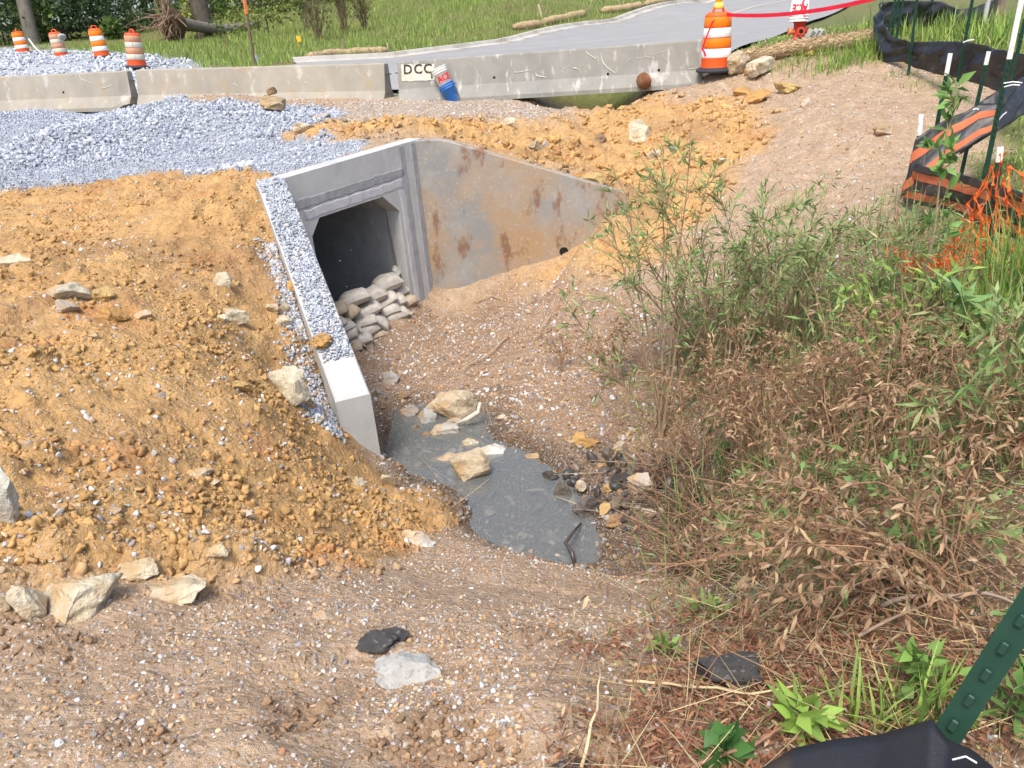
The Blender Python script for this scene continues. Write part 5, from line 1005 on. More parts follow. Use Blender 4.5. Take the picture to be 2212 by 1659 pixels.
# foreground pieces
SLABM = mat('broken_concrete', (.40, .39, .36), .95, var=.2, vscale=18, bump=.008, bscale=60, spots=[(40, .58, .64, (.22, .21, .20), .6, (1, 1, 1))])
ASPB = mat('broken_asphalt', (.065, .062, .06), .95, var=.4, vscale=20, bump=.012, bscale=70, spots=[(45, .58, .64, (.22, .21, .20), .6, (1, 1, 1))])
rock(878, 1428, 136, 44, GY_, 'grey broken concrete slab lying in the path', cat='rubble', name='concrete_chunk', m=SLABM, tilt=.03, yaw=.1, sink=.2, cuts=6); rock(815, 1392, 84, 26, DK, 'dark asphalt piece behind the grey concrete slab', cat='rubble', name='asphalt_chunk', m=ASPB, tilt=.03); rock(850, 1376, 70, 16, DK, 'thin dark asphalt piece farther behind the concrete slab', cat='rubble', name='asphalt_chunk', m=ASPB, tilt=.03)
rock(1568, 1478, 124, 74, DK, 'large dark asphalt chunk lying in the leaf litter', cat='rubble', name='asphalt_chunk', m=ASPB, tilt=.05, sink=.1, yaw=-.2); rock(1215, 1635, 66, 46, DK, 'crumbled dark asphalt lump, left of two at the bottom', cat='rubble', name='asphalt_chunk', m=ASPB, cuts=3); rock(1262, 1640, 46, 36, DK, 'crumbled dark asphalt lump, right of two at the bottom', cat='rubble', name='asphalt_chunk', m=ASPB, cuts=3)
rock(692, 1332, 46, 18, (.42, .36, .30), 'buff flat stone in the path behind the slab'); rock(1402, 1382, 22, 22, CR, 'small cream cube of stone near the litter'); rock(1400, 1462, 34, 30, (.45, .25, .09), 'small rusty orange stone near the litter'); rock(1062, 1575, 36, 26, (.33, .23, .18), 'reddish pebble in the rut at the bottom'); rock(940, 1568, 26, 26, WH, 'white angular pebble in the rut'); rock(830, 1555, 20, 22, WH, 'small white pebble left of the rut'); rock(1388, 1530, 30, 26, WH, 'white chip at the litter edge')
# upper bank
rock(1382, 305, 46, 46, CR, 'pale angular rock standing in the eroded clay beyond the culvert', sink=.1); rock(1412, 352, 30, 24, CR, 'cream cobble below the pale angular rock'); rock(1592, 160, 54, 42, TN, 'smooth rounded tan boulder beside the large drum', sink=.05, lo=.65, hi=.9); rock(1641, 165, 54, 38, CR, 'cream angular boulder right of the rounded tan one', sink=.05); rock(1618, 162, 20, 20, OR, 'small orange stone between the two boulders by the drum')
rock(592, 238, 50, 26, (.36, .28, .17), 'tan slab lying on the gravel pile', sink=-.1); rock(592, 222, 20, 16, (.17, .10, .07), 'dark brown lump on the tan slab', sink=-1.0, cuts=3); rock(692, 262, 42, 14, GY_, 'flat grey stone at the gravel pile foot'); rock(714, 268, 30, 12, (.24, .23, .20), 'dark flat stone at the gravel pile foot'); rock(657, 290, 46, 24, CR, 'cream rock between gravel pile and clay'); rock(742, 262, 20, 10, SL, 'dark slate chip near the barrier gap'); rock(795, 262, 30, 16, GY_, 'grey rock in the chips before the barrier'); rock(1098, 278, 34, 20, CR, 'cream stone on the clay before the barrier'); rock(1160, 334, 34, 20, (.42, .37, .27), 'buff stone in the gully behind the wing'); rock(1296, 312, 30, 26, BR, 'brown stone in the gully'); rock(1178, 318, 20, 20, GY_, 'grey stone in the gully')
rock(1905, 290, 36, 26, (.44, .34, .24), 'tan flat stone on the brown slope'); rock(1742, 228, 24, 20, (.50, .44, .36), 'cream stone on the brown slope'); rock(1452, 330, 20, 16, SL, 'dark stone on the clay slope'); rock(1560, 352, 26, 14, CR, 'flat cream stone on the clay slope'); rock(1700, 200, 50, 20, YC, 'yellow clay slab below the straw roll'); rock(1605, 205, 40, 20, OR, 'orange clay block below the large drum', cuts=4); rock(1635, 222, 60, 26, OR, 'larger orange clay block below the large drum', cuts=4); rock(1918, 130, 22, 14, OR, 'orange stone at the far fence corner'); rock(1932, 126, 16, 14, GY_, 'grey stone at the far fence corner'); rock(1750, 120, 22, 12, OR, 'orange stone in front of the straw roll')
rock(1255, 388, 40, 20, OR, 'orange clay block above the wing wall top', cuts=4); rock(1280, 398, 60, 22, YC, 'yellow clay block at the wing wall end', cuts=4)
# lump stuck on the wall top
tq = .80; pq = HL + (E1 - HL) * tq + (-nl((E1 - HL) / Lw)) * .22; v_, f_ = rockshape(777, ICO4, 2, .7, .9, .35); o = MB().add(v_ * np.array([.09, .12, .07]), f_.tolist()).build('clay_clod', rockmat(OR), loc=(pq[0], pq[1], Z_HL + (Z_E1 - Z_HL) * tq + .05)); tag(o, 'orange clay lump stuck on the wing wall top', 'clay')

# ------------------------------------------------------------------ sandbags
BAGM = mat('sandbag_cloth', (.46, .43, .38), .85, var=.14, vscale=6, bump=.006, bscale=45, spots=[(5, .52, .66, (.27, .19, .11), .65, (1, 1, 1)), (16, .60, .70, (.20, .15, .10), .5, (1, 1, 1))])
BAGB = mat('muddy_sandbag_cloth', (.40, .33, .24), .85, var=.15, vscale=6, bump=.004, bscale=70, spots=[(5, .48, .62, (.22, .15, .08), .75, (1, 1, 1))])
TIE = mat('bag_tie', (.40, .35, .27), .9, var=.3)
def sandbag(zx, zy, w, h, ang_, o_, label, tied=False, mtl=None, deep=1.0, seed=0):
    u, v = 691.3 + .2208 * zx, 553 + .2208 * zy; d = ray(u, v); a = HL + nh * o_; t = (nh @ a) / (nh @ d[:2]); c = np.array([0, 0, CZ]) + t * d; k = np.linalg.norm(c - np.array([0, 0, CZ])) / F_PX * .2208
    r = np.random.default_rng(seed); yaw = r.normal(0, .22)
    Lx, Tz, Wy = w * k / 2 * 1.10, h * k / 2 * 1.08, .125 * deep; Tz = min(Tz, Lx * .62)
    n, m = 28, 20; s = np.linspace(-1, 1, n)[:, None]; q = np.linspace(-1, 1, m)[None, :]
    wid = 1 - .10 * np.abs(s) ** 3 + .05 * (np.abs(s) > .93); f = (np.clip(1 - np.abs(s) ** 3.2, 0, 1) * np.clip(1 - np.abs(q) ** 3.0, 0, 1)) ** .5
    if tied: e = np.clip((s - .45) / .4, 0, 1); wid = wid * (1 - .75 * np.sin(e * math.pi * .5) + .55 * np.clip((s - .85) / .15, 0, 1)); f = f * (1 - .5 * e)
    x = s * Lx * (1 - .08 * q * q); y = q * Wy * wid; ph = seed * 1.7
    crease = .10 * np.sin(s * 5 + ph + 2 * q) * np.exp(-((np.abs(s) - .75) / .2) ** 2) + .16 * fbm(s * 2.4 + ph + 0 * q, q * 2.0 + 0 * s, seed, 4) + .10 * np.sin(q * 11 + ph) * np.clip(np.abs(s) - .55, 0, 1) * 2
    zt = Tz * (f * (1 + crease) + .02); zb = -Tz * (f * (.9 + .5 * crease) + .02); sag = -.16 * Tz * s * s + .10 * Tz * np.sin(s * 2 + ph)
    D3 = np.array([dh[0] * .45 + .55, dh[1] * .45, 0]); D3 /= np.linalg.norm(D3); D3 = np.array([D3[0] * math.cos(yaw) - D3[1] * math.sin(yaw), D3[0] * math.sin(yaw) + D3[1] * math.cos(yaw), 0]); U3 = np.array([0, 0, 1.0]); N3 = np.cross(U3, D3)
    al = math.radians(ang_ * .8); X = D3 * math.cos(al) + U3 * math.sin(al); Zv = U3 * math.cos(al) - D3 * math.sin(al); tl = r.uniform(.05, .35); Y2 = N3 * math.cos(tl) + Zv * math.sin(tl); Z2 = Zv * math.cos(tl) - N3 * math.sin(tl)
    root = empty('sandbag', c + N3 * .05, np.stack([X, Y2, Z2], 1)); mb = MB(); mb.grid(np.stack([x, y, zt + sag], -1)); mb.grid(np.stack([x, y, zb + sag], -1)[::-1]); mb.build('sack', mtl or BAGM, root, True)
    if tied: MB().tube([(Lx * .80, .04 * math.cos(p_), .03 * math.sin(p_) - .1 * Tz) for p_ in np.linspace(0, 6.3, 12)], .007, 5).build('tie_cord', TIE, root)
    else:
        ys = np.linspace(-1, 1, 9); g = np.stack([np.stack([Lx * (1 - .08 * ys ** 2) * (1 + .035 * e_) , ys * Wy * .93, -.16 * Tz + .10 * Tz * math.sin(2 + ph) + .010 * np.sin(ys * 6 + seed + e_)], 1) for e_ in (-1, 0, 1)], 0); MB().grid(g).build('seam', mtl or BAGM, root, True)
    return tag(root, label, 'sandbag', 'sandbags in the culvert mouth')
SB = [(765, 148, 110, 150, -70, .16, 'rolled-up sandbag standing on top of the stack', 1, 0), (820, 215, 60, 70, 80, .2, 'half-hidden sandbag under the rolled-up one', 0, 1), (660, 282, 285, 150, 20, .12, 'plump sandbag right below the rolled-up one', 0, 0), (835, 268, 110, 66, -8, .14, 'small folded sandbag end at the upper right', 0, 0), (800, 340, 175, 84, 4, .10, 'level sandbag at the right, under the folded end', 0, 0),
  (525, 400, 235, 142, 22, .12, 'sandbag in the middle of the top course', 0, 0), (335, 425, 290, 130, 20, .12, 'wrinkled sandbag at the left of the top course', 0, 0), (635, 440, 225, 86, 30, .06, 'narrow slanting sandbag wedged in the middle', 0, 0), (755, 440, 165, 104, 12, .02, 'sandbag in the second course, second from the right', 0, 0), (872, 442, 165, 116, 24, .02, 'brown-stained sandbag at the right end of the second course', 0, 1),
  (305, 548, 150, 120, 42, .06, 'brown muddy sandbag tilted at the left of the stack', 0, 1), (450, 545, 280, 112, 18, .05, 'long sandbag, third course, left of centre', 0, 0), (682, 530, 190, 112, 12, .0, 'square sandbag in the third course at the centre', 0, 0), (745, 582, 245, 128, 20, -.04, 'plump sandbag low at the right', 0, 0), (432, 640, 230, 92, 14, .0, 'sandbag with an open lip, fourth course', 0, 0),
  (478, 712, 195, 118, 10, -.04, 'round full sandbag low in the centre', 0, 0), (600, 655, 175, 90, -58, -.10, 'empty sandbag sleeve hanging down the front', 0, 0), (262, 682, 135, 92, 22, .0, 'sandbag touching the wing wall, fourth course', 0, 0), (700, 700, 125, 92, -10, -.08, 'sandbag with a gathered tied end low at the right', 1, 0), (315, 745, 165, 112, 10, -.05, 'sandbag with a tied neck facing out low at the left', 1, 0),
  (562, 775, 175, 76, 18, -.08, 'muddy sandbag at the very bottom of the centre', 0, 1), (385, 815, 220, 104, 14, -.08, 'sandbag in the bottom course at the left', 0, 0), (190, 520, 135, 110, 14, .1, 'folded sandbag at the upper left by the wing wall', 0, 1), (475, 850, 115, 74, 6, -.12, 'tied muddy sandbag end at the bottom', 1, 1), (370, 885, 135, 92, 8, -.12, 'lowest ragged sandbag at the foot of the wing wall', 1, 1), (868, 560, 70, 130, 60, -.03, 'thin sandbag leaning on the right jamb', 0, 1), (200, 632, 90, 62, 10, .03, 'small sandbag end squeezed against the wing wall', 0, 0)]
for i, (zx, zy, w, h, a_, o_, lab, td, br) in enumerate(SB): sandbag(zx, zy, w, h, a_, o_, lab, bool(td), BAGB if br else None, seed=40 + i)
# ------------------------------------------------------------------ plants
BLADE = [(np.array([(-.5, 0, 0), (.5, 0, 0), (-.36, .10, .55), (.36, .10, .55), (0, .42, 1.0)]), np.array([[0, 1, 3], [0, 3, 2], [2, 3, 4]]))]
LEAFP = [(np.array([(0, 0, 0), (-.5, .35, .10), (0, .42, .02), (.5, .35, .10), (0, 1.0, -.06)]), np.array([[0, 3, 2], [0, 2, 1], [1, 2, 4], [2, 3, 4]])),
         (np.array([(0, 0, 0), (-.5, .45, .16), (0, .5, 0), (.5, .45, .16), (.1, 1.0, -.22)]), np.array([[0, 3, 2], [0, 2, 1], [1, 2, 4], [2, 3, 4]]))]
CURLP = [(np.array([(0, 0, 0), (-.5, .3, .35), (0, .35, 0), (.5, .3, .35), (-.35, .75, .15), (.35, .75, .2), (.15, 1.0, -.45)]), np.array([[0, 3, 2], [0, 2, 1], [1, 2, 4], [2, 3, 5], [2, 5, 4], [4, 5, 6]])),
         (np.array([(0, 0, 0), (-.4, .3, .1), (.1, .35, .3), (.5, .35, -.1), (-.3, .7, -.4), (.4, .7, -.3), (.1, .95, -.9)]), np.array([[0, 3, 2], [0, 2, 1], [1, 2, 4], [2, 3, 5], [2, 5, 4], [4, 5, 6]]))]
def frames(d, r, up_bias=0.3):
    """rotations whose y axis follows d, with a random twist"""
    n = len(d); Y = d / (np.linalg.norm(d, axis=1)[:, None] + 1e-9); a = r.normal(0, 1, (n, 3)); a[:, 2] += up_bias * 3; X = np.cross(Y, a); X /= np.linalg.norm(X, axis=1)[:, None] + 1e-9; Zv = np.cross(X, Y); return np.stack([X, Y, Zv], 2)
def zrot(n, r, lean=.35):
    a = r.uniform(0, 2 * math.pi, n); b = r.normal(0, lean, n); ca, sa, cb, sb = np.cos(a), np.sin(a), np.cos(b), np.sin(b); M = np.zeros((n, 3, 3)); M[:, 0, 0] = ca; M[:, 0, 1] = -sa * cb; M[:, 0, 2] = sa * sb; M[:, 1, 0] = sa; M[:, 1, 1] = ca * cb; M[:, 1, 2] = -ca * sb; M[:, 2, 1] = sb; M[:, 2, 2] = cb; return M
GREENS = [(.23, .35, .07), (.17, .29, .055), (.30, .41, .09), (.11, .20, .045), (.34, .38, .12)]
def grass(name, label, x, y, r, h, w, cols, cat='grass', lean=.35, lift=0.0):
    n = len(x); z = Hn(x, y) + lift; V, F, C = inst(BLADE, np.zeros(n, int), np.stack([x, y, z - .01], 1), zrot(n, r, lean), np.stack([w, h * r.uniform(.2, 1.0, n), h], 1), cols); o = link(name, raw_mesh(name, V, F, C), LEAF); return tag(o, label, cat, kind='stuff')
def patchy(x, y, f, s): return np.clip(.5 + 1.0 * fbm(x * f, y * f, s, 4), 0, 1)
x, y, r = sample(170000, 19, 60, -34, 38, .45, 91); Z = zones(x, y); k = (Z['far'] > .5) & (Z['road'] < .5) & (Z['groad'] < .45) & (poly_sd(x, y, Zroad) < -.55) & (Z['lawn'] < .3); x, y = x[k], y[k]; n = len(x); t = patchy(x, y, .22, 92); rad = np.hypot(x, y)
mown = sstep(-14, -17, x) * sstep(38, 42, y); c = pal(r, n, GREENS, (4, 3, 4, 1.2, 1.6), .2); c = c * (1 - .30 * t[:, None]) + np.array((.24, .20, .09)) * (.28 * t[:, None])
k = r.random(n) < .62; x, y, t, rad, c, mown = x[k], y[k], t[k], rad[k], c[k], mown[k]; n = len(x)
grass('hill_grass', 'tall bright grass on the bank beyond the road', x, y, r, (.14 + .22 * patchy(x, y, .35, 93)) * r.uniform(.6, 1.3, n) * (1 - .65 * mown), r.uniform(.014, .03, n), c)
x, y, r = sample(90000, 4.0, 24, 8, 46, .45, 94); Z = zones(x, y); k = (r.random(len(x)) < Z['lawn'] * np.clip(.5 + .9 * fbm(x * .8, y * .8, 95, 3), .12, 1)) & (poly_sd(x, y, Zroad) < -.1); x, y = x[k], y[k]; n = len(x)
c = pal(r, n, GREENS + [(.33, .28, .14)], (4, 3, 4, 1, 3, 2.2), .2)
grass('lawn', 'short mown grass round the hydrant and behind the silt fences', x, y, r, r.uniform(.03, .09, n) * (1 + .2 * (np.hypot(x, y) > 12)), r.uniform(.007, .016, n) * (1 + np.hypot(x, y) / 14), c, lean=.6)
# tufts along the straw roll and weeds at the far fence
def tuft(u, v, spread, n, h, w, label, seed, cols=GREENS, wts=(4, 3, 4, 2, 2), lean=.5, name='grass_tuft', r0=None, cat='grass', group='grass tufts'):
    r = np.random.default_rng(seed); g = gp(u, v) if r0 is None else P(u, v, r=r0)[:2]; x = g[0] + r.normal(0, spread, n); y = g[1] + r.normal(0, spread * .6, n); z = Hn(x, y); c0 = np.array([g[0], g[1], gz(*g)])
    V, F, C = inst(BLADE, np.zeros(n, int), np.stack([x, y, z - .01], 1) - c0, zrot(n, r, lean), np.stack([w * r.uniform(.6, 1.4, n), h * r.uniform(.2, .9, n), h * r.uniform(.5, 1.15, n)], 1), pal(r, n, cols, wts)); o = link(name, raw_mesh(name, V, F, C), LEAF, loc=c0); o['kind'] = 'stuff'; return tag(o, label, cat, group)
tuft(1765, 120, .28, 240, .26, .014, 'long grass tuft in front of the straw roll', 1); tuft(1850, 132, .30, 260, .24, .014, 'spreading grass tuft near the far fence corner', 2); tuft(1885, 112, .22, 200, .35, .014, 'tall grass at the end of the straw roll', 3); tuft(1800, 146, .22, 160, .20, .014, 'low grass tuft on the dirt below the straw roll', 4); tuft(1700, 138, .12, 50, .14, .012, 'small weed below the straw roll', 5)
tuft(1940, 165, .16, 60, .13, .010, 'sparse green sprig on the dirt by the long fabric', 6); tuft(2010, 185, .30, 110, .12, .010, 'thin grass patch on the dirt by the long fabric', 7); tuft(1930, 72, .2, 160, .35, .016, 'grass grown up inside the far fence corner', 8); tuft(2060, 66, 1.0, 420, .42, .022, 'weeds along the foot of the sagging far fabric', 9); tuft(2180, 90, .8, 420, .5, .025, 'rank weeds round the utility cabinet', 10)
tuft(2192, 690, .12, 230, .8, .010, 'tall bright grass clump right of the netted post', 11, lean=.22); tuft(2160, 720, .2, 160, .45, .010, 'thinner grass clump at the foot of the netted post', 12, lean=.4)
tuft(1985, 1560, .07, 70, .22, .010, 'green grass tuft beside the near corner fabric', 14, lean=.7); tuft(1870, 1570, .05, 45, .16, .008, 'small grass tuft left of the near corner fabric', 15, lean=.7); tuft(1330, 1590, .03, 12, .24, .004, 'dry straw tuft at the bottom centre', 16, cols=[(.50, .40, .20), (.42, .33, .17)], wts=(1, 1), lean=1.1); tuft(1700, 450, .06, 24, .2, .012, 'lone green sprig on the brown slope', 17)

def bez(a, b, c, n=9): t = np.linspace(0, 1, n)[:, None]; return (1 - t) ** 2 * a + 2 * t * (1 - t) * b + t * t * c
def shrub(base, stems, label, cat='shrub', name='shrub', seed=0, twigs=7, tlen=.4, leaf=(.09, .016), nleaf=9, lcols=GREENS, lw=(3, 4, 3, 2, 1), scol=(.20, .13, .08), rad=.012, curl=False, droop=.15, bare=.3, group=None, twig_rad=.004):
    """stems: list of (mid offset, tip offset) from the base; twigs with leaves along each"""
    r = np.random.default_rng(seed); base = np.array(base, float); SV = MB(); LP, LD = [], []
    for mid, tip in stems:
        c = bez(np.zeros(3) + np.array([*r.normal(0, .05, 2), -.06]), np.array(mid), np.array(tip), 11); c[1:] += r.normal(0, .008, (10, 3)); SV.tube(c, np.linspace(rad, rad * .3, 11), 5, False)
        segs = [c]
        for q in range(twigs):
            t = r.uniform(bare, .98); i = int(t * 10); p = c[i] + (c[min(10, i + 1)] - c[i]) * (t * 10 - i); d = c[min(10, i + 1)] - c[max(0, i - 1)]; d = d / (np.linalg.norm(d) + 1e-9) + r.normal(0, .6, 3); d /= np.linalg.norm(d); L = tlen * r.uniform(.5, 1.2) * (1.15 - .6 * t)
            e = p + d * L + np.array([0, 0, -droop * L]); m = p + d * L * .5 + np.array([0, 0, .08 * L]); tw = bez(p, m, e, 6); SV.tube(tw, np.linspace(twig_rad, twig_rad * .4, 6), 3, False); segs.append(tw)
        for s in segs:
            k = max(2, int(nleaf * r.uniform(.6, 1.3))); t = r.uniform(.15 if len(s) == 6 else .45, 1, k) * (len(s) - 1.001); i = t.astype(int); p = s[i] + (s[i + 1] - s[i]) * (t - i)[:, None]; d = s[i + 1] - s[i]; d /= np.linalg.norm(d, axis=1)[:, None] + 1e-9; LP.append(p); LD.append(d * .7 + r.normal(0, .55, (k, 3)) + np.array([0, 0, -.25 if curl else -.05]))
    P_, D_ = np.concatenate(LP), np.concatenate(LD); n = len(P_); pro = CURLP if curl else LEAFP
    root = empty(name, base); so = SV.build('stems', mat('stem_%s' % label[:18].replace(' ', '_'), scol, .85, var=.3, vscale=25), root); so['kind'] = 'stuff'
    sc_ = np.stack([leaf[1] * r.uniform(.7, 1.3, n), leaf[0] * r.uniform(.55, 1.25, n), leaf[1] * r.uniform(.7, 1.5, n)], 1); V, F, C = inst(pro, r.integers(0, 2, n), P_, frames(D_, r), sc_, pal(r, n, lcols, lw)); lo_ = link('leaves', raw_mesh('leaves', V, F, C), LEAF, root); lo_['kind'] = 'stuff'
    return tag(root, label, cat, group)
def fan(n, h, spread, lean=(0, 0), seed=0, arch=0.0):
    r = np.random.default_rng(seed); out = []
    for i in range(n):
        a = r.uniform(0, 2 * math.pi); s = spread * r.uniform(.3, 1.0); hh = h * r.uniform(.65, 1.05); t = np.array([math.cos(a) * s + lean[0] * hh, math.sin(a) * s * .7 + lean[1] * hh, hh * (1 - arch * r.uniform(.3, 1))]); m = np.array([t[0] * .30, t[1] * .30, hh * (.62 + .25 * arch)]) + r.normal(0, .13, 3) * hh; out.append((m, t))
    return out
WIL = [(.21, .31, .10), (.16, .27, .08), (.27, .36, .14), (.11, .19, .06), (.32, .35, .15)]
DRYC = [(.31, .18, .10), (.38, .25, .14), (.22, .125, .075), (.46, .34, .20), (.27, .20, .12)]
B_ = lambda u, v: gxyz(u, v)
shrub(B_(1435, 950), [((-.15, .1, .9), (-.35, .35, 1.75)), ((.05, .2, 1.1), (.10, .5, 2.2)), ((.15, .2, 1.0), (.45, .5, 2.0)), ((-.3, .0, .55), (-.75, .25, 1.15)), ((-.1, .3, 1.0), (-.15, .7, 1.9)), ((.25, .1, .9), (.75, .3, 1.65)), ((.1, .1, 1.0), (.25, .3, 2.35))], 'tallest willow with a leaning bare stem at the stream edge', seed=1, twigs=16, tlen=.5, leaf=(.10, .014), nleaf=10, lcols=WIL, scol=(.26, .18, .11), rad=.011, bare=.35)
shrub(B_(1560, 880), fan(11, 1.7, .75, (.0, .1), 2), 'green willow just right of the tallest one', seed=2, twigs=13, tlen=.45, leaf=(.095, .014), nleaf=9, lcols=WIL, scol=(.26, .2, .11), bare=.3, rad=.008)
shrub(B_(1680, 780), fan(8, 1.35, .8, (.05, .1), 3), 'bushy willow in the middle of the thicket top', seed=3, twigs=14, tlen=.42, leaf=(.09, .014), nleaf=9, lcols=WIL, scol=(.26, .2, .11), rad=.008)
shrub(B_(1820, 740), fan(8, .85, .75, (.0, .1), 4), 'low willow below the orange net', seed=4, twigs=13, tlen=.4, leaf=(.09, .015), nleaf=9, lcols=WIL, scol=(.26, .2, .11), rad=.008)
shrub(B_(1960, 800), fan(7, .5, .6, (.0, .05), 5), 'low leafy shrub beside the fallen net', seed=5, twigs=12, tlen=.35, leaf=(.08, .022), nleaf=7, lcols=GREENS, scol=(.22, .15, .09))
shrub(B_(1520, 800), fan(6, 1.2, .6, (-.15, .25), 6), 'thin willow shoots behind the tallest willow', seed=6, twigs=11, tlen=.4, leaf=(.08, .012), nleaf=5, lcols=WIL, scol=(.2, .13, .08))
for i, (u, v, h, ln, lab) in enumerate(((1600, 960, 1.0, (.0, .1), 'dry brown brush right of the tallest willow'), (1650, 1000, 1.15, (.1, 0), 'dry reddish brush in the middle of the thicket'), (1760, 960, 1.05, (.3, 0), 'dry arching brush right of the thicket middle'), (1770, 1120, .8, (.25, 0), 'dry brush over the dark roots'), (1850, 1060, .95, (.25, 0), 'dry brown brush at the right bank'), (1960, 1000, .9, (-.1, .1), 'dry brush under the low leafy shrub'), (2080, 1080, .75, (.1, 0), 'dry brush close to the right frame edge'), (1900, 1230, .6, (-.3, 0), 'low dry brush above the litter'), (2050, 1300, .5, (-.5, .05), 'dry flattened brush behind the big corner post'))):
    shrub(B_(u, v), fan(11, h, .85, ln, 30 + i, .6), lab, seed=30 + i, twigs=12, tlen=.42, leaf=(.045, .011), nleaf=10, lcols=DRYC, lw=(3, 3, 2, 2, 3), scol=(.29, .165, .095), rad=.0045, curl=True, droop=.5, bare=.25, cat='dry brush', name='dry_brush', group='dry brush thicket', twig_rad=.0017)
shrub(B_(1330, 830), fan(9, .62, .28, (-.05, 0), 50), 'dead curled weeds standing on the gravel bar', seed=50, twigs=7, tlen=.25, leaf=(.045, .011), nleaf=9, lcols=DRYC, scol=(.33, .21, .11), rad=.004, curl=True, droop=.6, cat='dry weeds', name='dry_weeds', twig_rad=.0025)
shrub(B_(1215, 800), fan(6, .5, .22, (0, 0), 51), 'thin dead weeds left of the willow on the gravel bar', seed=51, twigs=6, tlen=.22, leaf=(.04, .010), nleaf=7, lcols=DRYC, scol=(.33, .21, .11), rad=.004, curl=True, droop=.6, cat='dry weeds', name='dry_weeds', twig_rad=.0025)
for i, (u, v, h, ln, lab, lf) in enumerate(((1760, 1130, .55, (.1, -.1), 'green willow shoots hanging over the dark hollow', (.09, .014)), (1850, 1290, .4, (-.2, 0), 'green willow shoots above the leaf litter', (.08, .013)), (2120, 900, .6, (.0, 0), 'green shoots among the dry brush at the right', (.09, .016)), (2200, 1010, .65, (-.1, -.1), 'pale green willow branch at the right frame edge', (.11, .017)), (1650, 1240, .4, (-.1, 0), 'small green shoots by the pale tan block', (.08, .014)), (1900, 900, .7, (.0, 0), 'green sprays inside the dry thicket', (.08, .014)), (2030, 1180, .4, (0, 0), 'green undergrowth near the right bank', (.06, .02)))):
    shrub(B_(u, v), fan(6, h, .45, ln, 60 + i, .3), lab, seed=60 + i, twigs=7, tlen=.32, leaf=lf, nleaf=7, lcols=WIL, scol=(.25, .2, .1), rad=.005, twig_rad=.0025, group='green shoots in the thicket')
# broad-leaved single plants
BRO = [(.13, .25, .06), (.17, .31, .08), (.10, .19, .05)]
p0 = P(1983, 640, r=5.9); shrub(np.array([p0[0], p0[1], gz(p0[0], p0[1])]), [((.02, .0, .75), (.10, .05, 1.55))], 'young sapling with broad leaves in front of the striped fence', 'sapling', 'sapling', 70, twigs=15, tlen=.28, leaf=(.11, .045), nleaf=7, lcols=BRO, lw=(3, 3, 2), scol=(.28, .22, .14), rad=.012, bare=.3, droop=.1)
p0 = P(2065, 760, r=4.6); shrub(np.array([p0[0], p0[1], gz(p0[0], p0[1])]), fan(2, .42, .06, (0, 0), 71), 'broad pale-leaved weed at the right of the thicket', 'weed', 'broadleaf_weed', 71, twigs=5, tlen=.14, leaf=(.20, .055), nleaf=3, lcols=[(.20, .34, .12), (.24, .38, .15)], lw=(1, 1), scol=(.2, .3, .1), rad=.007, bare=.5)
p0 = P(2110, 850, r=4.0); shrub(np.array([p0[0], p0[1], gz(p0[0], p0[1])]), fan(2, .3, .08, (0, 0), 72), 'yellowing weed below the pale-leaved weed', 'weed', 'broadleaf_weed', 72, twigs=4, tlen=.14, leaf=(.16, .04), nleaf=2, lcols=[(.45, .42, .10), (.30, .34, .10)], lw=(1, 1), scol=(.3, .3, .1), rad=.005, bare=.5)
for i, (u, v, h, lf, lab, col) in enumerate(((1725, 1590, .13, (.085, .03), 'bright seedling left of the near corner fabric', (.30, .46, .09)), (1440, 1420, .07, (.045, .022), 'small green weed at the edge of the path', (.22, .33, .09)), (1530, 1340, .08, (.05, .025), 'pale green weed above the asphalt chunk', (.28, .36, .12)), (1570, 1650, .06, (.07, .05), 'broad dark leaf plant at the bottom edge', (.08, .20, .05)), (1990, 1500, .14, (.07, .03), 'leafy weed left of the big corner post', (.20, .34, .08)), (2170, 1560, .16, (.07, .032), 'leafy weed right of the big corner post', (.16, .29, .08)), (2195, 1420, .16, (.06, .026), 'leafy weed behind the big corner post', (.16, .27, .08)), (1210 + 330, 925, .14, (.06, .022), 'small bright plant in the shade of the thicket', (.12, .26, .07)), (1560, 985, .12, (.06, .02), 'small plant under the thicket beside the stones', (.14, .28, .08)))):
    shrub(B_(u, v), fan(4, h, h * .5, (0, 0), 80 + i), lab, 'weed', 'broadleaf_weed', 80 + i, twigs=4, tlen=h * .6, leaf=lf, nleaf=3, lcols=[col, tuple(np.array(col) * .75)], lw=(1, 1), scol=(.2, .25, .1), rad=.003, bare=.3, twig_rad=.002, group='broadleaf weeds')
# undergrowth, litter, roots
x, y, r = sample(30000, 1.5, 10, 4, 46, .3, 101); Z = zones(x, y); k = r.random(len(x)) < Z['brush'] * .9 * (1 - .85 * Z['root']); x, y = x[k], y[k]; n = len(x); rad = np.hypot(x, y); hgt = r.random(n) ** 1.6 * np.where(rad < 2.6, .06, np.where(rad < 3.4, .25, .6)) * patchy(x, y, .9, 102) * 1.6
grn = np.clip(.5 + 1.3 * fbm(x * .8, y * .8, 103, 3) + .35 * (rad - 4.5) / 3, 0, 1); isg = r.random(n) < .15 + grn * .75; c = np.where(isg[:, None], pal(r, n, WIL, (3, 4, 2, 3, 1)), pal(r, n, DRYC, (3, 3, 3, 2, 3)))
d = r.normal(0, 1, (n, 3)); pos = np.stack([x, y, Hn(x, y) + .02 + hgt], 1); V, F, C = inst(LEAFP + CURLP[:0], r.integers(0, 2, n), pos, frames(d, r), np.stack([r.uniform(.006, .014, n), r.uniform(.04, .085, n), r.uniform(.01, .03, n)], 1) * np.clip(rad / 4.5, .5, 1.2)[:, None], c)
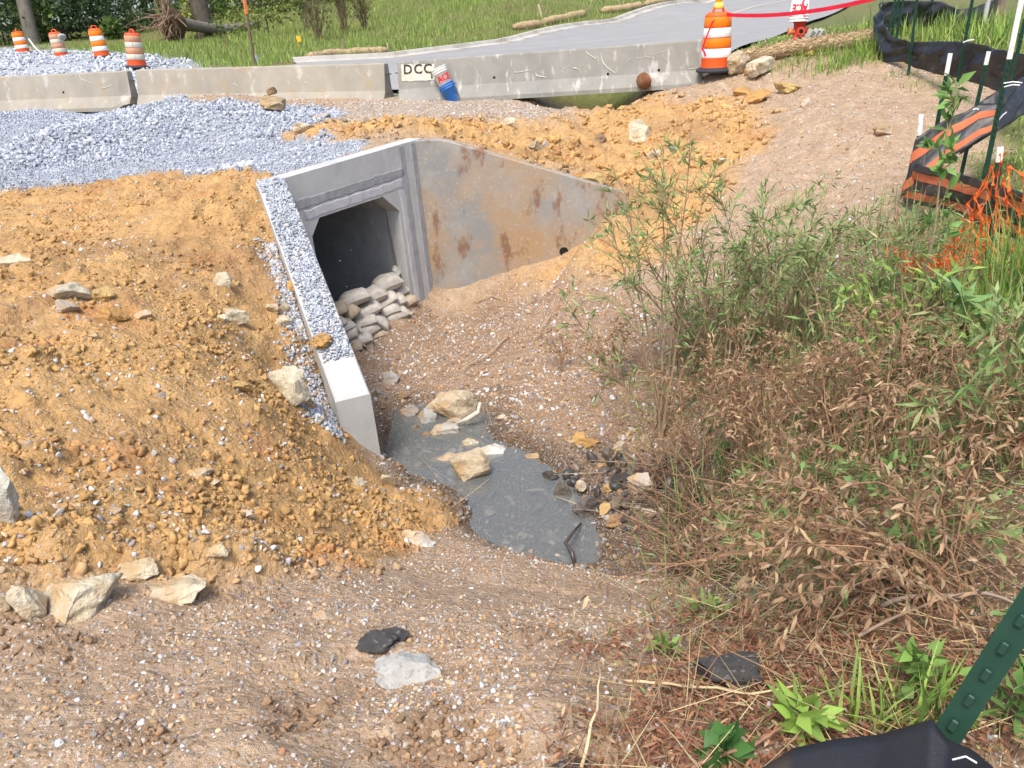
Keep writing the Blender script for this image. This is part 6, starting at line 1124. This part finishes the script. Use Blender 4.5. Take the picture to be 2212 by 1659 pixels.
tag(link('undergrowth', raw_mesh('undergrowth', V, F, C), LEAF), 'tangled green and brown undergrowth under the thicket', 'undergrowth', kind='stuff')
x, y, r = sample(26000, 2, 10, 6, 46, .4, 104); Z = zones(x, y); k = (r.random(len(x)) < Z['brush'] * np.clip(.4 + fbm(x * .7, y * .7, 105, 3), 0, 1)) & (np.hypot(x, y) > 3.2); x, y = x[k], y[k]; n = len(x); grass('thicket_grass', 'long grass and thin stalks growing through the thicket', x, y, r, r.uniform(.15, .6, n), r.uniform(.006, .011, n), pal(r, n, WIL + [(.36, .27, .13), (.27, .16, .09)], (3, 3, 3, 2, 2, 3, 3)), lean=.7)
LIT = gpoly([(1250, 1659), (1330, 1480), (1480, 1330), (1700, 1290), (2000, 1330), (2200, 1500), (2200, 1800), (1250, 1800)])
x, y, r = sample(30000, .9, 3.6, 0, 46, .2, 106); k = r.random(len(x)) < zone(x, y, LIT, .15, .25, 2.5, 107) * .8; x, y = x[k], y[k]; n = len(x); d = r.normal(0, 1, (n, 3)); d[:, 2] *= .35
V, F, C = inst(CURLP, r.integers(0, 2, n), np.stack([x, y, Hn(x, y) + .004 + .05 * r.random(n) ** 2], 1), frames(d, r, .6), np.stack([r.uniform(.005, .010, n), r.uniform(.022, .045, n), r.uniform(.005, .012, n)], 1), pal(r, n, [(.30, .13, .07), (.36, .19, .10), (.22, .10, .06), (.27, .20, .13), (.45, .34, .20)], (4, 3, 3, 2, 1)))
tag(link('leaf_litter', raw_mesh('leaf_litter', V, F, C), LEAF), 'reddish brown dead leaves carpeting the lower right ground', 'leaf litter', kind='stuff')
def sticks(name, label, x, y, r, L, rad, cols, lift, tilt=.25, cat='twigs'):
    n = len(x); a = r.uniform(0, math.pi, n); d = np.stack([np.cos(a), np.sin(a), r.normal(0, tilt, n)], 1); pv = np.array([(-1, 0, 0), (1, 0, 0), (0, 0, 1.4), (-1, .5, .0), (1, .5, .0), (0, .5, 1.4), (-.5, 1, .0), (.5, 1, .0), (0, 1, .7)], float); pv[3:6, 0] += 2.0; pf = np.array([[0, 1, 4], [0, 4, 3], [1, 2, 5], [1, 5, 4], [2, 0, 3], [2, 3, 5], [3, 4, 7], [3, 7, 6], [4, 5, 8], [4, 8, 7], [5, 3, 6], [5, 6, 8]])
    V, F, C = inst([(pv, pf)], np.zeros(n, int), np.stack([x, y, Hn(x, y) + lift], 1), frames(d, r, 1), np.stack([rad, L, rad], 1), cols); return tag(link(name, raw_mesh(name, V, F, C), TWIG), label, cat, kind='stuff')
x, y, r = sample(1100, 1.0, 4.5, 0, 46, .6, 108); k = r.random(len(x)) < np.maximum(zone(x, y, LIT, .2, .3, 2, 109), zones(x, y)['brush']); x, y = x[k], y[k]; n = len(x); sticks('fallen_twigs', 'thin dry twigs and straw lying on the leaf litter', x, y, r, r.uniform(.08, .4, n), r.uniform(.0008, .0018, n), pal(r, n, [(.34, .22, .13), (.50, .40, .22), (.24, .12, .07)], (2, 2, 2)), r.uniform(.005, .06, n))
RT = Zroot
x, y, r = sample(4200, 3.2, 6.5, 4, 34, .6, 110); k = r.random(len(x)) < zone(x, y, RT, .1, .2, 2, 111); x, y = x[k], y[k]; n = len(x); sticks('exposed_roots', 'tangle of thin brown roots at the stream bank', x, y, r, r.uniform(.12, .5, n), r.uniform(.0025, .006, n), pal(r, n, [(.22, .14, .09), (.30, .17, .10), (.13, .09, .06)], (3, 2, 2)), r.uniform(.0, .16, n), .6, 'roots')
x, y, r = sample(500, 4.5, 9.6, -8, 12, 1, 112); k = r.random(len(x)) < zones(x, y)['chan'] * .35; x, y = x[k], y[k]; n = len(x); sticks('dry_stalks', 'pale dry stalks lying on the stream bed', x, y, r, r.uniform(.15, .5, n), r.uniform(.0025, .004, n), pal(r, n, [(.42, .33, .21), (.34, .25, .16)], (1, 1)), r.uniform(.01, .03, n), .1, 'stalks')
def branch(pts, rad, col, label, name='branch', cat='branch', sides=7, dz=.02):
    p = np.array([gxyz(u, v) + np.array([0, 0, h + dz]) for u, v, h in pts]); p = np.concatenate([bez(p[i], (p[i] + p[i + 1]) / 2 + np.array([0, 0, .01]), p[i + 1], 5)[:-1] for i in range(len(p) - 1)] + [p[-1:]]); r = np.random.default_rng(len(label)); p[1:-1] += r.normal(0, rad * .35, (len(p) - 2, 3)); o0 = p[0].copy(); o = MB().tube(p - o0, np.linspace(rad, rad * .45, len(p)), sides).build(name, mat('bark_' + label[:16].replace(' ', '_'), col, .9, var=.3, vscale=20), smooth=True, loc=o0); return tag(o, label, cat)
branch([(1470, 1150, .05), (1490, 1195, .05), (1530, 1222, .04), (1590, 1222, .06)], .022, (.30, .20, .13), 'thick bent root at the stream bank'); branch([(1530, 1175, .03), (1560, 1160, .06), (1588, 1155, .05)], .035, (.34, .31, .27), 'grey split driftwood under the thicket'); branch([(1590, 1130, .1), (1640, 1210, .08), (1690, 1265, .03)], .016, (.30, .21, .14), 'straight brown stick slanting through the roots')
branch([(1350, 1494, .02), (1480, 1515, .03), (1620, 1535, .03), (1740, 1520, .03)], .005, (.52, .41, .24), 'long straw stalk across the leaf litter'); branch([(1545, 1465, .01), (1590, 1530, .02), (1625, 1560, .02)], .004, (.50, .40, .22), 'short straw stalk crossing the long one'); branch([(1255, 1650, .02), (1290, 1580, .06), (1300, 1510, .10)], .005, (.52, .42, .25), 'bent dry stalk standing at the bottom'); branch([(1480, 1690, .02), (1620, 1640, .03), (1790, 1560, .05)], .006, (.28, .16, .10), 'reddish twig along the bottom right')
branch([(1900, 1335, .03), (2000, 1318, .05), (2120, 1320, .05), (2200, 1340, .03)], .009, (.33, .25, .20), 'bundle of fallen grey-brown branches behind the big post'); branch([(1850, 1400, .03), (1960, 1350, .05), (2080, 1320, .06)], .006, (.32, .23, .17), 'long thin branch crossing the fallen branches')
for i, (pts, lab) in enumerate((([(1030, 660, .02), (1060, 645, .03), (1090, 655, .02)], 'short dry root near the far wing wall'), ([(1190, 690, .02), (1170, 720, .04), (1150, 750, .02)], 'dry curled stem on the stream bed'), ([(1100, 730, .02), (1050, 780, .03), (1000, 800, .02)], 'long pale stem on the stream bed'))): branch(pts, .008, (.42, .32, .2), lab)
q = P(1238, 1195, z=WATER); pp = np.array([P(1242, 1222, z=WATER + .01), P(1236, 1195, z=WATER + .05), P(1222, 1172, z=WATER + .10), P(1238, 1150, z=WATER + .08), P(1255, 1130, z=WATER + .02)]); o = MB().tube(pp - pp[0], [.012, .016, .014, .011, .006], 7).build('branch', mat('wet_branch', (.06, .05, .045), .2, var=.4), loc=pp[0], smooth=True); tag(o, 'wet dark branch rising from the pool', 'branch')
pp = np.array([P(1030, 885, z=WATER + .12), P(1036, 872, z=WATER + .22), P(1034, 890, z=WATER + .14), P(1010, 905, z=WATER + .08), P(985, 915, z=WATER + .03)]); o = MB().tube(pp - pp[0], [.012, .018, .024, .024, .01], 7).build('branch', mat('bleached_wood', (.52, .47, .40), .8, var=.2), loc=pp[0], smooth=True); tag(o, 'bleached curved stick leaning on the largest stream boulder', 'branch')
# ------------------------------------------------------------------ woods and far plants
WOODG = [(.035, .060, .018), (.05, .085, .022), (.025, .045, .015), (.07, .11, .03)]
BARK = mat('bark', (.085, .07, .055), .95, var=.35, vscale=5, bump=.03, bscale=14, spots=[(6, .5, .65, (.16, .14, .11), .6, (1, 1, .2))]); BARKP = mat('pale_bark', (.16, .145, .12), .95, var=.3, vscale=5, bump=.02, bscale=14)
def leafmass(c, rad, n, r, size, cols, w, shell=.35):
    d = r.normal(0, 1, (n, 3)); d /= np.linalg.norm(d, axis=1)[:, None]; q = (shell + (1 - shell) * r.random(n) ** .5)[:, None]; lump = 1 + .35 * np.sin(d[:, :1] * 5 + c[0]) * np.cos(d[:, 1:2] * 6 + c[1]) + .25 * np.sin(d[:, 2:] * 9 + c[2]); p = np.array(c) + d * q * lump * np.array(rad); s = size * r.uniform(.6, 1.3, n)
    dd = d + r.normal(0, .8, (n, 3)); return p, frames(dd, r, .5), np.stack([s * .5, s, s * .5], 1), pal(r, n, cols, w, .25)
def plant(base, masses, trunk, label, cat, name, seed, size, cols=WOODG, w=(3, 3, 3, 1), bark=None, group=None, limbs=6, base_part='trunk'):
    """masses: (centre offset, radii, leaf count); trunk: (top offset, radius)"""
    r = np.random.default_rng(seed); base = np.array(base, float); root = empty(name, base); MBt = MB(); top = np.array(trunk[0], float); c = bez(np.array([0, 0, -.5]), top * .5 + r.normal(0, .05, 3) * np.linalg.norm(top), top, 10); MBt.tube(c, np.linspace(trunk[1], trunk[1] * .35, 10) * (1 + .5 * np.exp(-np.arange(10) / 1.2)), 10)
    for i in range(limbs):
        m = masses[r.integers(len(masses))]; s = c[r.integers(4, 10)]; e = np.array(m[0]) + r.normal(0, .3, 3) * np.array(m[1]); MBt.tube(bez(s, (s + e) / 2 + np.array([0, 0, .2]), e, 6), np.linspace(trunk[1] * .35, .02, 6), 5)
    MBt.build(base_part, bark or BARK, root, True); A = [leafmass(m[0], m[1], m[2], r, size, cols, w) for m in masses]; p, R, s, col = (np.concatenate([a[k] for a in A]) for k in range(4)); V, F, C = inst(LEAFP, r.integers(0, 2, len(p)), p, R, s, col); link('crown', raw_mesh('crown', V, F, C), LEAF, root)['kind'] = 'stuff'
    return tag(root, label, cat, group)
def fb(u, v, r): p = P(u, v, r=r); return np.array([p[0], p[1], gz(p[0], p[1])])
rw = np.random.default_rng(5)
TREES = [(-60, 58, 'tall tree beyond the left frame edge, its leaves in the corner'), (55, 62, 'dark tree behind the pale leaning trunk'), (150, 64, 'dark tree behind the second drum'), (250, 63, 'dark tree behind the bright drum'), (330, 66, 'dark tree left of the uprooted root plate'), (420, 64, 'dark tree behind the uprooted root plate'), (500, 66, 'dark tree behind the vine-grown trunk'), (590, 64, 'dark tree right of the vine-grown trunk'), (690, 66, 'dark tree above the yellowing bush'), (790, 68, 'dark tree at the right end of the woods'), (100, 72, 'rear tree filling the wood edge at the left'), (300, 74, 'rear tree filling the wood edge behind the drums'), (480, 76, 'rear tree filling the wood edge behind the fallen trunk'), (640, 76, 'rear tree filling the wood edge at the right'), (880, 74, 'rear tree at the top of the grass bank')]
for i, (u, r_, lab) in enumerate(TREES):
    b = fb(u, 90, r_); h = rw.uniform(11, 15); ms = [((rw.normal(0, 1.6), rw.normal(0, 1.2), h * f), (rw.uniform(2.4, 3.4), rw.uniform(2.2, 3.0), rw.uniform(1.6, 2.3)), 620) for f in (.22, .34, .46, .6, .75, .9)]
    plant(b, ms, ((rw.normal(0, .6), rw.normal(0, .4), h * .95), rw.uniform(.16, .28)), lab, 'tree', 'woodland_tree', 200 + i, .42, group='trees of the dark woods')
for i, (u, v, r_, w, h, cols, lab) in enumerate(((15, 100, 51, 1.9, 2.6, 0, 'rank bush at the left frame edge behind the first drum'), (85, 92, 52, 1.6, 2.2, 1, 'light green bush at the foot of the pale leaning trunk'), (150, 88, 53, 2.6, 3.4, 2, 'feathery bush behind the second drum'), (215, 86, 54, 2.4, 3.0, 2, 'feathery bush behind the bright drum'), (285, 84, 56, 2.4, 2.8, 0, 'dark bush behind the grimy drum'), (350, 80, 57, 2.0, 2.4, 0, 'dark bush left of the root plate'), (470, 76, 54, 1.8, 2.0, 1, 'bush in the shade behind the fallen trunk'), (412, 82, 50, 1.0, 1.2, 1, 'light green bush between root plate and standing trunk'), (545, 60, 56, 2.2, 2.4, 0, 'dark bush right of the standing trunk'), (700, 28, 58, 2.6, 2.2, 0, 'dark bush at the top of the grass bank'), (820, 12, 58, 2.6, 1.6, 1, 'leafy weeds at the top of the grass bank'), (252, 100, 49, .5, .9, 1, 'small light shrub in the mown grass'))):
    b = fb(u, v, r_); cs = [WOODG, [(.10, .17, .04), (.14, .22, .05), (.07, .12, .03), (.2, .24, .07)], [(.045, .085, .035), (.06, .11, .045), (.03, .06, .025), (.08, .13, .05)]][cols]
    ms = [((rw.normal(0, .4) * w, rw.normal(0, .3) * w, h * f), (w * .75, w * .6, h * .36), int(360 * max(.5, w / 2))) for f in (.22, .5, .78)]; plant(b, ms, ((0, 0, h * .7), .06), lab, 'bush', 'woodland_bush', 300 + i, .26 if cols != 2 else .34, cs, bark=BARK, group='bushes along the wood edge', limbs=4, base_part='stem')
# named trunks
b = fb(70, 92, 50); t = P(40, -40, r=50.5) - b; root = empty('tree_trunk', b); MB().tube(bez(np.array([0, 0, -.4]), t * .5, t, 9), np.linspace(.36, .30, 9), 12).build('trunk', BARKP, root, True); tag(root, 'pale leaning trunk at the left edge of the woods', 'tree')
b = fb(444, 84, 45); t = P(413, -60, r=45.4) - b; root = empty('tree_trunk', b); MB().tube(bez(np.array([.05, 0, -.4]), t * .5, t, 12), np.linspace(.50, .40, 12) * (1 + .35 * np.exp(-np.arange(12) / 1.0)), 14).build('trunk', BARK, root, True)
r = np.random.default_rng(6); n = 260; k = r.random(n); p = t * k[:, None] + np.stack([-.42 + r.normal(0, .16, n), r.normal(0, .25, n) - .3, r.normal(0, .1, n)], 1); V, F, C = inst(LEAFP, r.integers(0, 2, n), p, frames(r.normal(0, 1, (n, 3)), r), np.full((n, 3), .17), pal(r, n, [(.28, .27, .05), (.20, .24, .05)], (1, 1))); link('climbing_vine', raw_mesh('climbing_vine', V, F, C), LEAF, root)['kind'] = 'stuff'
tag(root, 'thick dark standing trunk with a yellow-green vine', 'tree')
# uprooted tree
b = fb(372, 95, 43); root = empty('uprooted_tree', b); ROOTM = mat('dry_roots', (.22, .15, .10), .95, var=.3, vscale=6); SOILM = mat('root_soil', (.10, .065, .04), .97, var=.4, vscale=5, bump=.05, bscale=9)
v_, f_ = rockshape(515, ICO4, 5, .6, .95, .35); MB().add(v_ * np.array([.6, .45, .85]) + np.array([.2, .25, .80]), f_.tolist()).build('root_plate', SOILM, root, True)
r = np.random.default_rng(8)
for i in range(46):
    a = r.uniform(-.4, math.pi + .4) if i < 16 else r.uniform(math.pi * 1.05, math.pi * 1.95); L = r.uniform(.9, 2.4) if i < 16 else r.uniform(.8, 1.3); s = np.array([.1, -.2, 1.1]) + r.normal(0, .25, 3); e = s + np.array([math.cos(a) * L * (.9 if i < 16 else .6), -.4 + r.normal(0, .3), math.sin(a) * L]); e[2] = max(e[2], -.05); m = (s + e) / 2 + r.normal(0, .38, 3)
    MB().tube(bez(s, m, e, 8), np.linspace(r.uniform(.02, .055), .006, 8), 5, False).build('root', ROOTM, root, True)
for u, v in ((305, 38), (318, 22), (335, 0), (352, -20), (378, -35)):
    e = P(u, v, r=42.6) - b; s = np.array([.1, -.1, 1.3]); MB().tube(bez(s, (s + e) / 2 + r.normal(0, .2, 3) + np.array([0, 0, .15]), e, 9), np.linspace(.06, .01, 9), 6, False).build('root', ROOTM, root, True)
e = P(480, 64, r=45) - b; e2_ = P(560, 56, r=47) - b; MB().tube(np.concatenate([bez(np.array([.3, .3, .9]), (np.array([.3, .3, .8]) + e) / 2, e, 8), (e + e2_)[None] / 2, e2_[None]]), [.34, .30, .28, .26, .25, .25, .24, .23, .21, .18], 12).build('fallen_trunk', BARKP, root, True)
tag(root, 'uprooted tree with upturned roots and its trunk lying on the grass', 'tree')
# bushes and dead stalks on the bank
ms = [((-1.0, 0, .9), (.9, .6, .7), 420), ((.2, .1, 1.2), (1.0, .7, .9), 520), ((1.1, .1, 1.5), (.9, .6, .8), 420)]; plant(fb(580, 62, 41), ms, ((0, 0, 1.2), .05), 'yellowing broad-leaved bush behind the tall rusty post', 'bush', 'bank_bush', 401, .17, [(.12, .19, .04), (.20, .25, .06), (.30, .27, .08), (.10, .10, .05)], (4, 3, 1.5, 1), group=None, base_part='stem')
shrub(fb(492, 118, 36), fan(3, 1.1, .3, (0, 0), 402), 'spindly sapling on the near grass bank', 'sapling', 'sapling', 402, twigs=8, tlen=.5, leaf=(.12, .05), nleaf=8, lcols=[(.08, .15, .04), (.12, .2, .05)], lw=(1, 1), rad=.015, bare=.1)
for i, (u, v, r_, h, sp, n, lab, cols) in enumerate(((745, 75, 37, 2.6, .8, 26, 'tall dead brown stalks on the grass bank', [(.17, .13, .08), (.10, .14, .05)]), (690, 85, 35, 1.6, .8, 18, 'dark weedy clump left of the dead stalks', [(.13, .12, .06), (.08, .13, .04)]), (790, 70, 38, 1.7, .7, 18, 'brownish weeds right of the dead stalks', [(.18, .14, .07), (.11, .15, .05)]), (660, 45, 41, 1.7, .6, 14, 'dark green tall weeds high on the grass bank', [(.07, .13, .04), (.10, .15, .05)]))):
    shrub(fb(u, v, r_), fan(n, h, sp, (0, 0), 410 + i), lab, 'weeds', 'dead_stalks', 410 + i, twigs=6, tlen=.55, leaf=(.14, .03), nleaf=7, lcols=cols, lw=(1, 1), scol=(.16, .11, .07), rad=.014, bare=.25, twig_rad=.008, droop=-.3, group='weed clumps on the bank')
p0 = fb(648, 122, 29.5); o = MB().tube([(0, 0, 0), (.01, 0, .45)], .006, 4).add(np.array([(0, 0, .38), (.13, .02, .42), (.12, .02, .58), (-.02, 0, .60)]), [(0, 1, 2, 3)]).build('marker_flag', mat('yellow_flag', (.75, .45, .03), .6), loc=p0); tag(o, 'small orange-yellow marker flag in the bank grass', 'flag')
